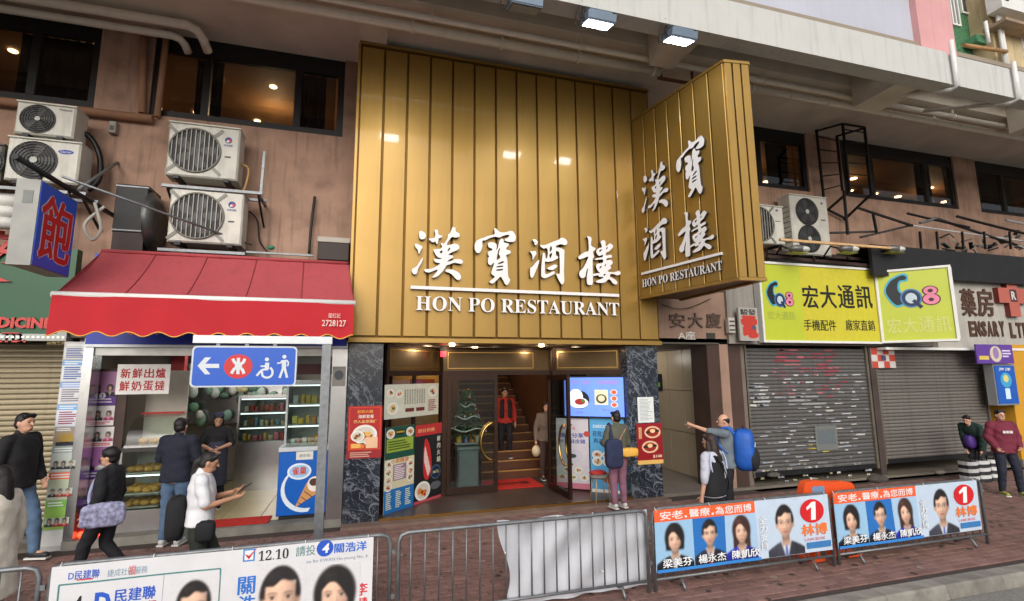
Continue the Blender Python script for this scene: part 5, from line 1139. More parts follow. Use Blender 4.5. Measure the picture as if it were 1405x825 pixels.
# strip of posters on the pier between pharmacy and bakery
PY_ = 8.96
pier = thing('poster_pier', 'narrow white pier pasted with posters between pharmacy shutter and bakery', 'pier', (-4.2, PY_, 0)); px0_ = PY(80, 620, PY_).x-.08; px1_ = PY(103, 620, PY_).x+.04
MB(M('pier_paint', (186, 186, 184), .6, 0, .1, 3, dirt=.4)).box(px0_, px1_, PY_, 9.3, 0.0, 2.92).build('shaft', pier); MB(silver).box(px1_+.004, px1_+.06, PY_-.03, 9.2, 0.0, 2.92).build('edge_strip', pier)
def dA(i, bgc):
    def dr(mb, f, d):
        rr = random.Random(40+i)
        mb.rect(f, 0, f.h*.75, f.w, f.h, d, P(bgc)); lines(mb, f, f.w*.08, f.h*.78, f.w*.9, f.h*.97, 2, d+.001, WH, i)
        if i in (5, 6, 7):
            for q in range(3): portrait(mb, f, f.w*(.04+.3*q), f.h*.1, f.w*.34, d+.002+.005*q, rr.choice('mf'), rr.choice([(30, 60, 50), (40, 42, 50), (200, 60, 50)]), bg=(190, 200, 186))
        elif i == 4: mb.oval(f, f.w*.5, f.h*.4, f.w*.3, f.h*.25, d+.001, P((170, 140, 60))); mb.rect(f, f.w*.1, 0, f.w*.9, f.h*.2, d+.001, P((40, 44, 60)))
        else: lines(mb, f, f.w*.1, f.h*.08, f.w*.9, f.h*.7, 6, d+.001, rr.choice([(150, 60, 90), (60, 90, 160), (120, 120, 130)]), i)
    return dr
names = ['white round-logo notice at the top', 'pale blue list poster, first under the round-logo notice', 'pale blue list poster, second under the round-logo notice', 'pale blue list poster, third under the round-logo notice', 'tan and navy photo poster', 'grey-green group portrait poster', 'green and orange portrait poster', 'bright green portrait poster', 'white paper sheet at the bottom']
bgs = [(190, 190, 190), (120, 170, 220), (120, 160, 220), (110, 170, 226), (150, 140, 130), (150, 170, 160), (240, 110, 70), (120, 190, 70), (220, 220, 216)]
zz = 2.9; hs_ = [.25, .32, .32, .32, .27, .36, .38, .40, .22]
for i in range(9):
    f = fw(px0_+.01, px1_-.005, zz-hs_[i]+.012, zz, PY_-.006); zz -= hs_[i]
    sheet('pasted_poster', names[i]+' of the pasted pier', f, dA(i, bgs[i]) if i < 8 else None, [(206, 206, 204), (214, 218, 224), (216, 214, 220), (214, 218, 226), (160, 140, 110), (200, 206, 200), (200, 210, 180), (150, 196, 90), (214, 214, 210)][i], 'poster')

# ================================================================== HANGING LIGHT-BOX SIGN
pn = PY(57, 247, 7.2); pf = PX(107, 272, pn.x); pb = PY(46, 364, 7.2); X = pn.x; zt, zb_ = pn.z, pb.z
t = thing('light_box_sign', 'blue hanging light-box sign with one red character above the green sign', 'sign', (X, 7.2, zb_))
fS = Fr((X, 7.2, zb_), (0, 1, 0), (0, 0, 1), pf.y-7.2, zt-zb_)
MB(M('light_box_metal', (134, 134, 130), .5, .5, .1, 4, dirt=.3)).box(X-.24, X-.002, 7.2, pf.y, zb_, zt).build('housing', t)
MB(M('light_box_blue', (28, 84, 214), .35, 0, .05, 2)).fbox(fS, 0.012, fS.w-.012, .012, fS.h-.012, -.001, .006).build('face', t)
m_ = MB(P(RED)); m_.text(fS, '飽', fS.w*.1, fS.h*.12, fS.w*.9, fS.h*.88, .008, P((220, 214, 220)), .06); m_.text(fS, '飽', fS.w*.1, fS.h*.12, fS.w*.9, fS.h*.88, .011, P((196, 24, 30)), .028); m_.build('character', t)
MB(P((120, 122, 120))).box(X-.16, X-.06, 7.196, 7.1995, zt-.3, zt-.14).build('vent', t)
bp = MB(dark); q = PY(42, 226, 7.0); bp.tube([(X-.12, 6.9, zt+.16), (X-.05, 9.58, zt+.16)], .035, 10); bp.cyl((X-.12, 7.4, zt), (X-.12, 7.4, zt+.16), .02); bp.cyl((X-.1, 8.0, zt), (X-.1, 8.0, zt+.16), .02); bp.build('support_pole', t)
MB(steel).tube([(X+.0, 7.6, zt+.2), (-1.9, 9.3, 4.62)], .018, 8).build('stay_rod', t); MB(steel).tube([(X, 8.0, zt+.17), (PY(160, 222, 9.55).x, 9.58, PY(160, 222, 9.55).z)], .022, 8).build('stay_rod', t)
MB(P((190, 190, 180))).tube(crom([(X+.02, 8.4, zt+.12), (X+.12, 8.42, zt-.25), (X+.02, 8.45, zt-.42), (X-.08, 8.43, zt-.2), (X+.1, 8.5, zt+.1)], 6, False), .022, 8).build('cable_loop', t)

# ================================================================== AIR CONDITIONERS AND WALL CLUTTER
acw = M('ac_casing', (204, 201, 190), .5, 0, .08, 4, dirt=.4, dscale=3, streak=.45, rnd=.1); acg = M('ac_grille', (120, 118, 110), .5, .2, .1); acd = M('ac_dark', (26, 26, 26), .6)
def ac(label, x0, y0, x1, y1, Y, style='bars', dep=.36, fans=1, badge=None, case=acw, fx=.38):
    f = fy(x0, y0, x1, y1, Y); t = thing('air_conditioner', label, 'air conditioner', tuple(f.pt(f.w/2, 0, -dep/2)), 'outdoor air conditioning units')
    MB(case).bbox(f, 0, f.w, 0, f.h, -dep, 0, .025).build('casing', t)
    MB(case).fbox(f, -.008, f.w+.008, f.h, f.h+.02, -dep-.005, .008).build('lid', t)
    side = MB(acg)
    for i in range(9): side.fbox(f, -.006, 0, f.h*(.12+.085*i), f.h*(.12+.085*i)+.02, -dep*.9, -.05)
    side.build('side_louvre', t)
    for k in range(fans):
        cu = f.w*fx; cv = f.h*(.5 if fans == 1 else .27+.46*k); r = min(f.h*.44/fans*(1 if fans == 1 else 1.05), f.w*fx*.92)
        MB(acd).oval(f, cu, cv, r, r, .002, acd, 32).build('fan_opening', t)
        bl = MB(M('fan_blade', (58, 58, 60), .5))
        for q in range(5):
            a = 2*math.pi*q/5+.4*k; bl.flat(f, [tuple(p) for p in crom([(cu+.12*r*math.cos(a), cv+.12*r*math.sin(a)), (cu+.75*r*math.cos(a-.25), cv+.75*r*math.sin(a-.25)), (cu+.85*r*math.cos(a+.25), cv+.85*r*math.sin(a+.25)), (cu+.4*r*math.cos(a+.5), cv+.4*r*math.sin(a+.5))], 3)], .004)
        bl.oval(f, cu, cv, r*.18, r*.18, .005); bl.build('fan', t)
        g = MB(acg if style != 'ring' else M('ac_wire', (70, 70, 68), .5))
        if style == 'bars':
            g2 = MB(acg)
            for q in range(11):
                u = -r+2*r*(q+.5)/11; hh = math.sqrt(max(0, r*r-u*u)); MB(M('ac_bar', (170, 168, 158), .5)).fbox(f, cu+u-.006, cu+u+.006, cv-hh, cv+hh, .012, .022).build('grille_bar', t)
            g.tube([f.pt(cu+r*1.02*math.cos(s), cv+r*1.02*math.sin(s), .014) for s in (2*math.pi*i/32 for i in range(32))], .016, 6, closed=True)
            for a, b in ((-1, -1), (1, -1), (1, 1), (-1, 1)): g.line(f, (cu+a*r*.72, cv+b*r*.72), (cu+a*r*1.08, cv+b*r*1.08), .05, .01)
        else:
            for q in range(7): g.tube([f.pt(cu+r*(q+1)/7*math.cos(s), cv+r*(q+1)/7*math.sin(s), .014) for s in (2*math.pi*i/28 for i in range(28))], .0055, 5, closed=True)
            for q in range(6): g.line(f, (cu+.14*r*math.cos(q*math.pi/3), cv+.14*r*math.sin(q*math.pi/3)), (cu+r*math.cos(q*math.pi/3), cv+r*math.sin(q*math.pi/3)), .008, .016)
            MB(P((180, 178, 170))).oval(f, cu, cv, r*.16, r*.16, .022).build('hub', t)
        g.build('fan_guard', t)
    if badge:
        m_ = MB(P(BLU)); badge(m_, f); m_.build('badge', t)
    for u in (.12, f.w-.2): MB(dark).fbox(f, u, u+.08, -.05, -.001, -dep, .02).build('foot', t)
    return t
def bgA(m, f):
    u, v = f.w*.84, f.h*.76; m.oval(f, u, v, .055, .055, .003, P((30, 50, 130))); m.oval(f, u+.012, v-.01, .03, .03, .004, P((206, 60, 60))); m.oval(f, u-.01, v-.02, .02, .02, .005, P((216, 216, 210))); m.text(f, 'GREE', u-.07, v-.11, u+.07, v-.075, .003, P((40, 60, 130)), .02); m.rect(f, u-.04, f.h*.42, u+.05, f.h*.45, .003, P((60, 60, 60)))
def bgB(m, f): m.oval(f, f.w*.8, f.h*.76, .1, .035, .003, P((30, 56, 150))); m.text(f, 'Carrier', f.w*.8-.07, f.h*.76-.015, f.w*.8+.07, f.h*.76+.018, .005, P(WH), .0)
def bgC(m, f): m.text(f, 'Panasonic', f.w*.72, f.h*.84, f.w*.94, f.h*.92, .003, P((60, 60, 60)), .01)
def bgD(m, f): m.rect(f, f.w*.78, f.h*.6, f.w*.9, f.h*.62, .003, P((60, 60, 60))); m.oval(f, f.w*.84, f.h*.9, .04, .03, .003, P((90, 110, 130)))
ac('upper of the two stacked air conditioners at the far left, with round wire guard', 20, 143, 103, 186, 9.0, 'ring', badge=bgC)
ac('lower of the two stacked air conditioners at the far left, with blue oval badge', 7, 192, 109, 250, 8.95, 'ring', badge=bgB)
ac('upper white air conditioner with barred grille on the bracket beside the gold sign', 229, 172, 328, 244, 9.0, 'bars', badge=bgA)
ac('lower white air conditioner with barred grille just above the red awning', 231, 261, 333, 334, 8.95, 'bars', badge=bgA)
ac('dark fan unit half cut off by the left edge beside the lower stacked air conditioner', -60, 196, 3, 246, 9.0, 'ring', case=M('ac_dirty', (96, 92, 84), .6, 0, .15), fx=.6)
ac('narrow air conditioner just right of the projecting gold sign', 1020, 282, 1076, 334, 9.1, 'bars', badge=bgD)
ac('tall twin-fan air conditioner behind the yellow sign', 1087, 270, 1138, 350, 9.1, 'ring', fans=2, badge=bgD, fx=.42)
def bracket(label, x0, y0, x1, y1, Y, d=.5):
    a, b = PY(x0, y0, Y), PY(x1, y1, Y); z = (a.z+b.z)/2; t = thing('wall_bracket', label, 'bracket', ((a.x+b.x)/2, W, z), 'steel wall brackets')
    for yy in (Y, Y+d*.75): MB(steel).box(a.x, b.x, yy, yy+.04, z-.045, z).build('rail', t)
    for x in (a.x+.05, b.x-.09): MB(steel).box(x, x+.04, Y+.041, W-.002, z-.047, z-.002).build('arm', t); MB(dark).beam((x+.02, Y+.06, z-.06), (x+.02, W-.02, z-.42), .03, .03).build('brace', t)
    return t
bracket('steel bracket shelf under the upper barred air conditioner', 222, 247, 360, 268, 8.92)
bracket('rusty steel bracket under the lower barred air conditioner', 216, 339, 336, 347, 8.88)
bracket('dark steel bracket under the stacked air conditioners at the far left', -60, 252, 118, 262, 8.88)
a = PY(150, 250, 9.0)
f = fy(155, 253, 200, 345, 9.0); t = thing('duct_box', 'black ventilation duct box above the left end of the awning', 'duct', tuple(f.pt(f.w/2, 0, -.3)))
MB(acd).bbox(f, 0, f.w, f.h*.28, f.h, -.5, 0, .01).build('box', t); MB(M('duct_brown', (54, 34, 30), .6)).fbox(f, .01, f.w-.01, 0, f.h*.278, -.5, -.01).build('lower_panel', t); MB(M('duct_grey', (92, 92, 90), .4, .6, .2)).tube([f.pt(f.w+.02, f.h*.5, -.25), f.pt(f.w+.12, f.h*.5, -.25)], [f.h*.46, f.h*.3], 20).build('side_duct', t)
for v in (.3, .96): MB(steel).fbox(f, -.006, f.w+.006, f.h*v, f.h*v+.02, -.3, .004).build('flange', t)
f = fy(436, 326, 479, 357, 9.0); t = thing('control_box', 'small brown box with pale lid on the wall beside the gold sign', 'box', tuple(f.pt(f.w/2, 0, -.1))); MB(M('box_brown', (50, 36, 30), .6)).bbox(f, 0, f.w, 0, f.h*.78, -.5, 0, .01).build('body', t); MB(P((170, 164, 152))).fbox(f, -.01, f.w+.01, f.h*.785, f.h, -.55, .012).build('lid', t)
f = fy(151, 168, 161, 184, 9.55); t = thing('junction_box', 'tiny grey junction box on the wall under the brown pipe', 'box', tuple(f.pt(0, 0, 0))); MB(P((150, 146, 136))).bbox(f, 0, f.w, 0, f.h, -.045, .06, .01).build('body', t); MB(P((84, 80, 76))).fbox(f, .02, f.w-.02, .04, .12, .061, .066).build('switch', t)
def cable(label, pts, r=.014, mat=blk, cat='cable'): return MB(mat).tube(crom(pts, 5, False), r, 6).build('cable', None, label, cat, 'wall cables', loc=tuple(pts[0]))
cable('thick black hose curving behind the far-left air conditioners', [PY(105, 178, 9.3), PY(125, 190, 9.35), PY(137, 215, 9.35), PY(136, 245, 9.35), PY(120, 262, 9.3)], .045)
cable('black cable from the air-conditioner bracket down to the awning', [PY(318, 250, 9.3), PY(330, 280, 9.45), PY(352, 300, 9.5), PY(356, 330, 9.5), PY(366, 345, 9.4)])
cable('tan hose hanging right of the upper barred air conditioner', [PY(330, 225, 9.2), PY(341, 232, 9.2), PY(338, 252, 9.2), PY(334, 262, 9.2)], .02, P((176, 140, 84)))
cable('pair of dark conduits rising on the wall left of the brown box', [PY(424, 348, 9.5), PY(427, 310, 9.5), PY(432, 270, 9.52)], .025, dark)
t = thing('wall_bracket', 'thin upright steel arm at the end of the upper air-conditioner bracket', 'bracket', tuple(PY(362, 262, 8.95))); MB(steel).beam(PY(358, 266, 8.95), PY(363, 208, 8.95), .04, .03).build('upright', t); MB(steel).beam(PY(320, 262, 9.2), PY(358, 266, 8.95), .03, .03).build('strut', t)
t = thing('conduit', 'thin steel rail along the wall just above the awning', 'rail', tuple(PY(340, 347, 9.2))); MB(steel).beam(PY(338, 346, 9.1), PY(430, 351, 9.1), .04, .03).build('rail', t); MB(P((44, 120, 90))).ell(PY(372, 340, 9.15), (.06, .04, .04)).build('rag', t)
f = fy(-5, 268, 28, 318, 8.7); t = thing('bundle', 'rolled white plastic sheeting tied up above the green sign', 'bundle', tuple(f.pt(.2, 0, 0)))
for i in range(3): MB(M('white_sheeting', (206, 204, 198), .5, 0, .1, 6)).tube([f.pt(-.6, f.h*(.2+.3*i), 0), f.pt(f.w*.5, f.h*(.22+.3*i), .02), f.pt(f.w, f.h*(.2+.3*i), 0)], f.h*.17, 10).build('roll', t)

# ================================================================== STREET DIRECTION SIGN
MY = 6.55
a, b, c = PY(443, 600, MY), PY(450, 466, MY), PY(267, 467, MY); pxm = a.x; zt = b.z
t = thing('direction_sign', 'blue station direction sign with arrow hanging from a grey post on the pavement', 'sign', (pxm, MY, 0))
MB(steel).box(pxm-.05, pxm+.05, MY-.05, MY+.05, 0.015, zt-.06).build('post', t); MB(alum).box(c.x, pxm+.06, MY-.06, MY+.06, zt-.058, zt+.03).build('arm', t); MB(steel).box(pxm-.13, pxm+.13, MY-.13, MY+.13, .014, .03).build('base_plate', t)
f = fy(262, 475, 407, 531, MY-.065); d = .03
def rrect(w, h, r, n=6): return [(cx_+r*math.cos(s), cy_2+r*math.sin(s)) for cx_, cy_2, s0 in ((w-r, r, -math.pi/2), (w-r, h-r, 0), (r, h-r, math.pi/2), (r, r, math.pi)) for s in (s0+math.pi/2*i/n for i in range(n+1))]
MB(P((196, 202, 208), .35)).prism(f, rrect(f.w, f.h, .05), -.05, 0, P((196, 202, 208), .35)).build('panel', t)
for u in (.25, f.w*.5, f.w-.25): MB(steel).fbox(f, u-.02, u+.02, f.h-.02, f.h+.12, -.045, -.02).build('hanger', t)
ff = f.sub(.018, .018, f.w-.018, f.h-.018, .002); sb = MB(P((0, 82, 190), .35)); sb.flat(ff, rrect(ff.w, ff.h, .04), 0); sb.build('face', t)
lg = MB(P((206, 212, 218), .35)); G = lambda x, y: f.px(250+x/8.265, 450+y/8.265); wc = P((206, 212, 218), .35)
def gp_(pts, dd, m, sm=0): lg.flat(f, [tuple(p) for p in (crom([G(*p) for p in pts], 4) if sm else [G(*p) for p in pts])], dd, m)
gp_([(175, 430), (260, 335), (330, 335), (262, 408), (420, 408), (420, 455), (262, 455), (320, 525), (258, 528)], .004, wc)
cu, cv = G(637, 437); lg.oval(f, cu, cv, (G(800, 437)[0]-G(475, 437)[0])/2, (G(637, 300)[1]-G(637, 575)[1])/2, .004, P((196, 20, 30), .35), 40)
def stroke(pts, w_, dd=.006, m=wc):
    q = crom([G(*p) for p in pts], 6, False) if len(pts) > 2 else [Vector(G(*p)) for p in pts]; L_, R_ = [], []
    for i, p in enumerate(q):
        tn = (q[min(i+1, len(q)-1)]-q[max(i-1, 0)]).normalized(); n = Vector((-tn.y, tn.x))*w_/2; L_.append(p+n); R_.append(p-n)
    lg.flat(f, [tuple(p) for p in L_+R_[::-1]], dd, m)
k8 = f.w/1180
stroke([(640, 340), (632, 525)], 36*k8); stroke([(575, 350), (600, 395), (640, 412), (690, 395), (712, 350)], 34*k8, .007); stroke([(560, 520), (590, 470), (632, 450), (680, 470), (702, 520)], 34*k8, .008); stroke([(600, 432), (680, 432)], 26*k8, .0085)
cu, cv = G(962, 358); lg.oval(f, cu, cv, 24*k8, 24*k8, .006, wc); stroke([(965, 395), (960, 470)], 48*k8); stroke([(975, 470), (905, 480), (845, 545)], 26*k8, .007); stroke([(890, 435), (960, 435)], 20*k8, .0075)
stroke([(905, 495), (915, 545), (965, 565), (1015, 540), (1025, 490), (1000, 450)], 26*k8, .008)
cu, cv = G(1160, 328); lg.oval(f, cu, cv, 24*k8, 24*k8, .006, wc); stroke([(1155, 365), (1155, 450)], 50*k8); stroke([(1150, 445), (1105, 568)], 28*k8, .007); stroke([(1160, 445), (1190, 565)], 28*k8, .0075); stroke([(1130, 370), (1120, 395), (1078, 402)], 18*k8, .008); stroke([(1180, 365), (1205, 395), (1195, 435)], 18*k8, .0085)
lg.build('symbols', t)

# ================================================================== BARRICADES AND BANNERS
BYY = 5.26; ZT = .90
def barricade(label, x0, x1):
    t = thing('crowd_barrier', label, 'barrier', (x0, BYY, 0), 'steel crowd barriers along the kerb'); L_ = x1-x0; r = .02
    fr_ = MB(steel); pts = [(x0+r, BYY, .02)]+[(x0+r, BYY, ZT-.1), (x0+r+.025, BYY, ZT-.04), (x0+r+.09, BYY, ZT-.02), (x1-r-.09, BYY, ZT-.02), (x1-r-.025, BYY, ZT-.04), (x1-r, BYY, ZT-.1), (x1-r, BYY, .02)]
    fr_.tube(pts, r, 10); fr_.build('outer_frame', t); MB(steel).cyl((x0+r, BYY, .14), (x1-r, BYY, .14), .016, n=8).build('bottom_rail', t)
    n = int(L_/.135); bar = None
    for i in range(1, n):
        xx = L_*i/n
        if bar is None: bar = MB(steel).cyl((0, 0, .14), (0, 0, ZT-.03), .0085, n=8).build('bar', t, local=True); bar.location = (xx, 0, 0)
        else: piece('bar', bar.data, t, (xx, 0, 0))
    for xx in (x0+.35, x1-.35): MB(steel).tube([(xx, BYY-.07, .02), (xx, BYY-.05, .06), (xx, BYY, .13), (xx, BYY+.16, .05), (xx, BYY+.2, .02)], .016, 8).build('foot', t)
    for z in (.3, .7): MB(steel).box(x1-.005, x1+.03, BYY-.012, BYY+.012, z, z+.04).build('hook', t)
xs_ = [-5.15, -2.42, PY(541, 760, BYY).x, PY(893, 760, BYY).x, PY(1143, 720, BYY).x, PY(1352, 700, BYY).x]
lbs = ['steel crowd barrier at the far left corner before the person in the cream coat', 'steel crowd barrier carrying the white election banner', 'steel crowd barrier half covered by plain white sheeting', 'steel crowd barrier carrying the left blue and orange banner', 'steel crowd barrier at the right end carrying the right blue and orange banner']
for i in range(5): barricade(lbs[i], xs_[i]+.02, xs_[i+1]-.02)
cloth = M('banner_vinyl', (216, 216, 220), .45, 0, .04, 3, dirt=.12, dscale=5, bump=.05, bscale=8)
def wr(s, amp=.008):
    rr = random.Random(s); a = [(rr.uniform(1, 7), rr.uniform(1, 6), rr.uniform(0, 6), rr.uniform(.3, 1)) for _ in range(5)]
    return lambda u, v: amp*sum(w_*math.sin(ku*u+kv*v+p) for ku, kv, p, w_ in a)/2.2
def clothmesh(f, mat, nu, nv, d=0, edgef=None):
    vs = []; 
    for j in range(nv+1):
        for i in range(nu+1):
            u, v = f.w*i/nu, f.h*j/nv; 
            if edgef: u, v = edgef(u, v)
            vs.append(f.pt(u, v, d))
    return MB(mat).add(vs, [(j*(nu+1)+i, j*(nu+1)+i+1, (j+1)*(nu+1)+i+1, (j+1)*(nu+1)+i) for j in range(nv) for i in range(nu)], None, True)
# plain white sheeting behind the bars of the middle barrier
f = fw(PY(692, 745, BYY+.04).x, PY(893, 745, BYY+.04).x, .06, .88, BYY+.035)
sag = lambda u, v: .045*math.sin(u*3+v*5)*math.exp(-u*.7)+.03*math.sin(u*11-v*9)*math.exp(-((u-.5)/.6)**2)+.012*math.sin(u*19+v*5)+.012*math.sin(u*6-v*14)-.05
f.warp = lambda u, v: min(sag(u, v), -.004)
t = thing('white_sheeting', 'plain creased white sheeting tied behind the bars of the middle barrier', 'sheeting', tuple(f.pt(f.w/2, 0, 0)))
sheetm = M('white_sheeting_cloth', (188, 190, 197), .5, 0, .05, 3, dirt=.15, dscale=4)
clothmesh(f, sheetm, 70, 36, 0, lambda u, v: (u+.06*math.sin(v*6)*(1-u/f.w), v-.03*math.sin(u*5)**2*(v/f.h))).build('cloth', t)
for u, v in ((.02, .5), (.6, .8), (1.0, .8), (1.1, .2)): MB(P(WH)).tube([f.pt(u, v, .0), (f.pt(u, v, 0).x-.03, BYY-.03, f.pt(u, v, 0).z+.05)], .006, 6).build('tie', t)
# white election banner
f = fw(PY(70, 790, 5.20).x, PY(512, 760, 5.20).x, .04, .885, 5.205, wr(3, .007))
t = thing('election_banner', 'white election banner with portraits, a ticked box and 12.10 on the left barrier', 'banner', tuple(f.pt(f.w/2, 0, 0)))
clothmesh(f, cloth, 60, 24).build('cloth', t)
m_ = MB(P(BLU)); d = .002
def tx(s, x0, y0, x1, y1, col, bold=.012, dd=0, slant=0):
    u0, v0, u1, v1 = f.bb(x0, y0, x1, y1); m_.text(f, s, u0, v0, u1, v1, d+dd, P(col), bold, slant=slant)
def rc(x0, y0, x1, y1, col, dd=0): m_.rect(f, *f.bb(x0, y0, x1, y1), d+dd, P(col))
tx('D民建聯', 95, 782, 137, 794, (30, 84, 190), .02); rc(106, 793.5, 128, 795.5, (200, 60, 60)); tx('捷成社區服務', 148, 779, 202, 789, (120, 150, 170), .0); tx('福', 176, 776, 186, 789, (206, 110, 110), .02, .001)
tealc = (70, 130, 130); g0, g1, g2 = f.px(80, 817), f.px(303, 780), f.px(306, 850); g0 = (g0[0], g1[1]); g3 = (g0[0], 0.03)
m_.line(f, g0, g1, .012, d, P(tealc)); m_.line(f, g1, (g1[0], .03), .012, d+.0003, P(tealc)); m_.line(f, g0, g3, .012, d+.0003, P(tealc)); mid = f.px(224, 800)[0]; m_.line(f, (mid, g1[1]), (mid, .03), .004, d, P((150, 150, 160)))
tx('4', 98, 818, 113, 850, BK, .03); tx('民建聯', 158, 806, 213, 824, (30, 84, 190), .03); tx('D', 130, 812, 152, 838, (30, 84, 190), .05); tx('支持我們', 160, 826, 213, 842, (200, 50, 60), .03)
u, v = f.px(268, 795); portrait(m_, f, u-.31, v-.69, .62, d+.001, 'm', (50, 54, 64), vmin=.03, crop=(.2, .8), bg=(214, 213, 216))
u, v = f.px(386, 776); portrait(m_, f, u-.39, v-.87, .79, d+.001, 'm', (50, 54, 64), vmin=.03, crop=(.25, .75), bg=(214, 213, 216))
u, v = f.px(461, 778); portrait(m_, f, u-.355, v-.785, .71, d+.002, 'f', (60, 50, 60), vmin=.03, crop=(.2, .8), bg=(214, 213, 216))
rc(334, 753, 350, 770, (60, 130, 200)); rc(336, 755, 348, 768, (230, 230, 232), .0005); u0, v0, u1, v1 = f.bb(336, 750, 354, 767)
m_.flat(f, [(u0, v0+(v1-v0)*.45), (u0+(u1-u0)*.35, v0), (u1, v1), (u0+(u1-u0)*.36, v0+(v1-v0)*.3)], d+.001, P((196, 40, 40)))
tx(SER('12')+'.'+SER('10'), 355, 754, 396, 768, (40, 40, 44), .0); tx('請投', 406, 749, 433, 763, (100, 140, 140), .01)
cu, cv = f.px(446, 752.5); m_.oval(f, cu, cv, .073, .073, d, P((30, 80, 190))); m_.text(f, '4', cu-.028, cv-.042, cu+.03, cv+.042, d+.001, P(WH), .04, slant=.15); tx('關浩洋', 459, 744, 503, 757, (36, 100, 200), .03)
tx('Vote for KWAN Ho-yeung No. 4', 414, 765, 504, 771, (120, 130, 150), 0)
for i, ch in enumerate('關浩洋'): tx(ch, 327, 791+26*i, 350, 815+26*i, (36, 110, 200), .03)
for i, ch in enumerate('李慧'): tx(ch, 489, 800+20*i, 504, 817+20*i, (206, 50, 60), .03)
m_.build('print', t)
for u in (.05, .7, 1.3, 1.9, f.w-.05): MB(P(WH)).tube([f.pt(u, f.h-.02, .004), (f.pt(u, 0, 0).x, BYY-.024, ZT+.005)], .004, 5).build('tie', t)
# the two blue and orange banners
def blue_banner(label, x0, x1, z0, z1, seed):
    f = fw(x0, x1, z0, z1, 5.205, wr(seed, .006)); t = thing('election_banner', label, 'banner', tuple(f.pt(f.w/2, 0, 0)), 'blue and orange banners')
    clothmesh(f, cloth, 50, 20).build('cloth', t); m = MB(P(WH)); d = .002; X = lambda u: u*f.w; Yv = lambda v: (1-v)*f.h
    m.rect(f, X(.55), Yv(1), X(1), Yv(0), d, P((190, 206, 224))); m.rect(f, X(0), Yv(1), X(.2), Yv(.2), d, P((150, 190, 222))); m.rect(f, X(.2), Yv(1), X(.375), Yv(.2), d, P((40, 110, 186))); m.rect(f, X(.375), Yv(1), X(.55), Yv(.2), d, P((166, 196, 224)))
    m.rect(f, X(0), Yv(.2), X(.55), Yv(0), d, P((232, 96, 48)))
    for s, a, b in (('安老', .03, .15), ('醫療', .185, .295), ('為您而博', .325, .53)): m.text(f, s, X(a), Yv(.17), X(b), Yv(.035), d+.001, P((226, 222, 222)), .02)
    for a in (.16, .305): m.rect(f, X(a), Yv(.165), X(a+.012), Yv(.13), d+.001, P((226, 222, 222)))
    cw_ = f.w*.19; wd = .47*f.w/2.35
    def pp(uc, vt, w_, cw, dd, *a, **k): c = min(.5, cw/w_/2); portrait(m, f, X(uc)-w_/2, Yv(vt)-1.1*w_, w_, dd, *a, vmin=.005, crop=(.5-c, .5+c), top=1.13, **k)
    pp(.1, .25, wd, f.w*.19, d+.001, 'f', (28, 28, 34), (230, 228, 228), bg=(150, 190, 222)); pp(.288, .23, wd*.98, f.w*.17, d+.002, 'm', (40, 38, 48), (210, 220, 236), (190, 30, 40), specs=True, bg=(40, 110, 186)); pp(.463, .235, wd, f.w*.172, d+.003, 'f', (40, 50, 170), (226, 190, 170), hair=(70, 44, 40), long=True, bg=(166, 196, 224))
    pp(.72, .11, 0.6*f.w/2.35, f.w*.215, d+.001, 'm', (58, 60, 72), (224, 226, 232), (90, 110, 180), specs=True, bg=(190, 206, 224))
    for i, s in enumerate(('梁美芬', '楊永杰', '陳凱欣')):
        a = .03+.185*i; m.text(f, s, X(a), Yv(.93), X(a+.15), Yv(.79), d+.018, P((60, 70, 90)), .045); m.text(f, s, X(a), Yv(.93), X(a+.15), Yv(.79), d+.02, P((236, 238, 240)), .022)
    m.oval(f, X(.89), Yv(.27), f.w*.075, f.h*.21, d+.008, P((206, 26, 34)), 32); m.flat(f, [(X(.878), Yv(.43)), (X(.908), Yv(.43)), (X(.916), Yv(.11)), (X(.892), Yv(.11)), (X(.855), Yv(.2)), (X(.857), Yv(.25)), (X(.886), Yv(.2))], d+.009, P((236, 236, 236)))
    m.text(f, '林博', X(.815), Yv(.7), X(.975), Yv(.5), d+.009, P((234, 120, 50)), .03); m.text(f, 'LAM BOK', X(.83), Yv(.79), X(.96), Yv(.74), d+.009, P((220, 130, 140)), .01); m.rect(f, X(.84), Yv(.93), X(.99), Yv(.82), d+.009, P((56, 120, 180)))
    for i, ch in enumerate('全力支持'): m.text(f, ch, X(.565), Yv(.4+.145*i), X(.61), Yv(.28+.145*i), d+.009, P((100, 110, 130)), .04); m.text(f, ch, X(.565), Yv(.4+.145*i), X(.61), Yv(.28+.145*i), d+.011, P((232, 236, 240)), .02)
    m.rect(f, X(0), Yv(1), X(.56), Yv(.95), d+.022, P((50, 130, 206)))
    m.build('print', t)
    for u in (.03, f.w*.3, f.w*.62, f.w-.03): MB(P(WH)).tube([f.pt(u, f.h-.02, .004), (f.pt(u, 0, 0).x, BYY-.024, ZT+.005)], .004, 5).build('tie', t)
zz0 = PY(905, 786, 5.2).z
blue_banner('left one of the two blue and orange election banners with four portraits', PY(899, 740, 5.2).x, PY(1139, 715, 5.2).x, zz0, .885, 11)
blue_banner('right one of the two blue and orange election banners with four portraits', PY(1147, 720, 5.2).x, PY(1345, 700, 5.2).x, zz0, .885, 12)
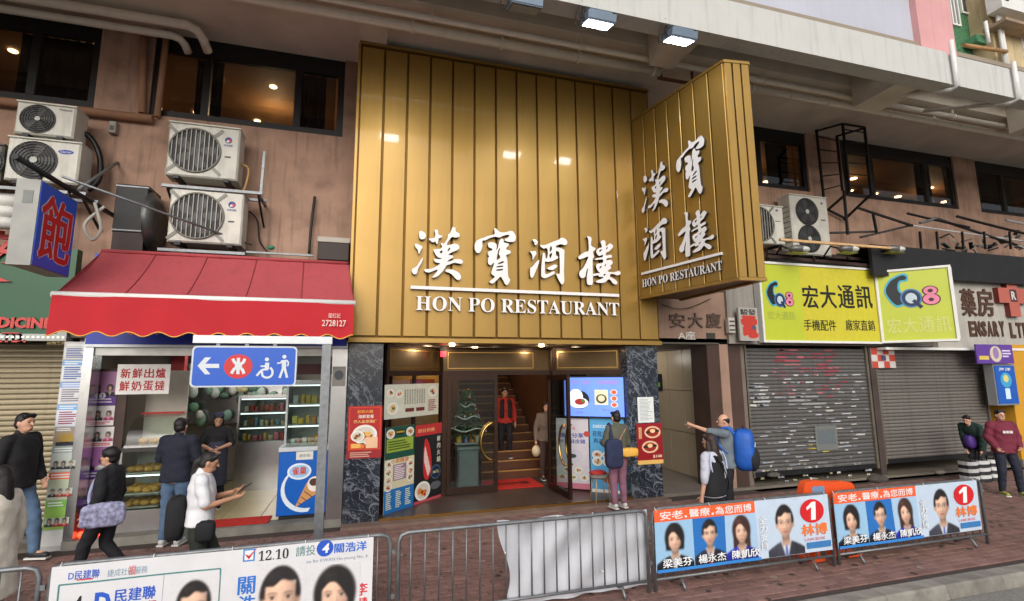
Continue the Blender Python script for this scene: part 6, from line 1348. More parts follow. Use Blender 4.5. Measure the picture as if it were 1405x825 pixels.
# orange plastic road barrier behind the banners
a, b = PY(1096, 664, 5.5), PY(1157, 672, 5.5); t = thing('plastic_barrier', 'orange plastic road barrier showing above and between the two blue banners', 'barrier', ((a.x+b.x)/2, 5.45, 0)); orp = M('orange_plastic', (226, 84, 36), .4, 0, .06, 3, dirt=.15)
pts = crom([(a.x-.06, .62), (a.x, .93), (a.x+.12, 1.0), (a.x+.45, .97), (b.x-.05, .955), (b.x+.1, .9), (b.x+.14, .62)], 4, False); fo_ = Fr((0, 5.42, 0), (1, 0, 0), (0, 0, 1))
MB(orp).prism(fo_, [(p.x, p.y) for p in pts][::-1], -.1, 0).build('top_board', t); MB(P((110, 140, 170))).fbox(fo_, a.x+.12, a.x+.32, .84, .93, .001, .006).build('label', t)
for x in (a.x+.08, PY(1140, 700, 5.42).x-.04): MB(orp).bbox(fo_, x, x+.09, .05, .93, -.09, .004, .012).build('leg', t)
for x in (a.x+.12, b.x): MB(orp).bbox(fo_, x-.1, x+.12, 0.014, .05, -.3, .01, .01).build('foot', t)

# ================================================================== STAIR ENTRANCE BESIDE THE RESTAURANT
DY = 9.02
t = thing('stair_entrance', 'tan painted doorway of the flats right of the marble pillar', 'doorway', (6.4, DY, 0)); tanm = M('tan_paint', (160, 130, 112), .75, 0, .1, 2, dirt=.3, streak=.3); brn = M('dark_brown_jamb', (70, 50, 42), .7, 0, .15, 2, dirt=.4)
dx0, dx1 = 5.70, PY(976, 560, DY).x; dx2 = PY(992, 560, DY).x; dx3 = PY(1004, 560, DY).x; dx4 = PY(1024, 560, DY).x
zl = PY(950, 470, DY).z; ztop = PY(950, 411, DY).z
MB(tanm).box(dx0-.08, dx3, DY, 9.6, zl, 4.1).build('lintel', t); MB(brn).box(dx1, dx2, DY+.03, 9.6, .05, zl-.002).build('inner_jamb', t); MB(tanm).box(dx2+.002, dx3, DY, 9.6, 0.05, zl-.002).build('jamb', t); MB(brn).box(dx3+.002, dx4, DY+.06, 9.6, 0.05, zl+.3).build('outer_pier', t)
MB(M('grey_pier', (150, 144, 136), .8, 0, .1, 2, dirt=.4, streak=.4)).box(dx3+.004, dx4+.35, DY-.06, 9.55, zl-.02, 4.3).build('upper_pier', t)
MB(M('corridor_tile', (186, 174, 154), .4, 0, .12, 1, dirt=.3)).box(dx0, dx0+2.8, 13.0, 13.1, .05, 2.97).build('corridor_wall', t)
MB(M('corridor_floor', (120, 112, 104), .5, 0, .15, 2)).box(5.7, 7.3, 9.0, 13, .05, .06).build('corridor_floor', t)
cw_ = M('corridor_side_tile', (192, 176, 150), .35, 0, .1, 1.5, dirt=.2)
# side wall tiles the visitor sees on the right side of the corridor: large panels with recessed joints
for i in range(6):
    for j in range(3): MB(cw_).bbox(Fr((7.28, 12.9-.62*i, .06+.96*j), (0, -1, 0), (0, 0, 1)), .004, .614, .004, .952, 0.0, .02, .003).build('wall_panel', t)
lc = M('brown_char', (90, 70, 58), .6); fE = fw(dx0-.08, dx3, zl, 4.1, DY)
for ch, x0, x1 in (('安', 918, 939), ('大', 944, 963), ('廈', 968, 988)):
    u0, v0, u1, v1 = fE.bb(x0, 430, x1, 450); m_ = MB(lc); m_.text(fE, ch, u0, v0, u1, v1, .03, lc, .02, .028, side=P((40, 34, 30))); m_.build('character', t)
u0, v0, u1, v1 = fE.bb(930, 455, 953, 466); m_ = MB(P((220, 216, 206))); m_.text(fE, 'A座', u0, v0, u1, v1, .02, P((220, 216, 206)), .02, .018); m_.build('character', t)
MB(P((60, 54, 46))).fbox(fE, *[fE.bb(969, 457, 981, 465)[i] for i in (0, 2, 1, 3)], .001, .012).build('number_plate', t)
cable('thin drooping cable across the doorway sign', [PY(908, 418, DY-.03), PY(930, 424, DY-.05), PY(950, 421, DY-.04), PY(975, 410, DY-.03)], .008)
sheet('notice_screen', 'small dark screen with green picture in the doorway corridor', Fr((7.255, 12.05, 1.95), (0, -1, 0), (0, 0, 1), .75, .42), lambda mb, f, d: (mb.rect(f, .03, .03, f.w-.03, f.h-.03, d, P((16, 22, 40), .3, .3)), mb.flat(f, [(.25, .06), (.7, .1), (.7, .2), (.45, .22)], d+.001, P((90, 130, 40), .3, .5))), (20, 20, 24), 'screen', thick=.03)
l = bpy.data.lights.new('corridor_lamp', 'POINT'); l.energy = 10; l.color = (1, .92, .8); l.shadow_soft_size = .1; o = bpy.data.objects.new('corridor_lamp', l); COL.objects.link(o); o.location = (6.5, 11.4, 2.75); MB(shop_l).box(6.4, 6.6, 11.3, 11.5, 2.93, 2.975).build('corridor_lamp', t)
f = fy(1000, 436, 1009, 457, 8.85); t = thing('bell_box', 'small white louvred lamp box on the pier beside the doorway', 'box', tuple(f.pt(0, 0, 0))); MB(P((190, 186, 176))).bbox(f, 0, f.w, 0, f.h, -.1, 0, .01).build('body', t)
for i in range(3): MB(P((50, 46, 44))).fbox(f, .02, f.w-.02, f.h*(.15+.28*i), f.h*(.15+.28*i)+.03, .001, .008).build('slot', t)
def drT(mb, f, d):
    mb.text(f, '駿發', f.w*.1, f.h*.78, f.w*.9, f.h*.96, d, P((50, 50, 50)), .03); mb.text(f, '電', f.w*.15, f.h*.1, f.w*.92, f.h*.74, d, P((200, 60, 44)), .09); mb.text(f, '電', f.w*.2, f.h*.12, f.w*.9, f.h*.72, d+.001, P((190, 54, 40)), .05); mb.oval(f, f.w*.75, f.h*.4, f.w*.1, f.h*.07, d+.003, P((70, 80, 110)))
sheet('shop_plate', 'weathered white plate with a big red character beside the yellow sign', fy(1012, 423, 1038, 468, 8.82), drT, (170, 166, 158), 'sign', thick=.05)

# ================================================================== YELLOW PHONE SHOP SIGNS
lime = M('lime_sign_face', (186, 196, 50), .35, 0, .05, 1.5); 
f = fy(1043, 364, 1205, 471, 8.92); t = thing('phone_shop_sign', 'flat lime yellow shop sign with black characters over the first shutter', 'sign', tuple(f.pt(f.w/2, 0, 0)))
MB(lime).fbox(f, .05, f.w-.05, .05, f.h-.05, -.15, 0).build('face', t); m_ = MB(whitep)
for a in ((0, f.w, 0, .05), (0, f.w, f.h-.05, f.h), (0, .05, .05, f.h-.05), (f.w-.05, f.w, .05, f.h-.05)): m_.fbox(f, *a, -.16, .03)
m_.build('frame', t)
yk = MB(P((196, 188, 50))); yk.rect(f, *[f.bb(1100, 366, 1203, 467)[i] for i in range(4)], .002, P((200, 190, 50))); yk.build('colour_panel', t)
def logo(m, f, u, v, w_, d=.006):
    k = w_; T = lambda q: (u+q[0]*k, v+q[1]*k)
    m.flat(f, [tuple(p) for p in crom([T(q) for q in ((-.02, .6), (.12, .92), (.42, 1.08), (.56, 1.02), (.54, .86), (.38, .82), (.36, .6), (.5, .36), (.44, .2), (.24, .12), (.08, .3))], 4)], d, P((60, 170, 200)))
    m.flat(f, [tuple(p) for p in crom([T(q) for q in ((.02, .6), (.15, .88), (.42, 1.03), (.52, .98), (.5, .9), (.34, .86), (.3, .6), (.44, .4), (.4, .24), (.25, .18), (.12, .32))], 4)], d+.001, P((16, 22, 30)))
    m.oval(f, *T((.58, .36)), .25*k, .27*k, d+.002, P((60, 120, 170))); m.oval(f, *T((.58, .36)), .21*k, .23*k, d+.003, P((20, 40, 80))); m.oval(f, *T((.58, .36)), .13*k, .15*k, d+.004, P((190, 206, 214))); m.line(f, T((.62, .3)), T((.8, .08)), .09*k, d+.005, P((20, 40, 80)))
    for a, b in (((1.02, .54), .15), ((1.02, .3), .18)): m.oval(f, *T(a), (b+.03)*k, (b-.01)*k, d+.002, P((80, 20, 50))); m.oval(f, *T(a), b*k, (b-.035)*k, d+.003, P((226, 130, 160)))
    for a in ((1.02, .54), (1.02, .29)): m.oval(f, *T(a), .06*k, .05*k, d+.005, P((70, 20, 40)))
m_ = MB(P(BK)); u0, v0, u1, v1 = f.bb(1052, 393, 1088, 425); logo(m_, f, u0, v0, (u1-u0)/1.2); ftext(m_, f, '宏大通訊', 1053, 427, 1091, 439, .004, (160, 172, 70), .01)
for i, ch in enumerate('宏大通訊'): ftext(m_, f, ch, 1101+24.5*i, 392, 1122+24.5*i, 423, .005, (18, 18, 20), .03)
ftext(m_, f, '手機配件', 1103, 439, 1147, 454, .005, (20, 24, 20), .015); ftext(m_, f, '廠家直銷', 1160, 439, 1200, 454, .005, (20, 24, 20), .015); m_.build('lettering', t)
A2, B2 = Vector((PY(1210, 470, 8.9).x, 8.9, 0)), Vector((12.62, 7.9, 0)); zb2, zt2 = PY(1210, 471, 8.9).z, PY(1207, 373, 8.9).z
f = Fr((A2.x, A2.y, zb2), B2-A2, (0, 0, 1), (B2-A2).length, zt2-zb2); t = thing('projecting_shop_sign', 'lime yellow light box turned out from the wall beside the flat yellow sign', 'sign', tuple(f.pt(0, 0, 0)))
MB(lime).fbox(f, .05, f.w-.05, .05, f.h-.05, -.2, 0).build('face', t); m_ = MB(whitep)
for a in ((0, f.w, 0, .05), (0, f.w, f.h-.05, f.h), (0, .05, .05, f.h-.05), (f.w-.05, f.w+.01, .05, f.h-.05)): m_.fbox(f, *a, -.26, .03)
m_.build('frame', t)
m_ = MB(P(BK)); u0, v0, u1, v1 = f.bb(1218, 383, 1292, 428); logo(m_, f, f.w*.12, f.h*.42, f.w*.58); 
for i, ch in enumerate('宏大通訊'): m_.text(f, ch, f.w*(.1+.21*i), f.h*.13, f.w*(.28+.21*i), f.h*.33, .005, P((204, 208, 120)), .02)
m_.build('lettering', t)
# three lamp heads and timber on top of the sign
zs = f.O.z+f.h
for i, (px0, lb) in enumerate(((1094, 'first'), (1162, 'second'), (1226, 'third'))):
    p = PY(px0, 342, 8.55); t = thing('sign_lamp', '%s dusty lamp head above the yellow sign counted from the gold sign' % lb, 'lamp', tuple(p), 'lamps above the yellow sign')
    MB(M('lamp_shell', (120, 120, 118), .4, .4, .1, 6, dirt=.3)).ell(p, (.23, .14, .09), 14, 8).build('shell', t); MB(P((210, 212, 206), .3)).ell(p+Vector((.1, -.02, -.005)), (.19, .13, .075), 14, 8).build('glass', t); MB(dark).tube([p+Vector((-.2, .05, .02)), p+Vector((-.24, .2, .1)), p+Vector((-.2, .45, -.1))], .02, 8).build('arm', t); MB(M('reflector', (150, 152, 70), .5)).box(p.x-.24, p.x+.2, p.y-.1, p.y+.1, p.z-.1, p.z-.092).build('reflector', t)
t = thing('timber_batten', 'pale timber batten lying above the yellow sign lamps', 'timber', tuple(PY(1070, 328, 8.5))); MB(M('pale_timber', (206, 166, 120), .7, 0, .2, 8)).beam(PY(1070, 329, 8.5), PY(1239, 342, 8.5), .06, .05).build('batten', t)
t = thing('sign_gantry', 'dark timber and steel gantry behind the lamps above the yellow sign', 'gantry', tuple(PY(1060, 350, 8.9)))
for y0, y1, Yp in ((352, 366, 8.9), (346, 358, 9.2)): MB(M('dark_wood', (58, 40, 34), .8, 0, .2)).beam(PY(1052, y0, Yp), PY(1205, y1, Yp), .07, .07).build('rail', t)
for px0 in (1070, 1118, 1166, 1200): MB(dark).beam(PY(px0, 356, 8.8), PY(px0-4, 350, 9.55), .04, .04).build('arm', t)
MB(acd).box(PY(1055, 350, 9.3).x, PY(1200, 350, 9.3).x, 9.3, 9.34, PY(1100, 366, 9.3).z, PY(1100, 346, 9.3).z).build('backboard', t)

# ================================================================== WHITE DISPENSARY SIGN
f = fy(1318, 388, 1440, 478, 8.9); t = thing('dispensary_sign', 'white dispensary sign with brown letters and a pink cross', 'sign', tuple(f.pt(f.w/2, 0, 0)))
sgw = M('dispensary_white', (176, 172, 163), .6, 0, .08, 2, dirt=.3, streak=.3); us = [-.9, .5, 1.3, 2.1, 2.9, f.w]
for i in range(len(us)-1): MB(sgw).bbox(f, us[i]+.003, us[i+1]-.003, 0, f.h, -.15, 0, .006).build('panel', t)
MB(whitep).box(PY(1213, 474, 8.9).x, f.O.x+f.w, 8.86, 9.1, f.O.z-.06, f.O.z-.002).build('ledge', t)
bl_ = M('brown_letter', (78, 50, 36), .5)
for ch, x0, x1 in (('藥', 1318, 1337), ('房', 1340, 1361)):
    m_ = MB(bl_); u0, v0, u1, v1 = f.bb(x0, 397, x1, 434); m_.text(f, ch, u0, v0, u1, v1, .03, bl_, .03, .028); m_.build('character', t)
for i, ch in enumerate('ENSARY'):
    m_ = MB(bl_); x0 = 1329+8.3*i; u0, v0, u1, v1 = f.bb(x0, 441, x0+6.8, 462); m_.text(f, ch, u0, v0, u1, v1, .025, bl_, .04, .023); m_.build('letter', t)
for i, ch in enumerate('LTD'):
    m_ = MB(bl_); x0 = 1385+9*i; u0, v0, u1, v1 = f.bb(x0, 443, x0+7, 464); m_.text(f, ch, u0, v0, u1, v1, .025, bl_, .04, .023); m_.build('letter', t)
cr = MB(M('pink_cross', (178, 94, 80), .5, 0, .1, 3)); u0, v0, u1, v1 = f.bb(1363, 379, 1402, 435); um, vm = (u0+u1)/2, (v0+v1)/2; hw3, hv3 = (u1-u0)/2, (v1-v0)/2; a = hw3*.36
cr.prism(f, [(um-a, v0), (um+a, v0), (um+a, vm-a), (u1, vm-a), (u1, vm+a), (um+a, vm+a), (um+a, v1), (um-a, v1), (um-a, vm+a), (u0, vm+a), (u0, vm-a), (um-a, vm-a)], .002, .12, None, P((110, 40, 36))); o = cr.build('cross', t)
m_ = MB(P((60, 40, 40))); m_.rect(f, um-.13, vm-.16, um+.13, vm+.16, .124, P((70, 44, 44))); m_.text(f, 'R', um-.09, vm-.11, um+.09, vm+.11, .127, P((214, 200, 196)), .03); m_.build('cross_emblem', t)
# black canopy board
zc0, zc1 = PY(1300, 384, 8.7).z, PY(1300, 344, 8.7).z; t = thing('black_canopy', 'long black canopy board above the white dispensary sign', 'canopy', (PY(1300, 360, 8.7).x, 8.7, zc0)); MB(M('black_tarp', (24, 24, 28), .7, 0, .3, 3, bump=.3, bscale=6)).box(PY(1195, 340, 8.7).x, 26, 8.7, 8.78, zc0, zc1).build('front_board', t); MB(acd).box(PY(1195, 340, 8.7).x, 26, 8.785, 9.58, zc1-.06, zc1-.01).build('top_board', t)
# steel access ladders and the frame they stand on
lm_ = M('black_steel', (30, 28, 28), .55, .5, .15)
def ladder(label, p0, p1, q0, q1, Y, n):
    a0, a1, b0, b1 = PY(*p0, Y), PY(*p1, Y), PY(*q0, Y), PY(*q1, Y); t = thing('ladder', label, 'ladder', tuple(a1), 'black steel ladders')
    for s, e in ((a0, a1), (b0, b1)): MB(lm_).beam(s, e, .045, .045).build('side_rail', t)
    for i in range(n): k = (i+.5)/n; MB(lm_).cyl(a0.lerp(a1, k), b0.lerp(b1, k), .016, n=8).build('rung', t)
    return t
t1 = ladder('black steel ladder flat against the brown wall right of the first window', (1120, 178), (1130, 270), (1148, 186), (1156, 262), 9.3, 5)
t2 = ladder('black steel caged ladder standing clear of the wall before the wide window', (1156, 170), (1166, 262), (1186, 175), (1196, 264), 8.7, 6)
for a, b in (((1120, 180), (1156, 170)), ((1148, 187), (1186, 176))): MB(lm_).beam(PY(*a, 9.3), PY(*b, 8.7), .04, .04).build('top_bar', t2)
MB(lm_).beam(PY(1156, 170, 8.7), PY(1186, 175, 8.7), .04, .04).build('top_bar', t2)
t = thing('ladder_platform', 'black steel frame and brackets under the caged ladder', 'frame', tuple(PY(1165, 320, 8.7)))
for p, q, Yp, Yq in (((1166, 262), (1136, 288), 8.7, 9.5), ((1158, 262), (1163, 322), 8.7, 8.7), ((1196, 266), (1158, 302), 8.7, 9.5), ((1136, 288), (1160, 300), 9.5, 9.5), ((1176, 285), (1252, 310), 8.7, 8.7), ((1198, 294), (1203, 320), 8.7, 8.7), ((1180, 326), (1252, 309), 9.2, 8.7), ((1130, 320), (1200, 318), 9.4, 8.8)):
    MB(lm_).beam(PY(*p, Yp), PY(*q, Yq), .045, .045).build('bar', t)
# heap of conduits and steel frames on the black canopy
rr = random.Random(21)
cl = [((1245, 293), (1330, 312), 'black tube lying highest on the black canopy', lm_, .03), ((1248, 309), (1405, 331), 'long white conduit lying along the black canopy', P((190, 190, 190)), .022), ((1262, 306), (1285, 299), 'bent grey tube at the left end of the canopy heap', steel, .035), ((1313, 297), (1420, 324), 'long dark pipe across the canopy heap', lm_, .035), ((1285, 300), (1400, 338), 'dark bent rail in the canopy heap', dark, .035), ((1380, 302), (1420, 310), 'pale grey pipe end at the right of the canopy heap', P((160, 160, 160)), .03)]
for a, b, lb, m, r in cl:
    pa, pb_ = PY(*a, 8.9), PY(*b, 8.85); MB(m).tube(crom([pa, pa.lerp(pb_, .5)+Vector((0, 0, -.01)), pb_], 4, False), r, 8).build('loose_pipe', None, lb, 'pipe', 'pipes on the black canopy', loc=tuple(pa))
t = thing('scrap_heap', 'tangled heap of grey fittings and lamp frames on the black canopy', 'scrap', tuple(PY(1350, 340, 8.9)))
for i in range(34):
    p = PY(rr.uniform(1290, 1420), rr.uniform(322, 348), rr.uniform(8.8, 9.1)); q = p+Vector((rr.uniform(-.35, .35), rr.uniform(-.15, .15), rr.uniform(-.12, .16))); MB(rr.choice([steel, dark, lm_, P((150, 152, 150)), P((96, 100, 98))])).beam(p, q, rr.uniform(.03, .1), rr.uniform(.02, .06)).build('fitting', t)
for px0 in (1262, 1285, 1320, 1350, 1385): MB(lm_).beam(PY(px0, 318, 8.75), PY(px0+2, 342, 8.75), .04, .04).build('stand', t)

# ================================================================== RIGHT-HAND SHUTTERS
SHY = 9.2
sx0, sx1 = PY(1027, 560, SHY).x, PY(1192, 560, SHY).x; sh1 = shutter('dark roller shutter with torn pink and white paper under the flat yellow sign', sx0, sx1, .28, 3.0, SHY, shutm('grey_slat', (104, 102, 100)), .08)
sx2, sx3 = PY(1207, 560, SHY).x, PY(1352, 560, SHY).x; shutter('brown-grey roller shutter under the white dispensary sign', sx2, sx3, .36, 3.0, SHY, shutm('brown_slat', (124, 118, 112)), .08)
shutter('roller shutter at the right edge beyond the yellow column', sx3+1.7, sx3+5, .28, 3.0, SHY, shutm('brown_slat', (124, 118, 112)), .08)
MB(M('pier_dark', (70, 58, 54), .7, 0, .2, 2, dirt=.4)).box(sx1+.08, sx2-.08, SHY-.08, 9.6, 0.05, 3.05).build('shop_pier', bld)
# torn paper left on the first shutter: flecks on the slats
rr = random.Random(9); m_ = MB(P(WH)); fS1 = fw(sx0, sx1, .28, 3.0, SHY)
def flecks(n, bx_, cols, wr_, hr_):
    for i in range(n):
        u, v = fS1.px(rr.uniform(bx_[0], bx_[2]), rr.uniform(bx_[1], bx_[3])); k = round(v/.08)*.08+.025
        w_ = rr.uniform(*wr_); h_ = rr.uniform(*hr_); pts = [(u+w_*a+rr.uniform(-.02, .02), k+h_*b+rr.uniform(-.005, .005)) for a, b in ((-.5, 0), (.5, 0), (.5, 1), (0, .9), (-.5, 1))]
        if k+h_ < 2.7 and 0 < u-w_/2 and u+w_/2 < fS1.w: m_.flat(fS1, pts, .0235+.0002*(i % 9), P(rr.choice(cols)))
Wc = [(186, 190, 196), (150, 156, 164), (196, 192, 186), (130, 134, 138)]; Pc = [(166, 70, 84), (140, 56, 70), (180, 100, 108), (120, 52, 60)]
flecks(46, (1063, 484, 1146, 512), Pc, (.1, .35), (.02, .045)); flecks(40, (1060, 505, 1160, 545), Pc, (.06, .2), (.015, .04)); flecks(60, (1030, 515, 1190, 560), Wc, (.05, .25), (.012, .04)); flecks(26, (1030, 530, 1050, 560), Wc, (.1, .2), (.03, .045)); flecks(80, (1045, 560, 1195, 640), Wc, (.05, .3), (.012, .035)); flecks(60, (1045, 640, 1198, 660), Wc+[(150, 150, 110)], (.03, .1), (.02, .045)); flecks(14, (1105, 610, 1140, 622), [(190, 170, 50)], (.08, .2), (.01, .02)); flecks(30, (1085, 545, 1128, 560), [(150, 150, 150)], (.12, .3), (.035, .045))
o = m_.build('paper_remnant', sh1); o['kind'] = 'stuff'
def drB(mb, f, d): mb.rect(f, f.w*.1, f.h*.25, f.w*.9, f.h*.85, d, P((96, 104, 108)))
u = fy(1119, 584, 1149, 618, SHY-.03); sheet('torn_notice', 'faded grey notice sheet low on the torn-paper shutter', u, drB, (112, 114, 112), 'notice', thick=.003)
# red and white chequered plate
f = fy(1196, 478, 1228, 505, SHY-.1); t = thing('chequered_plate', 'small red and white chequered plate between the two shutters', 'plate', tuple(f.pt(0, 0, 0))); MB(P((206, 200, 194))).fbox(f, 0, f.w, 0, f.h, -.03, 0).build('board', t); m_ = MB(P((196, 70, 52)))
for i in range(4):
    for j in range(3):
        if (i+j) % 2 == 0: m_.rect(f, f.w*i/4, f.h*j/3, f.w*(i+1)/4, f.h*(j+1)/3, .002, P((190, 70, 54)))
m_.rect(f, f.w*.4, f.h*.36, f.w*.6, f.h*.64, .003, P((70, 74, 110))); m_.build('print', t)
# stone plinth in front of the shutters
t = thing('shop_plinth', 'long grey stone step in front of the roller shutters', 'step', (12, 8.9, 0)); pm_ = M('plinth_stone', (132, 128, 122), .85, 0, .2, 4, dirt=.5, dscale=2)
x = dx4; 
while x < 19: MB(pm_).bbox(Fr((x, 9.3, .0), (1, 0, 0), (0, -1, 0)), .003, 1.195, 0, .48, 0, .175+random.uniform(-.003, .003), .01).build('stone_slab', t); x += 1.2
for i, (px0, py0, s_, c, lb) in enumerate(((1062, 656, .22, (90, 88, 84), 'grey rubble block on the step beside the blue backpack'), (1205, 664, .34, (74, 66, 62), 'flat dark bundle lying on the step below the pier'), (1290, 652, .2, (110, 104, 98), 'pale rubble piece on the step under the brown shutter'))):
    p = PZ(px0, py0, .18); mb = MB(M('rubble%d' % i, c, .9, 0, .3, 6)); rr = random.Random(i)
    bm = bmesh.new(); bmesh.ops.create_icosphere(bm, subdivisions=2, radius=.5)
    mb.add([(p.x+v.co.x*s_*rr.uniform(1.4, 1.6), p.y+v.co.y*s_*.7, .19+s_*.25+v.co.z*s_*rr.uniform(.42, .52)) for v in bm.verts], [tuple(v.index for v in f_.verts) for f_ in bm.faces]); bm.free(); mb.build('rubble', None, lb, 'rubble', loc=(p.x, p.y, .18))
# purple banner, blue light box, yellow column
def drP(mb, f, d): mb.oval(f, f.w*.52, f.h*.5, f.w*.16, f.h*.42, d, P((206, 196, 170))); mb.oval(f, f.w*.52, f.h*.55, f.w*.08, f.h*.3, d+.001, P((150, 120, 170))); mb.rect(f, f.w*.06, f.h*.2, f.w*.32, f.h*.4, d, P((214, 190, 80))); lines(mb, f, f.w*.7, f.h*.3, f.w*.95, f.h*.75, 3, d, (220, 210, 236))
f = fy(1338, 473, 1388, 499, 8.7); sheet('purple_banner', 'purple advertisement board hanging under the dispensary sign', f, drP, (96, 60, 150), 'advertisement', thick=.03)
def drL(mb, f, d): mb.oval(f, f.w*.5, f.h*.62, f.w*.28, f.h*.2, d, P((60, 150, 190), .4, .2)); mb.oval(f, f.w*.5, f.h*.66, f.w*.13, f.h*.1, d+.001, P((206, 190, 120), .4, .2)); mb.rect(f, f.w*.38, f.h*.12, f.w*.62, f.h*.4, d, P((190, 214, 226), .4, .2)); mb.text(f, '海洋', f.w*.2, f.h*.86, f.w*.8, f.h*.95, d, P(WH), .01)
f = fy(1367, 502, 1394, 554, 8.75); t = sheet('blue_light_box', 'blue upright advertising light box beside the yellow column', f, drL, (26, 84, 170), 'light box', thick=.012, emit=.15); MB(alum).fbox(f, -.04, f.w+.04, -.04, f.h+.04, -.2, -.002).build('housing', t); MB(alum).fbox(f, f.w*.3, f.w*.5, f.h+.041, f.h+.3, -.15, -.1).build('hanger', t)
c_ = PY(1400, 560, 8.9); t = thing('yellow_column', 'mustard yellow column at the right edge beyond the light box', 'column', (c_.x, 8.9, 0)); MB(M('mustard_paint', (206, 150, 40), .6, 0, .08, 2, dirt=.2)).box(c_.x-.25, c_.x+.5, 8.88, 9.6, 0.0, 3.05).build('shaft', t); MB(pm_).box(c_.x-.27, c_.x+.52, 8.86, 9.6, 0.005, .2).build('base', t)
# striped sacks by the step
rr = random.Random(2)
for i in range(3):
    p = PZ(1358+16*i, 668-2*i, 0); t = thing('striped_bag', ['left', 'middle', 'right'][i]+' one of three black and white striped bags behind the boy in maroon', 'bag', (p.x, p.y+.35, .012)); c = Vector((p.x, p.y+.35, .24))
    bg_ = MB(P((206, 206, 206))); n = 12
    for j in range(6): bg_.add([c+Vector((.17*math.copysign(abs(math.cos(s))**.6, math.cos(s)), .14*math.copysign(abs(math.sin(s))**.6, math.sin(s)), z)) for z in (-.225+.075*j, -.225+.075*(j+1)) for s in (2*math.pi*q/n for q in range(n))], [(q, (q+1) % n, n+(q+1) % n, n+q) for q in range(n)], P((206, 206, 206)) if j % 2 else P((40, 40, 44)))
    bg_.add([c+Vector((.17*math.copysign(abs(math.cos(s))**.6, math.cos(s)), .14*math.copysign(abs(math.sin(s))**.6, math.sin(s)), .225)) for s in (2*math.pi*q/n for q in range(n))], [tuple(range(n))], P((40, 40, 44))); bg_.build('sack', t); MB(blk).tube([c+Vector((-.08, -.1, .22)), c+Vector((-.05, -.1, .34)), c+Vector((.05, -.1, .34)), c+Vector((.08, -.1, .22))], .01, 6).build('handle', t)

# ================================================================== PEOPLE
skinm = M('skin', (206, 158, 132), .55, 0, .06, 9); skin2 = M('skin_tan', (186, 138, 110), .55, 0, .06, 9); hairm = M('black_hair', (22, 18, 18), .45, 0, .3, 40, bump=.5, bscale=180); hairb = M('dark_brown_hair', (44, 30, 26), .45, 0, .3, 40, bump=.5, bscale=180)
def fab(name, col, var=.12, bump=.45): return M(name, col, .85, 0, var, 6, bump=bump, bscale=22)
def V(*a): return Vector(a)
def wrinkle(me, amp, seed):
    rr = random.Random(seed); ks = [(V(rr.uniform(-40, 40), rr.uniform(-40, 40), rr.uniform(15, 60)), rr.uniform(0, 6)) for _ in range(6)]
    co_ = [v.co.copy() for v in me.vertices]; no_ = [v.normal.copy() for v in me.vertices]
    for i, v in enumerate(me.vertices): v.co = co_[i]+no_[i]*amp*sum(math.sin(k.dot(co_[i])+p) for k, p in ks)/3
    me.update()
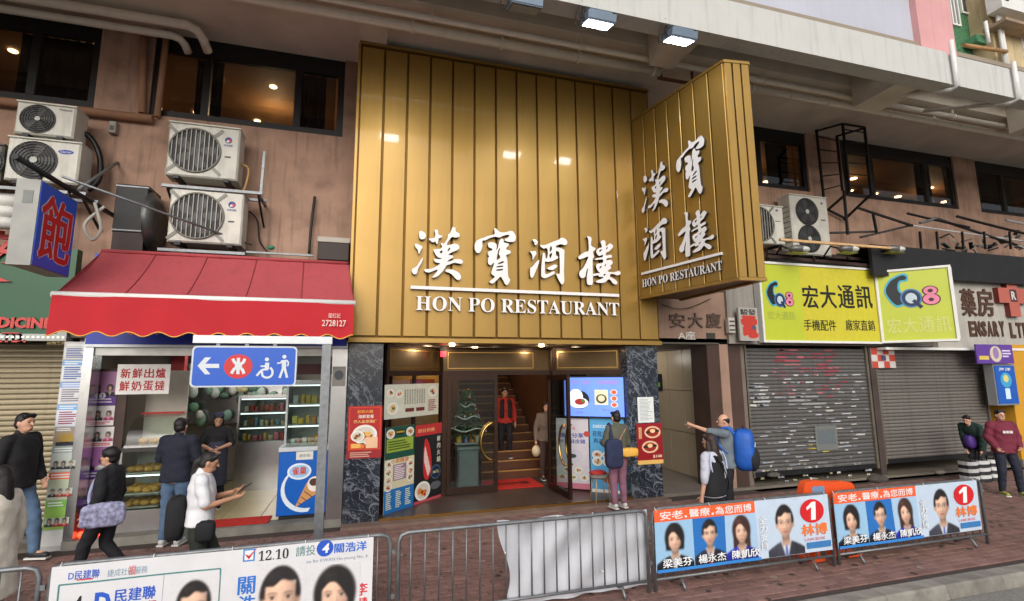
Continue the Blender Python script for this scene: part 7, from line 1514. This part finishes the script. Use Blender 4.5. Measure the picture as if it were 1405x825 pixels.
def person(label, loc, face, H, top, bottom, arms, legs, sleeve=2, hem=.84, lean=0, hyaw=0, hair='short', hairmat=None, skin=None, shoes=None, topz=.012, leglen=1.0, hands=None, coat=0, group=None, female=False, nod=0, seed=1):
    """loc: ground point; face: direction angle of the chest (0 = +X, 90 = +Y); arms/legs: joint positions in body space (x right, y forward, z up, for a 1.7 m body)"""
    skin = skin or skinm; hairmat = hairmat or hairm; shoes = shoes or P((36, 34, 36))
    t = thing('person', label, 'person', loc, group, rz=R(face)-math.pi/2); t.scale = (H/1.7,)*3
    hands = hands or {}
    up = Matrix.Translation((0, 0, .92)) @ Matrix.Rotation(-R(lean), 4, 'X') @ Matrix.Translation((0, 0, -.92))
    T = lambda p: up @ Vector(p)
    sh = .165 if female else .185; hw2 = .1
    S = {'L': T((-sh, 0, 1.395)), 'R': T((sh, 0, 1.395))}
    neck = T((0, -.005, 1.46)); hc = neck+Matrix.Rotation(-R(lean*.6+nod), 3, 'X') @ V(0, .025, .125)
    hr = Matrix.Rotation(R(hyaw), 3, 'Z') @ Matrix.Rotation(-R(lean*.6+nod), 3, 'X')
    HP = lambda x, y, z: hc+hr @ V(x, y, z)
    A = {k: (T(arms[k][0]), T(arms[k][1])) for k in 'LR'}; hp = {'L': V(-.09, 0, .90), 'R': V(.09, 0, .90)}
    # body, one continuous surface
    b = MB(skin)
    ts = [((0, 0, .95), (.15, .105, .12)), ((0, .005, 1.10), (.125, .09, .13)), ((0, .0, 1.26), (.15 if female else .158, .105, .15)), ((0, -.005, 1.37), (.155 if female else .17, .085, .075))]
    ur = up.to_3x3()
    b.eloft([(T(c), rx, ry) for c, rx, ry in (((0, 0, .82), .10, .08), ((0, 0, .9), .15, .1), ((0, 0, .98), .152, .102), ((0, .005, 1.1), .13, .09), ((0, .008, 1.22), .15, .105), ((0, 0, 1.32), .16 if not female else .148, .102), ((0, -.005, 1.4), .15, .08), ((0, -.01, 1.44), .08, .055))], ur)
    b.caps(S['L'], S['R'], .055, .055); b.caps(neck-V(0, 0, .05), hc-hr @ V(0, .02, .06), .054, .05)
    b.ell(hc, (.073, .09, .108), 16, 12, rot=hr); b.ell(HP(0, .028, -.06), (.055, .06, .058), 12, 8, rot=hr)          # skull, jaw
    b.caps(HP(0, .088, .012), HP(0, .108, -.022), .009, .014, 8); b.ell(HP(0, .083, -.066), (.026, .012, .012), 8, 6)  # nose, lips
    b.ell(HP(0, .08, .028), (.055, .014, .012), 10, 6, rot=hr)
    for s in (-1, 1): b.ell(HP(.076*s, -.004, -.008), (.012, .022, .032), 8, 6, rot=hr)
    for k in 'LR':
        e, w_ = A[k]; b.caps(S[k], e, .046, .038); b.caps(e, w_, .038, .026)
        d = (w_-e).normalized(); mode = hands.get(k, 'relax'); n = V(-1 if k == 'R' else 1, .25, 0); n = (n-d*n.dot(d)).normalized(); sd = d.cross(n).normalized()
        if mode == 'hold': n = V(0, .3, 1); n = (n-d*n.dot(d)).normalized(); sd = d.cross(n).normalized()
        if sd.y < 0 and mode != 'hold': sd = -sd
        if mode == 'hold' and (sd.x > 0) == (k == 'R'): sd = -sd
        pc = w_+d*.05; b.caps(w_, w_+d*.075, .026, .03, 10)
        for i, (off, L_) in enumerate(((.027, .072), (.009, .08), (-.009, .074), (-.026, .058))):
            r0_ = pc+d*.035+sd*off; cu_ = {'relax': .5, 'hold': 1.1, 'fist': 1.9, 'point': (0.02 if i == 0 else 1.9)}[mode]
            q = r0_
            dd = d.copy()
            for sgi, fr_ in enumerate((.45, .32, .23)):
                ang = cu_*(.35 if sgi == 0 else .5); dd = (dd*math.cos(ang)+n*math.sin(ang)).normalized(); nn = (n*math.cos(ang)-d*0).normalized(); q2 = q+dd*L_*fr_; b.caps(q, q2, .0095-.0008*sgi, .0088-.0008*sgi, 7); q = q2
        th = pc-d*.02+sd*.028; q = th+(d*.6+sd*.75+n*.25).normalized()*.04; b.caps(th, q, .013, .0105, 7); b.caps(q, q+(d*.85+sd*.25+n*.4).normalized()*.03, .0105, .009, 7)
    for k in 'LR':
        kn, an = V(*legs[k][0]), V(*legs[k][1]); b.caps(hp[k], kn, .082, .055); b.caps(kn, an, .055, .036); b.caps(an+V(0, 0, -.03), an+V(0, .12, -.045), .034, .028)
    me = remeshed(b, .0085, 3, 'body'); me.materials.clear(); me.materials.append(skin); o = bpy.data.objects.new('body', me); COL.objects.link(o); o.parent = t
    # eyes and mouth
    for s in (-1, 1): MB(P((24, 20, 20), .2)).ell(HP(.03*s, .082, .008), (.012, .008, .006), 8, 6, rot=hr).build('eye', t, local=True); MB(hairmat).caps(HP(.016*s, .09, .03), HP(.046*s, .078, .03), .004, .003, 6).build('eyebrow', t, local=True)
    MB(P((170, 96, 90))).ell(HP(0, .092, -.066), (.022, .005, .005), 8, 6, rot=hr).build('mouth', t, local=True)
    # hair
    h = MB(hairmat)
    if hair != 'bald':
        h.ell(HP(0, -.018, .035), (.083, .092, .088), 16, 10, rot=hr); h.ell(HP(0, -.04, -.015), (.078, .066, .075), 14, 8, rot=hr); h.caps(HP(-.05, .05, .082), HP(.05, .05, .082), .027, .027, 10)
    else: 
        for s in (-1, 1): h.caps(HP(.066*s, .0, .015), HP(.05*s, -.06, .01), .022, .035, 10)
        h.ell(HP(0, -.055, .0), (.066, .04, .062), 12, 8, rot=hr)
    if hair == 'long': h.caps(HP(0, -.05, -.02), HP(0, -.075, -.2), .078, .07, 12); h.caps(HP(-.062, -.01, 0), HP(-.07, -.02, -.15), .03, .03, 10); h.caps(HP(.062, -.01, 0), HP(.07, -.02, -.15), .03, .03, 10)
    if hair == 'bob': h.caps(HP(0, -.04, 0), HP(0, -.05, -.1), .078, .068, 12); h.caps(HP(-.06, -.0, 0), HP(-.066, -.0, -.08), .03, .026, 10); h.caps(HP(.06, 0, 0), HP(.066, 0, -.08), .03, .026, 10)
    if hair == 'pony': h.caps(HP(0, -.09, .03), HP(0, -.13, -.02), .03, .034, 10); h.caps(HP(0, -.13, -.02), HP(0, -.12, -.2), .034, .018, 10)
    if hair == 'bushy': h.ell(HP(0, -.01, .05), (.1, .105, .09), 14, 10, rot=hr)
    if hair == 'bun': h.ell(HP(0, -.06, .1), (.045, .045, .04), 10, 8)
    hm = remeshed(h, .009, 4, 'hair'); hm.materials.clear(); hm.materials.append(hairmat); wrinkle(hm, .002, 3); o = bpy.data.objects.new('hair', hm); COL.objects.link(o); o.parent = t
    # trousers
    g = MB(bottom); g.ell(V(0, 0, .93), (.168, .122, .115), 16, 10); g.ell(V(0, 0, 1.0), (.155, .112, .07), 16, 8)
    for k in 'LR':
        kn, an = V(*legs[k][0]), V(*legs[k][1]); en = kn.lerp(an, min(1, leglen*.97)) if leglen > .0 else kn
        g.caps(hp[k], kn, .102, .076); g.caps(kn, en, .076, .058)
    gm = remeshed(g, .0125, 5, 'trousers'); gm.materials.clear(); gm.materials.append(bottom); wrinkle(gm, .0045, seed); o = bpy.data.objects.new('trousers', gm); COL.objects.link(o); o.parent = t
    # top
    c = MB(top); gr_ = topz+.012
    wd = .008 if female else .0
    rg = [((0, -.01, 1.455), .085, .062), ((0, -.008, 1.425), .14-wd, .078), ((0, -.004, 1.385), .175-wd, .095), ((0, .0, 1.30), .172-wd, .118), ((0, .006, 1.2), .165-wd, .118), ((0, .004, 1.08), .158-wd*2, .112), ((0, 0, .98), .166, .116)]
    if hem < .95: rg.append(((0, 0, hem+.02), .178+coat*.4, .124+coat*.3))
    rg.append(((0, 0, min(hem, .96)), .176+coat*.4, .122+coat*.3))
    c.eloft([(T(q) if q[2] > .8 else V(*q), rx+gr_*.8, ry+gr_*.8) for q, rx, ry in rg], ur)
    c.caps(S['L'], S['R'], .05+gr_*.7, .05+gr_*.7); c.caps(T((0, -.012, 1.42)), T((0, -.012, 1.47)), .068, .06)
    for k in 'LR':
        e, w_ = A[k]
        if sleeve > 0:
            f1 = min(1, sleeve); c.caps(S[k], S[k].lerp(e, f1), .05+gr_*.7, .044+gr_*.7)
            if sleeve > 1: c.caps(e, e.lerp(w_, min(.96, sleeve-1)), .044+gr_*.7, .034+gr_*.6)
    cm = remeshed(c, .0125, 5, 'top'); cm.materials.clear(); cm.materials.append(top); wrinkle(cm, .0045, seed+5); o = bpy.data.objects.new('top', cm); COL.objects.link(o); o.parent = t
    # shoes
    for k in 'LR':
        an = V(*legs[k][1]); s_ = MB(shoes); s_.caps(an+V(0, -.03, -.045), an+V(0, .14, -.055), .042, .036, 12); s_.ell(an+V(0, .0, -.02), (.042, .05, .05), 12, 8)
        sm = remeshed(s_, .012, 3, 'shoe'); sm.materials.clear(); sm.materials.append(shoes); o = bpy.data.objects.new('shoe', sm); COL.objects.link(o); o.parent = t
        MB(P((220, 218, 212))).fbox(Fr((an.x-.042, an.y-.07, an.z-.095), (1, 0, 0), (0, 1, 0)), 0, .084, 0, .24, 0, .018).build('sole', t, local=True)
    Mx = Matrix.Translation(Vector(loc)) @ Matrix.Rotation(t.rotation_euler.z, 4, 'Z') @ Matrix.Scale(H/1.7, 4)
    J = {'A': {k: (Mx @ A[k][0], Mx @ A[k][1]) for k in 'LR'}, 'S': {k: Mx @ S[k] for k in 'LR'}, 'M': Mx, 'T': T, 'hc': Mx @ hc, 'W': lambda *p: Mx @ T(p), 'L': lambda *p: Mx @ V(*p)}
    return t, J
DN = {'L': ((-.24, -.02, 1.12), (-.25, .03, .87)), 'R': ((.24, -.02, 1.12), (.25, .03, .87))}
ST = {'L': ((-.1, .02, .49), (-.1, -.01, .095)), 'R': ((.1, .02, .49), (.1, -.01, .095))}
WK = {'L': ((-.09, .17, .51), (-.09, .22, .12)), 'R': ((.09, .02, .49), (.09, -.28, .15))}
def at(px0, py0, z): return PZ(px0, py0, z)
def bagsoft(name, label, c, r, mat, strap=None, rz=0, group=None, boxy=.7):
    t = thing(name, label, 'bag', tuple(c-V(0, 0, r[2]))); b = MB(mat); n = 18; m = 10; vs = []
    for i in range(m+1):
        a = math.pi*i/m
        for j in range(n):
            s = 2*math.pi*j/n; f_ = lambda v: math.copysign(abs(v)**boxy, v); p = V(r[0]*f_(math.sin(a))*f_(math.cos(s)), r[1]*f_(math.sin(a))*f_(math.sin(s)), r[2]*f_(math.cos(a))); p.rotate(Matrix.Rotation(rz, 3, 'Z')); vs.append(c+p+V(0, 0, .008*math.sin(5*s+i)))
    b.add(vs, [(i*n+j, (i+1)*n+j, (i+1)*n+(j+1) % n, i*n+(j+1) % n) for i in range(m) for j in range(n)], None, True); b.build('body', t)
    if strap: MB(strap[1]).tube(crom(strap[0], 5, False), strap[2] if len(strap) > 2 else .014, 6).build('strap', t)
    return t
blkf = fab('black_fabric', (26, 26, 30)); navy = fab('navy_fabric', (28, 32, 48)); jean = fab('blue_denim', (84, 108, 136), .2); dkpant = fab('dark_trousers', (30, 30, 36)); whitef = fab('white_cotton', (222, 222, 226), .05); cream = fab('cream_coat', (226, 218, 202), .05)
# 1 person in the cream coat, left edge, nearest
p = at(0, 641, 1.6); person('person in a long cream coat cut off by the left edge behind the barrier', (p.x+.02, p.y, .012), 165, 1.6, cream, fab('beige_trousers', (180, 166, 140)), DN, ST, hem=.5, coat=.12, hair='long', female=True, seed=2, shoes=P((120, 100, 80)))
# 2 man in black jacket walking
p = PY(34, 567, 8.5); person('man in a black jacket and blue jeans walking past the beige shutter', (p.x, 8.5, .012), -12, p.z-.01, blkf, jean, {'L': ((-.25, .0, 1.13), (-.21, .12, .93)), 'R': ((.25, -.03, 1.13), (.25, .04, .88))}, WK, hem=.84, topz=.02, seed=3, hyaw=-10)
# 3 woman in black with patterned shoulder bag, walking left
p = at(155, 616, 1.55); t, J = person('woman in black with a patterned shoulder bag walking left past the bakery', (p.x, p.y, .012), 172, 1.55, blkf, dkpant, {'L': ((-.23, -.03, 1.13), (-.22, .1, .9)), 'R': ((.23, -.02, 1.12), (.23, .05, .88))}, WK, hair='bushy', female=True, seed=4, hem=.82, topz=.018)
pat = M('patterned_bag', (150, 150, 180), .7, 0, .6, 24)
c = J['L'](-.24, -.1, .92); bagsoft('shoulder_bag', 'blue and white patterned shoulder bag carried by the woman in black', c, (.21, .06, .13), pat, ([J['W'](.1, .06, 1.44), J['W'](-.05, .14, 1.3), J['W'](-.2, .1, 1.1), J['W'](-.25, .0, .98)], P((150, 156, 190)), .02), rz=.25, boxy=.45)
# 4 man in navy at the counter, seen from behind
p = PY(250, 567, 8.75); t, J = person('man in a navy jacket and jeans standing at the bakery counter, back to the street', (p.x, 8.72, .012), 78, 1.78, navy, jean, {'L': ((-.26, .05, 1.14), (-.2, .27, 1.08)), 'R': ((.25, .04, 1.13), (.16, .24, 1.06))}, ST, hair='short', seed=5, shoes=P((206, 204, 200)), topz=.024)
# 5 shop keeper with cap and patterned apron
p = PY(301, 565, 10.3); t, J = person('shop keeper in a dark cap and patterned apron standing inside the bakery', (p.x, 10.3, .125), -78, p.z-.15, blkf, dkpant, {'L': ((-.25, .03, 1.14), (-.05, .2, 1.08)), 'R': ((.25, .03, 1.14), (.05, .22, 1.05))}, ST, sleeve=1, hair='bob', female=True, seed=6, nod=12)
ap = MB(M('patterned_apron', (60, 62, 80), .85, 0, .8, 60)); fa = [(-.15, .12, 1.25), (.15, .12, 1.25), (.19, .15, 1.0), (.2, .15, .6), (.18, .14, .45), (-.18, .14, .45), (-.2, .15, .6), (-.19, .15, 1.0)]
ap.tube([(0, 0, 1.2), (0, 0, 1.0), (0, 0, .75), (0, .0, .42)], [.165, .19, .2, .2], 18, caps=False); ap.build('apron', t, local=True)
cp = MB(M('navy_cap', (40, 44, 84), .8)); cp.ell((0, .015, 1.66), (.09, .1, .06), 14, 8); cp.ell((0, .12, 1.635), (.06, .06, .012), 12, 6); cp.build('cap', t, local=True)
# 6 woman in white T-shirt with phone and black shoulder bag
p = at(281, 621, 1.58); t, J = person('woman in a white T-shirt walking right while looking at her phone', (p.x, p.y, .012), 10, 1.58, whitef, fab('dark_green_trousers', (44, 52, 44)), {'L': ((-.2, .1, 1.13), (-.08, .32, 1.2)), 'R': ((.22, .06, 1.12), (.1, .32, 1.16))}, WK, sleeve=.85, hair='pony', skin=skin2, female=True, hands={'L': 'hold', 'R': 'hold'}, nod=16, seed=7, topz=.02, hem=.9)
hp_ = J['A']['R'][1].lerp(J['A']['L'][1], .4)+V(.085, 0, .03); t = thing('phone', 'black mobile phone held by the woman in the white T-shirt', 'phone', tuple(hp_)); ff = Fr(hp_-V(.03, .037, 0), V(.0, 1, 0), V(.8, 0, .55), .075, .15); MB(P((16, 16, 18), .2)).bbox(ff, 0, .075, 0, .15, -.009, 0, .002).build('case', t); MB(P((50, 60, 80), .1, .4)).fbox(ff, .004, .071, .006, .144, -.0095, -.0091).build('screen', t)
c = J['L'](-.05, -.24, .98); bagsoft('shoulder_bag', 'large black bag hanging behind the woman in the white T-shirt', c, (.09, .17, .22), blkf, ([J['W'](-.17, .05, 1.43), J['W'](-.15, .1, 1.3), J['W'](-.17, .0, 1.1), c+V(.05, 0, .1)], blk, .022), rz=.2, boxy=.5)
c = J['L'](.22, .08, .86); bagsoft('waist_pouch', 'small black pouch at the hip of the woman in the white T-shirt', c, (.09, .07, .1), blkf, boxy=.5)
# 7 woman waiting at the menu screen
p = PZ(850, 697, .06); t, J = person('woman in an olive jacket and mauve trousers reading the menu screen', (p.x, p.y, .059), 98, 1.66, fab('olive_jacket', (88, 88, 74)), fab('mauve_trousers', (134, 92, 110)), {'L': ((-.24, .03, 1.13), (-.17, .2, 1.12)), 'R': ((.24, .02, 1.12), (.2, .18, 1.02))}, ST, hair='bun', female=True, hem=.95, topz=.026, seed=8, shoes=P((200, 198, 196)))
tot = M('star_tote', (36, 44, 74), .85, 0, .2, 8); c = J['L'](-.2, -.17, .98); bagsoft('tote_bag', 'navy tote bag hanging at the left side of the woman in olive', c, (.16, .07, .24), tot, ([c+V(-.05, 0, .18), J['W'](-.19, -.09, 1.3), J['S']['L']+V(0, 0, .085), J['W'](-.17, .1, 1.3)], tot, .028), boxy=.4)
c = J['L'](.13, -.17, .98); bagsoft('belt_bag', 'yellow belt bag on the lower back of the woman in olive', c, (.17, .06, .075), M('yellow_bag', (226, 170, 70), .6, 0, .08), ([c+V(-.15, .02, .03), J['W'](-.05, -.15, 1.2), J['W'](.12, -.12, 1.4)], P((180, 130, 110)), .01), rz=-.05, boxy=.5)
# 8 couple: man pointing with blue backpack, woman in a black vest
p = at(994, 569, 1.7); t, J = person('balding man with one arm raised pointing left, wearing a blue backpack', (p.x, p.y, .012), 138, 1.7, fab('grey_shirt', (104, 116, 124)), dkpant, {'L': ((-.17, .24, 1.42), (-.1, .50, 1.50)), 'R': ((.26, -.02, 1.13), (.24, .12, .92))}, ST, sleeve=.95, hair='bald', hands={'L': 'point'}, seed=9, hyaw=10, topz=.02)
blub = M('blue_nylon', (24, 86, 176), .55, 0, .15, 6, bump=.3, bscale=14)
c = J['W'](.0, -.265, 1.14); rzb = R(138)-math.pi/2; t = bagsoft('backpack', 'bright blue backpack on the back of the pointing man', c, (.2, .16, .33), blub, None, rz=rzb, boxy=.55)
RM = Matrix.Rotation(rzb, 3, 'Z'); MB(fab('black_nylon', (30, 32, 38))).ell(c+RM @ V(0, -.11, -.14), (.19, .12, .2), 14, 8, rot=RM).build('front_pocket', t); MB(P((190, 200, 214), .5)).tube([c+RM @ V(-.08, -.16, .05), c+RM @ V(.0, -.168, .12), c+RM @ V(.11, -.15, .06)], .008, 6).build('piping', t)
for s in (-1, 1): MB(blub).tube(crom([J['W'](.11*s, -.14, 1.38), J['W'](.115*s, -.03, 1.485), J['W'](.12*s, .1, 1.42), J['W'](.15*s, .13, 1.25), J['W'](.17*s, -.02, 1.08)], 5, False), .022, 8).build('strap', t)
MB(blk).tube([c+RM @ V(-.04, 0, .32), c+RM @ V(0, 0, .37), c+RM @ V(.04, 0, .32)], .01, 6).build('handle', t)
p = at(977, 596, 1.58); t, J = person('woman with long dark hair in a black vest over white sleeves beside the pointing man', (p.x-.03, p.y, .012), 112, 1.58, fab('pale_grey_cotton', (186, 188, 200), .05), dkpant, DN, ST, sleeve=1.2, hair='long', hairmat=hairb, female=True, seed=10)
v_ = MB(blkf); up_ = J['T']
v_.eloft([((0, -.008, 1.44), .13, .09), ((0, -.004, 1.39), .165, .118), ((0, 0, 1.3), .18, .142), ((0, .004, 1.15), .185, .142), ((0, 0, 1.0), .195, .146), ((0, 0, .86), .205, .152)])
vm_ = remeshed(v_, .0125, 4, 'vest'); vm_.materials.clear(); vm_.materials.append(blkf); o = bpy.data.objects.new('vest', vm_); COL.objects.link(o); o.parent = t
for s in (-1, 1): MB(P((190, 198, 226))).tube(crom([(.15*s, -.08, 1.445), (.2*s, -.1, 1.33), (.19*s, -.115, 1.2)], 5, False), .009, 6).build('vest_trim', t, local=True)
MB(blk).tube(crom([(-.13, -.13, 1.42), (.0, -.165, 1.25), (.12, -.165, 1.05), (.19, -.1, .9)], 5, False), .008, 6).build('bag_strap', t, local=True)
# 9 boy in maroon and the one leaning beside him
p = PZ(1387, 681, 0); t, J = person('boy in a maroon sweatshirt and dark trousers standing at the right edge', (p.x, p.y, .012), -118, 1.62, fab('maroon_sweatshirt', (112, 36, 56)), fab('dark_navy_trousers', (30, 34, 50)), {'L': ((-.27, -.02, 1.14), (-.2, .12, .98)), 'R': ((.27, .0, 1.14), (.22, .14, .96))}, {'L': ((-.14, .06, .5), (-.18, .02, .095)), 'R': ((.12, .05, .5), (.12, -.02, .095))}, hair='short', seed=11, topz=.03, shoes=P((150, 160, 70)), hands={'L': 'fist', 'R': 'fist'})
m_ = MB(P((216, 206, 206))); fq = Fr((.085, .165, 1.24), (-1, 0, 0), (0, 0, 1))
for a_, b_ in ((0, .05), (.06, .105), (.115, .17)): m_.fbox(fq, a_, b_, .0, .05, .0, .006)
m_.build('print', t, local=True)
p = PZ(1348, 655, .012); t, J = person('boy in a dark green top bending forward beside the boy in maroon', (p.x, p.y, .012), 190, 1.5, fab('dark_green_top', (26, 50, 44)), fab('black_joggers', (34, 34, 42)), {'L': ((-.2, .16, 1.12), (-.15, .3, .9)), 'R': ((.2, .14, 1.12), (.16, .3, .92))}, {'L': ((-.1, .16, .5), (-.1, .0, .095)), 'R': ((.1, .14, .5), (.1, -.04, .095))}, lean=38, hair='short', seed=12, hyaw=0, topz=.022)
c = J['W'](.05, .22, 1.06); bagsoft('sports_bag', 'purple bag hanging from the boy in dark green', c, (.13, .1, .15), M('purple_nylon', (70, 40, 120), .6), ([J['S']['R'], c], P((60, 40, 100)), .012))
# 10 staff inside the restaurant
p = V(2.95, 12.15, .61+.003); t, J = person('person in a red shirt and black waistcoat coming down the restaurant stairs', (3.30, 11.9, .443), -95, 1.62, fab('red_shirt', (170, 44, 36)), blkf, DN, {'L': ((-.1, .08, .5), (-.1, .03, .095)), 'R': ((.1, .03, .5), (.1, -.02, .11))}, hair='short', seed=13, sleeve=1.9)
v_ = MB(blkf)
for s in (-1, 1): v_.caps((.085*s, .1, 1.38), (.1*s, .12, 1.02), .055, .06)
v_.ell((0, -.05, 1.22), (.17, .09, .24)); vm_ = remeshed(v_, .0125, 4, 'waistcoat'); vm_.materials.clear(); vm_.materials.append(blkf); o = bpy.data.objects.new('waistcoat', vm_); COL.objects.link(o); o.parent = t
t, J = person('person in a pale shirt holding a white bag just inside the open restaurant door', (3.93, 10.75, .12), -100, 1.66, fab('pale_shirt', (112, 96, 84)), fab('brown_trousers', (70, 50, 44)), DN, ST, hair='bob', female=True, seed=14)
c = J['A']['R'][1]+V(0, 0, -.24); bagsoft('plastic_bag', 'round white bag held by the person inside the open door', c, (.1, .09, .12), P((206, 186, 150)), ([c+V(0, 0, .1), J['A']['R'][1]+V(0, 0, -.05)], P((200, 180, 150)), .012), boxy=1)
